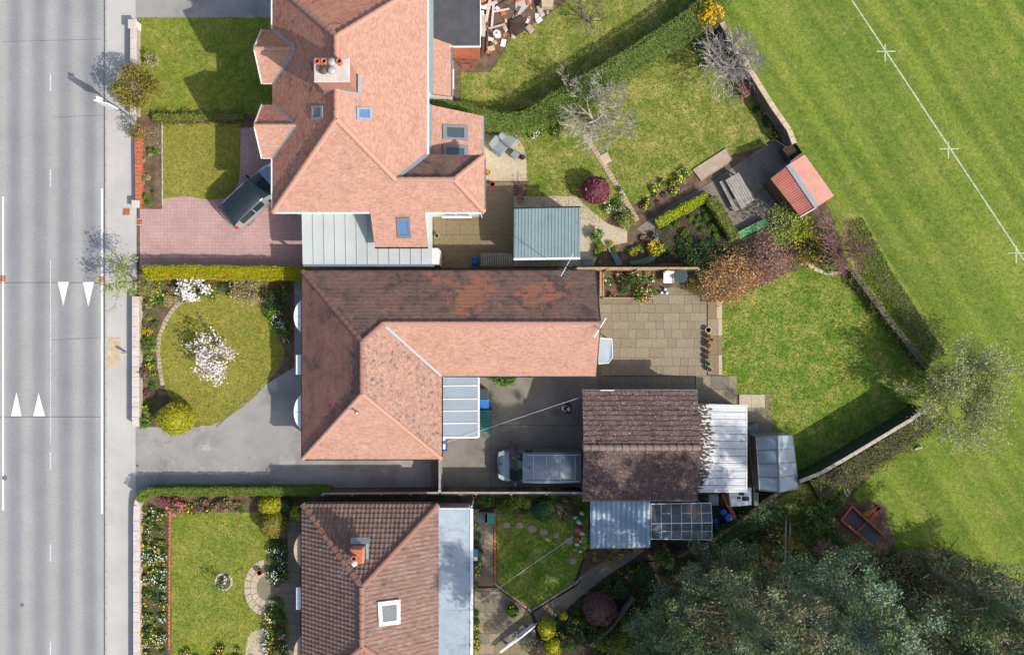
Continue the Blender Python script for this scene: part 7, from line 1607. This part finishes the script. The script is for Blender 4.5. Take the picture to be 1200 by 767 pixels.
shrub(194, 584, 8, .9, 'purple', 'dark purple leaved shrub at the hedge corner', leaf=.05); shrub(207, 594, 10, .7, 'shrub_mid', 'low shrub covered in pink and red blossom beside the purple shrub', flowers='petal_pink', fn=200, fleaf=.05, leaf=.05)
shrub(350, 600, 8, 1.2, 'shrub_lime', 'spiky lime green shrub at the corner of the lower bungalow', leaf=.09)
clipped(698, 223, 15, 1.55, 'purple', 'purple-red clipped dome on the lawn by the brick path', 'purple_dome', leaf=.05, dens=1.6, noise_=.04)
clipped(703, 713, 18, 1.3, 'brown_heather', 'brown heather-like clipped dome beside the low board fence', 'heather_dome', leaf=.05, dens=1.5, noise_=.05)
clipped(641, 735, 10, 1.0, 'topiary_gold', 'golden egg-shaped shrub beside the diagonal path', 'golden_shrub', dens=1.6, aspect=1.3); clipped(648, 757, 10, .9, 'topiary_gold', 'golden shrub below the egg-shaped one', 'golden_shrub', dens=1.6)
clipped(660, 720.5, 5, .6, 'topiary_gold', 'tiny golden ball above the golden shrubs', 'golden_shrub', dens=2)
shrub(830, 20, 15, 2.0, 'shrub_olive', 'yellow blossoming forsythia at the end of the tall hedge', flowers='forsythia', fn=1100, fleaf=.06, leaf=.05, stem='bark_tan')
shrub(872, 106, 12, .9, 'red_twig', 'reddish low shrub under the grey bare tree by the wall', leaf=.05)
shrub(916, 262, 27, 2.2, 'young_leaf', 'large loose shrub with young olive leaves beside the red-roofed shed', leaf=.055, dens=.45, lumps=34, spread=.3, stem='bark_pale'); shrub(938, 268, 18, 1.8, 'shrub_lime', 'lime green shrub in the shadow below the red-roofed shed', leaf=.06, dens=.7, lumps=20)
shrub(903, 303, 29, 1.7, 'red_twig', 'broad red-brown twiggy shrub between the orange shrub and the lime one', leaf=.05, dens=.8, lumps=30, spread=.3, stem='bark_red', flat=.1); shrub(856, 328, 34, 1.9, 'orange_shrub', 'broad orange-tan shrub at the corner of the patio', leaf=.055, dens=.8, lumps=34, spread=.3, stem='bark_tan', flat=.1)
shrub(948, 292, 20, 1.4, 'shrub_olive', 'yellowish green shrub above the pale curved edging', leaf=.06, dens=.6, lumps=18, flowers='petal_yellow', fn=120); shrub(966, 303, 14, 1.1, 'shrub_mid', 'green shrub inside the pale curved edging', leaf=.06, lumps=12)
shrub(818, 300, 20, .9, 'shrub_dark', 'dark green shrub along the fence below the vegetable plot', leaf=.06, dens=.7); shrub(815, 335, 12, .7, 'shrub_olive', 'low olive shrub beside the round dark table', leaf=.05, dens=.6)
shrub(753, 345, 10, .7, 'shrub_mid', 'shrub with small pink flowers at the front of the patio bed', leaf=.05, flowers='petal_mixed', fn=50); shrub(735, 330, 10, .7, 'shrub_dark', 'trailing dark shrub in the middle of the patio bed', leaf=.05)
shrub(768, 291, 9, .7, 'shrub_lime', 'yellow flowering shrub between the two blue pots', flowers='petal_yellow', fn=120, leaf=.05); shrub(700, 276, 8, .8, 'weed', 'bright leafy shrub on the path right of the metal shed', leaf=.07); shrub(735, 258, 12, .9, 'young_leaf', 'pale loose shrub at the end of the brick path', leaf=.05, dens=.7)
shrub(592, 444, 16, .8, 'weed', 'bright green shrub against the bungalow wing beside the grey bin', leaf=.07, aspect=.45)
shrub(597, 594, 13, 1.2, 'hedge_green', 'mid green shrub against the yard fence above the stepping stones', leaf=.06); shrub(613, 588, 10, 1.0, 'young_leaf', 'pale green shrub against the yard fence', leaf=.06); clipped(637, 597, 12, 1.6, 'shrub_dark', 'dark blue-green rounded conifer against the yard fence', 'rounded_conifer', dens=1.5); shrub(659, 598, 13, 1.1, 'bramble', 'greyish brown twiggy shrub against the yard fence', leaf=.05)
shrub(570, 587, 9, .8, 'shrub_mid', 'green shrub beside the yellow bucket', leaf=.06)
shrub(612, 232, 9, .5, 'red_twig', 'small twiggy shrub at the corner of the metal shed path', leaf=.04, dens=.5)
for px, py, r, h, m, lab in ((778, 655, 12, 1.0, 'shrub_mid', 'green shrub beside the leaning dead branch'), (760, 672, 14, 1.0, 'ivy', 'dark glossy shrub at the end of the diagonal path'), (722, 690, 13, .9, 'shrub_dark', 'dark shrub behind the heather dome'), (667, 745, 18, 1.1, 'ivy', 'dark spreading shrub right of the golden shrubs'), (625, 757, 12, .9, 'bramble', 'grey-leaved shrub below the folded parasol'), (700, 745, 14, 1.0, 'shrub_mid', 'mid green shrub below the heather dome'), (740, 735, 16, 1.2, 'shrub_mid', 'mid green shrub beyond the low board fence'), (720, 760, 16, 1.4, 'hedge_green', 'leafy green shrub in front of the tall pines'), (905, 640, 22, 1.5, 'shrub_olive', 'yellowish shrub among the pines above the pale poles'), (985, 640, 16, .7, 'shrub_mid', 'low green shrub below the rusty trailer'), (960, 605, 18, .8, 'shrub_mid', 'green shrub left of the rusty trailer'), (965, 648, 16, .9, 'red_twig', 'reddish brown shrub left of the rusty trailer')):
    shrub(px, py, r, h, m, lab, leaf=.065, dens=.8, lumps=14)

# ------------------------------------------------------------------ bare and blossoming trees
bare_tree(0, 0, 0, 3.4, 1.5, 3, 'bark', 'slender young street-side tree with fresh leaves at the end of the golden hedge', 'young_tree', leaf='young_leaf', leafn=1500, leafs=.06, base=(163, 330), levels=4, n0=6, trunk=.06, kids=(2, 4))
bare_tree(0, 0, 0, 2.2, 1.35, 8, 'bark', 'low magnolia covered in white blossom on the oval lawn', 'magnolia', leaf='petal_white', leafn=1500, leafs=.068, base=(259, 418), levels=4, n0=8, trunk=.07, trunk_h=.2, kids=(2, 4))
bare_tree(0, 0, 0, 4.2, 2.7, 21, 'bark_pale', 'spreading bare grey tree over the narrow brick path', 'bare_tree', base=(695, 147), levels=5, n0=9, trunk=.13, trunk_h=.28, kids=(3, 5), up=.5, curl=.45, leaf='willow', leafn=1600, leafs=.035)
bare_tree(0, 0, 0, 4.0, 2.1, 34, 'bark_pale', 'upright bare grey tree beside the boundary wall under the forsythia', 'bare_tree', base=(848, 82), levels=4, n0=13, trunk=.12, trunk_h=.2, kids=(4, 6), up=.6, curl=.2)
bare_tree(0, 0, 0, 3.2, 1.9, 41, 'bark_red', 'purplish bare shrub-tree leaning over the field beside the curved edging', 'bare_shrub', base=(978, 294), levels=3, n0=22, trunk=.07, trunk_h=.12, kids=(5, 7), up=.7)
bare_tree(0, 0, 0, 5.0, 2.9, 52, 'bark_pale', 'broad pale tree in young leaf at the corner of the back lawn and the field', 'field_tree', leaf='willow', leafn=15000, leafs=.06, base=(1102, 455), levels=4, n0=15, trunk=.16, trunk_h=.22, kids=(4, 6), up=.55, curl=.35)
bare_tree(0, 0, 0, 2.2, 1.3, 63, 'bark', 'small leafless tree hanging over the neighbour lawn below the rubble', 'bare_tree', base=(690, 26), levels=3, n0=9, trunk=.07, trunk_h=.2, kids=(3, 5), leaf='brown_heather', leafn=500, leafs=.03)
bare_tree(0, 0, 0, 1.6, .45, 71, 'bark', 'tiny standard tree in the round bed of the flower lawn', 'young_tree', leaf='shrub_mid', leafn=260, leafs=.045, base=(263, 681), levels=2, n0=6, trunk=.025, trunk_h=.6, kids=(3, 4))
bare_tree(0, 0, 0, 1.6, .9, 77, 'bark_tan', 'tangle of pale climbing stems by the dark felt flat roof', 'climbing_plant', base=(515, 52), levels=3, n0=10, trunk=.03, trunk_h=.75, kids=(2, 4), up=.5, cat='climber')
bare_tree(0, 0, 0, 1.3, .8, 83, 'bark_red', 'low bare rose on the round-cornered patio edge', 'rose_bush', base=(611, 222), levels=3, n0=9, trunk=.03, trunk_h=.1, kids=(2, 4), cat='shrub')

# ------------------------------------------------------------------ tall pines by the lower right
def pine(base, h, r, seed, label, mats, n=16000, z0=.25, limbs=34, leaf=.085, sparse=1.0, trunk=.26, lean=(0, 0), droop=.1, dead=0):
    b = W(*base); t = thing('pine_tree', label, 'tree', b, 'tall pines at the foot of the gardens'); rn = random.Random(seed)
    top = b + Vector((lean[0], lean[1], h)); mb = MB()
    def tp(u): return b.lerp(top, u) + Vector((math.sin(u * 5 + seed) * .18, math.cos(u * 4 + seed) * .18, 0)) * u
    mb.tube([tp(i / 8) - Vector((0, 0, .05 if i == 0 else 0)) for i in range(9)], [trunk * (1 - .1 * i) for i in range(9)], 9)
    mb.build('trunk', 'bark', t); br = MB(); cl = []
    for i in range(limbs):
        u = z0 + (1 - z0) * (i + rn.random()) / limbs; o = tp(u); v = (u - z0) / (1 - z0)
        L = r * (math.sin(math.pi * min(1, .22 + v * .75)) ** .7) * rn.uniform(.65, 1.12); a = i * 2.4 + rn.uniform(-.5, .5)
        d = Vector((math.cos(a), math.sin(a), rn.uniform(-.05, .45) + v * .5 - droop)).normalized()
        e = o + d * L; m = o.lerp(e, .5) + Vector((0, 0, .12 * L)); br.tube([o, m, e], [.07 * (1.2 - u), .045 * (1.2 - u), .012], 5)
        if rn.random() < dead: 
            for k in range(4):
                q = o.lerp(e, rn.uniform(.4, .95)); br.tube([q, q + Vector((rn.uniform(-.6, .6), rn.uniform(-.6, .6), rn.uniform(-.1, .4)))], [.015, .005], 3)
            continue
        for k in range(rn.randint(6, 10)):
            q = o.lerp(e, rn.uniform(.35, 1.0)) + Vector((rn.gauss(0, .38), rn.gauss(0, .38), rn.gauss(.08, .16)))
            br.tube([o.lerp(e, .5), q], [.02, .006], 3); cl.append((q, rn.uniform(.18, .38)))
    br.build('limbs', 'bark', t)
    c = np.array([tuple(q) for q, _ in cl]); s = np.array([x for _, x in cl]); k = RNG.choice(len(c), int(n * sparse * 1.5), p=s ** 2 / (s ** 2).sum())
    g = RNG.normal(size=(len(k), 3)); P = c[k] + g * s[k][:, None] * np.array([.66, .66, .38]); P[:, 2] = np.maximum(P[:, 2], .1)
    part = RNG.integers(0, len(mats), len(c))[k]
    for j, m in enumerate(mats):
        if (part == j).any(): leaves('crown' if j == 0 else 'needles', P[part == j], leaf * .9, m, t, .4, asp=.42)
    return t
pine((770, 722), 11.0, 3.0, 1, 'dense grey-green pine standing nearest the low board fence', ['pine', 'pine_grey', 'pine'], 21000, .12, 40)
pine((838, 672), 15.0, 3.3, 2, 'grey-green pine behind the greenhouse retaining wall', ['pine_grey', 'pine', 'bramble'], 27000, .1, 44)
pine((938, 672), 13.0, 3.2, 3, 'broad bluish pine between the pale poles and the rusty trailer', ['pine_blue', 'pine_grey', 'pine'], 25000, .1, 42)
pine((835, 775), 13.0, 3.2, 4, 'tall dark pine deep in the grove below the others', ['pine', 'pine_grey'], 16000)
pine((985, 770), 11.5, 3.4, 5, 'bluish pale pine at the field side of the grove', ['pine_blue', 'pine_blue', 'pine_grey'], 20000)
pine((1088, 668), 15.0, 2.6, 6, 'tall thin half-dead pine at the field edge above the brambles', ['pine', 'bramble', 'pine_grey'], 16000, .25, 36, dead=.25, trunk=.22)
pine((1150, 712), 8.5, 2.8, 17, 'thin ragged pine on the field side of the brambles', ['pine', 'pine_grey', 'bramble'], 12000, .2, 30, dead=.25, trunk=.18)
pine((1072, 722), 8.0, 3.0, 13, 'squat dark pine among the brambles at the field edge', ['pine', 'pine_grey', 'bramble'], 15000, .2, 30, dead=.2, trunk=.18)
pine((1235, 795), 10.5, 2.6, 7, 'lone pine on the field with a long bare trunk', ['pine', 'bramble'], 9000, .5, 26, dead=.2, trunk=.24)
pine((722, 778), 12.5, 2.7, 11, 'dark pine on the slope below the lower terrace', ['pine', 'pine_grey'], 14000, .4)
pine((900, 850), 12.0, 3.4, 9, 'dark pine at the back of the grove', ['pine', 'pine_grey'], 9000, leaf=.14)
# ground cover in the grove
def cover_stuff(name, pix, n, mat, leaf, zmax, excl=()):
    xy = scatter(pix, n, excl); z = RNG.uniform(.03, zmax, len(xy)) * (.35 + .65 * (np.sin(xy[:, 0] * 2.1) * np.sin(xy[:, 1] * 1.7 + 1) * .5 + .5))
    leaves(name, np.column_stack([xy, np.maximum(z, .03)]), leaf, mat, None, .45, kind='stuff')
TR = [[(975, 600), (985, 588), (1038, 588), (1042, 612), (1052, 634), (1038, 650), (1005, 650), (980, 632)]]
cover_stuff('undergrowth', [(690, 790), (700, 740), (760, 680), (800, 655), (870, 625), (935, 580), (985, 575), (990, 660), (1040, 690), (1050, 790)], 16000, 'shrub_dark', .07, .35, TR)
cover_stuff('bramble_undergrowth', [(1000, 655), (1040, 650), (1060, 640), (1100, 640), (1150, 660), (1215, 690), (1215, 800), (1000, 800)], 20000, 'bramble', .07, .6)
cover_stuff('ivy_undergrowth', [(1010, 670), (1215, 690), (1215, 800), (1000, 800)], 9000, 'shrub_mid', .06, .4)
cover_stuff('leaf_litter', [(940, 600), (985, 580), (990, 640), (1050, 640), (1060, 700), (960, 680)], 5000, 'shrub_mid', .06, .12, TR)
rn = random.Random(9)
for i in range(26):
    p = W(rn.uniform(1020, 1200), rn.uniform(665, 765)); p.z = rn.uniform(.2, .6); a = rn.uniform(0, 6.28); L = rn.uniform(.5, 1.6)
    o = MB().tube([p, p + Vector((math.cos(a) * L * .5, math.sin(a) * L * .5, .12)), p + Vector((math.cos(a + .2) * L, math.sin(a + .2) * L, -p.z + .08))], [.035, .03, .012], 5).build('fallen_branch', 'bark_pale', loc=(p.x, p.y, 0)); tag(o, 'pale dead branch lying in the brambles under the half-dead pine', 'branch', 'dead branches in the brambles')
for i, (a, b) in enumerate((((924, 606), (916, 700)), ((929, 614), (921, 730)))):
    p, q = W(*a, .5), W(*b, 2.6); t = thing('pale_pole', 'long flaking white pole leaning up through the pine branches', 'pole', (p.x, p.y, 0), 'pale poles in the pines'); MB().tube([(p.x, p.y, 0), p.lerp(q, .5), q], [.05, .045, .03], 7).build('shaft', 'bark_pale', t)

for nm, px, n, m in (('bed_ground_cover', [(165, 592), (197, 596), (197, 770), (165, 770)], 6500, 'shrub_mid'), ('oval_bed_ground_cover', [(165, 345), (186, 350), (186, 460), (178, 498), (165, 498)], 2600, 'weed'), ('hedge_foot_ground_cover', [(170, 330), (340, 330), (338, 345), (300, 350), (262, 343), (215, 350), (190, 365), (170, 350)], 3200, 'shrub_olive'), ('under_hedge_ground_cover', [(200, 586), (300, 586), (300, 599), (200, 599)], 1500, 'bramble'), ('plot_ground_cover', [(770, 264), (828, 234), (860, 284), (856, 306), (770, 306)], 1500, 'weed'), ('bow_window_ground_cover', [(314, 630), (338, 630), (338, 680), (318, 680)], 1500, 'shrub_dark'), ('door_path_ground_cover', [(312, 700), (334, 700), (338, 780), (312, 780)], 2200, 'shrub_mid'), ('wall_foot_ground_cover', [(166, 150), (189, 150), (189, 180), (168, 180)], 500, 'beige_shrub'), ('fence_foot_ground_cover', [(582, 582), (680, 582), (686, 602), (582, 602)], 2200, 'shrub_mid'), ('shrub_foot_ground_cover', [(830, 285), (900, 270), (985, 270), (985, 310), (940, 312), (880, 342), (846, 354), (830, 340)], 5000, 'bramble')):
    cover_stuff(nm, px, n, m, .035, .12)
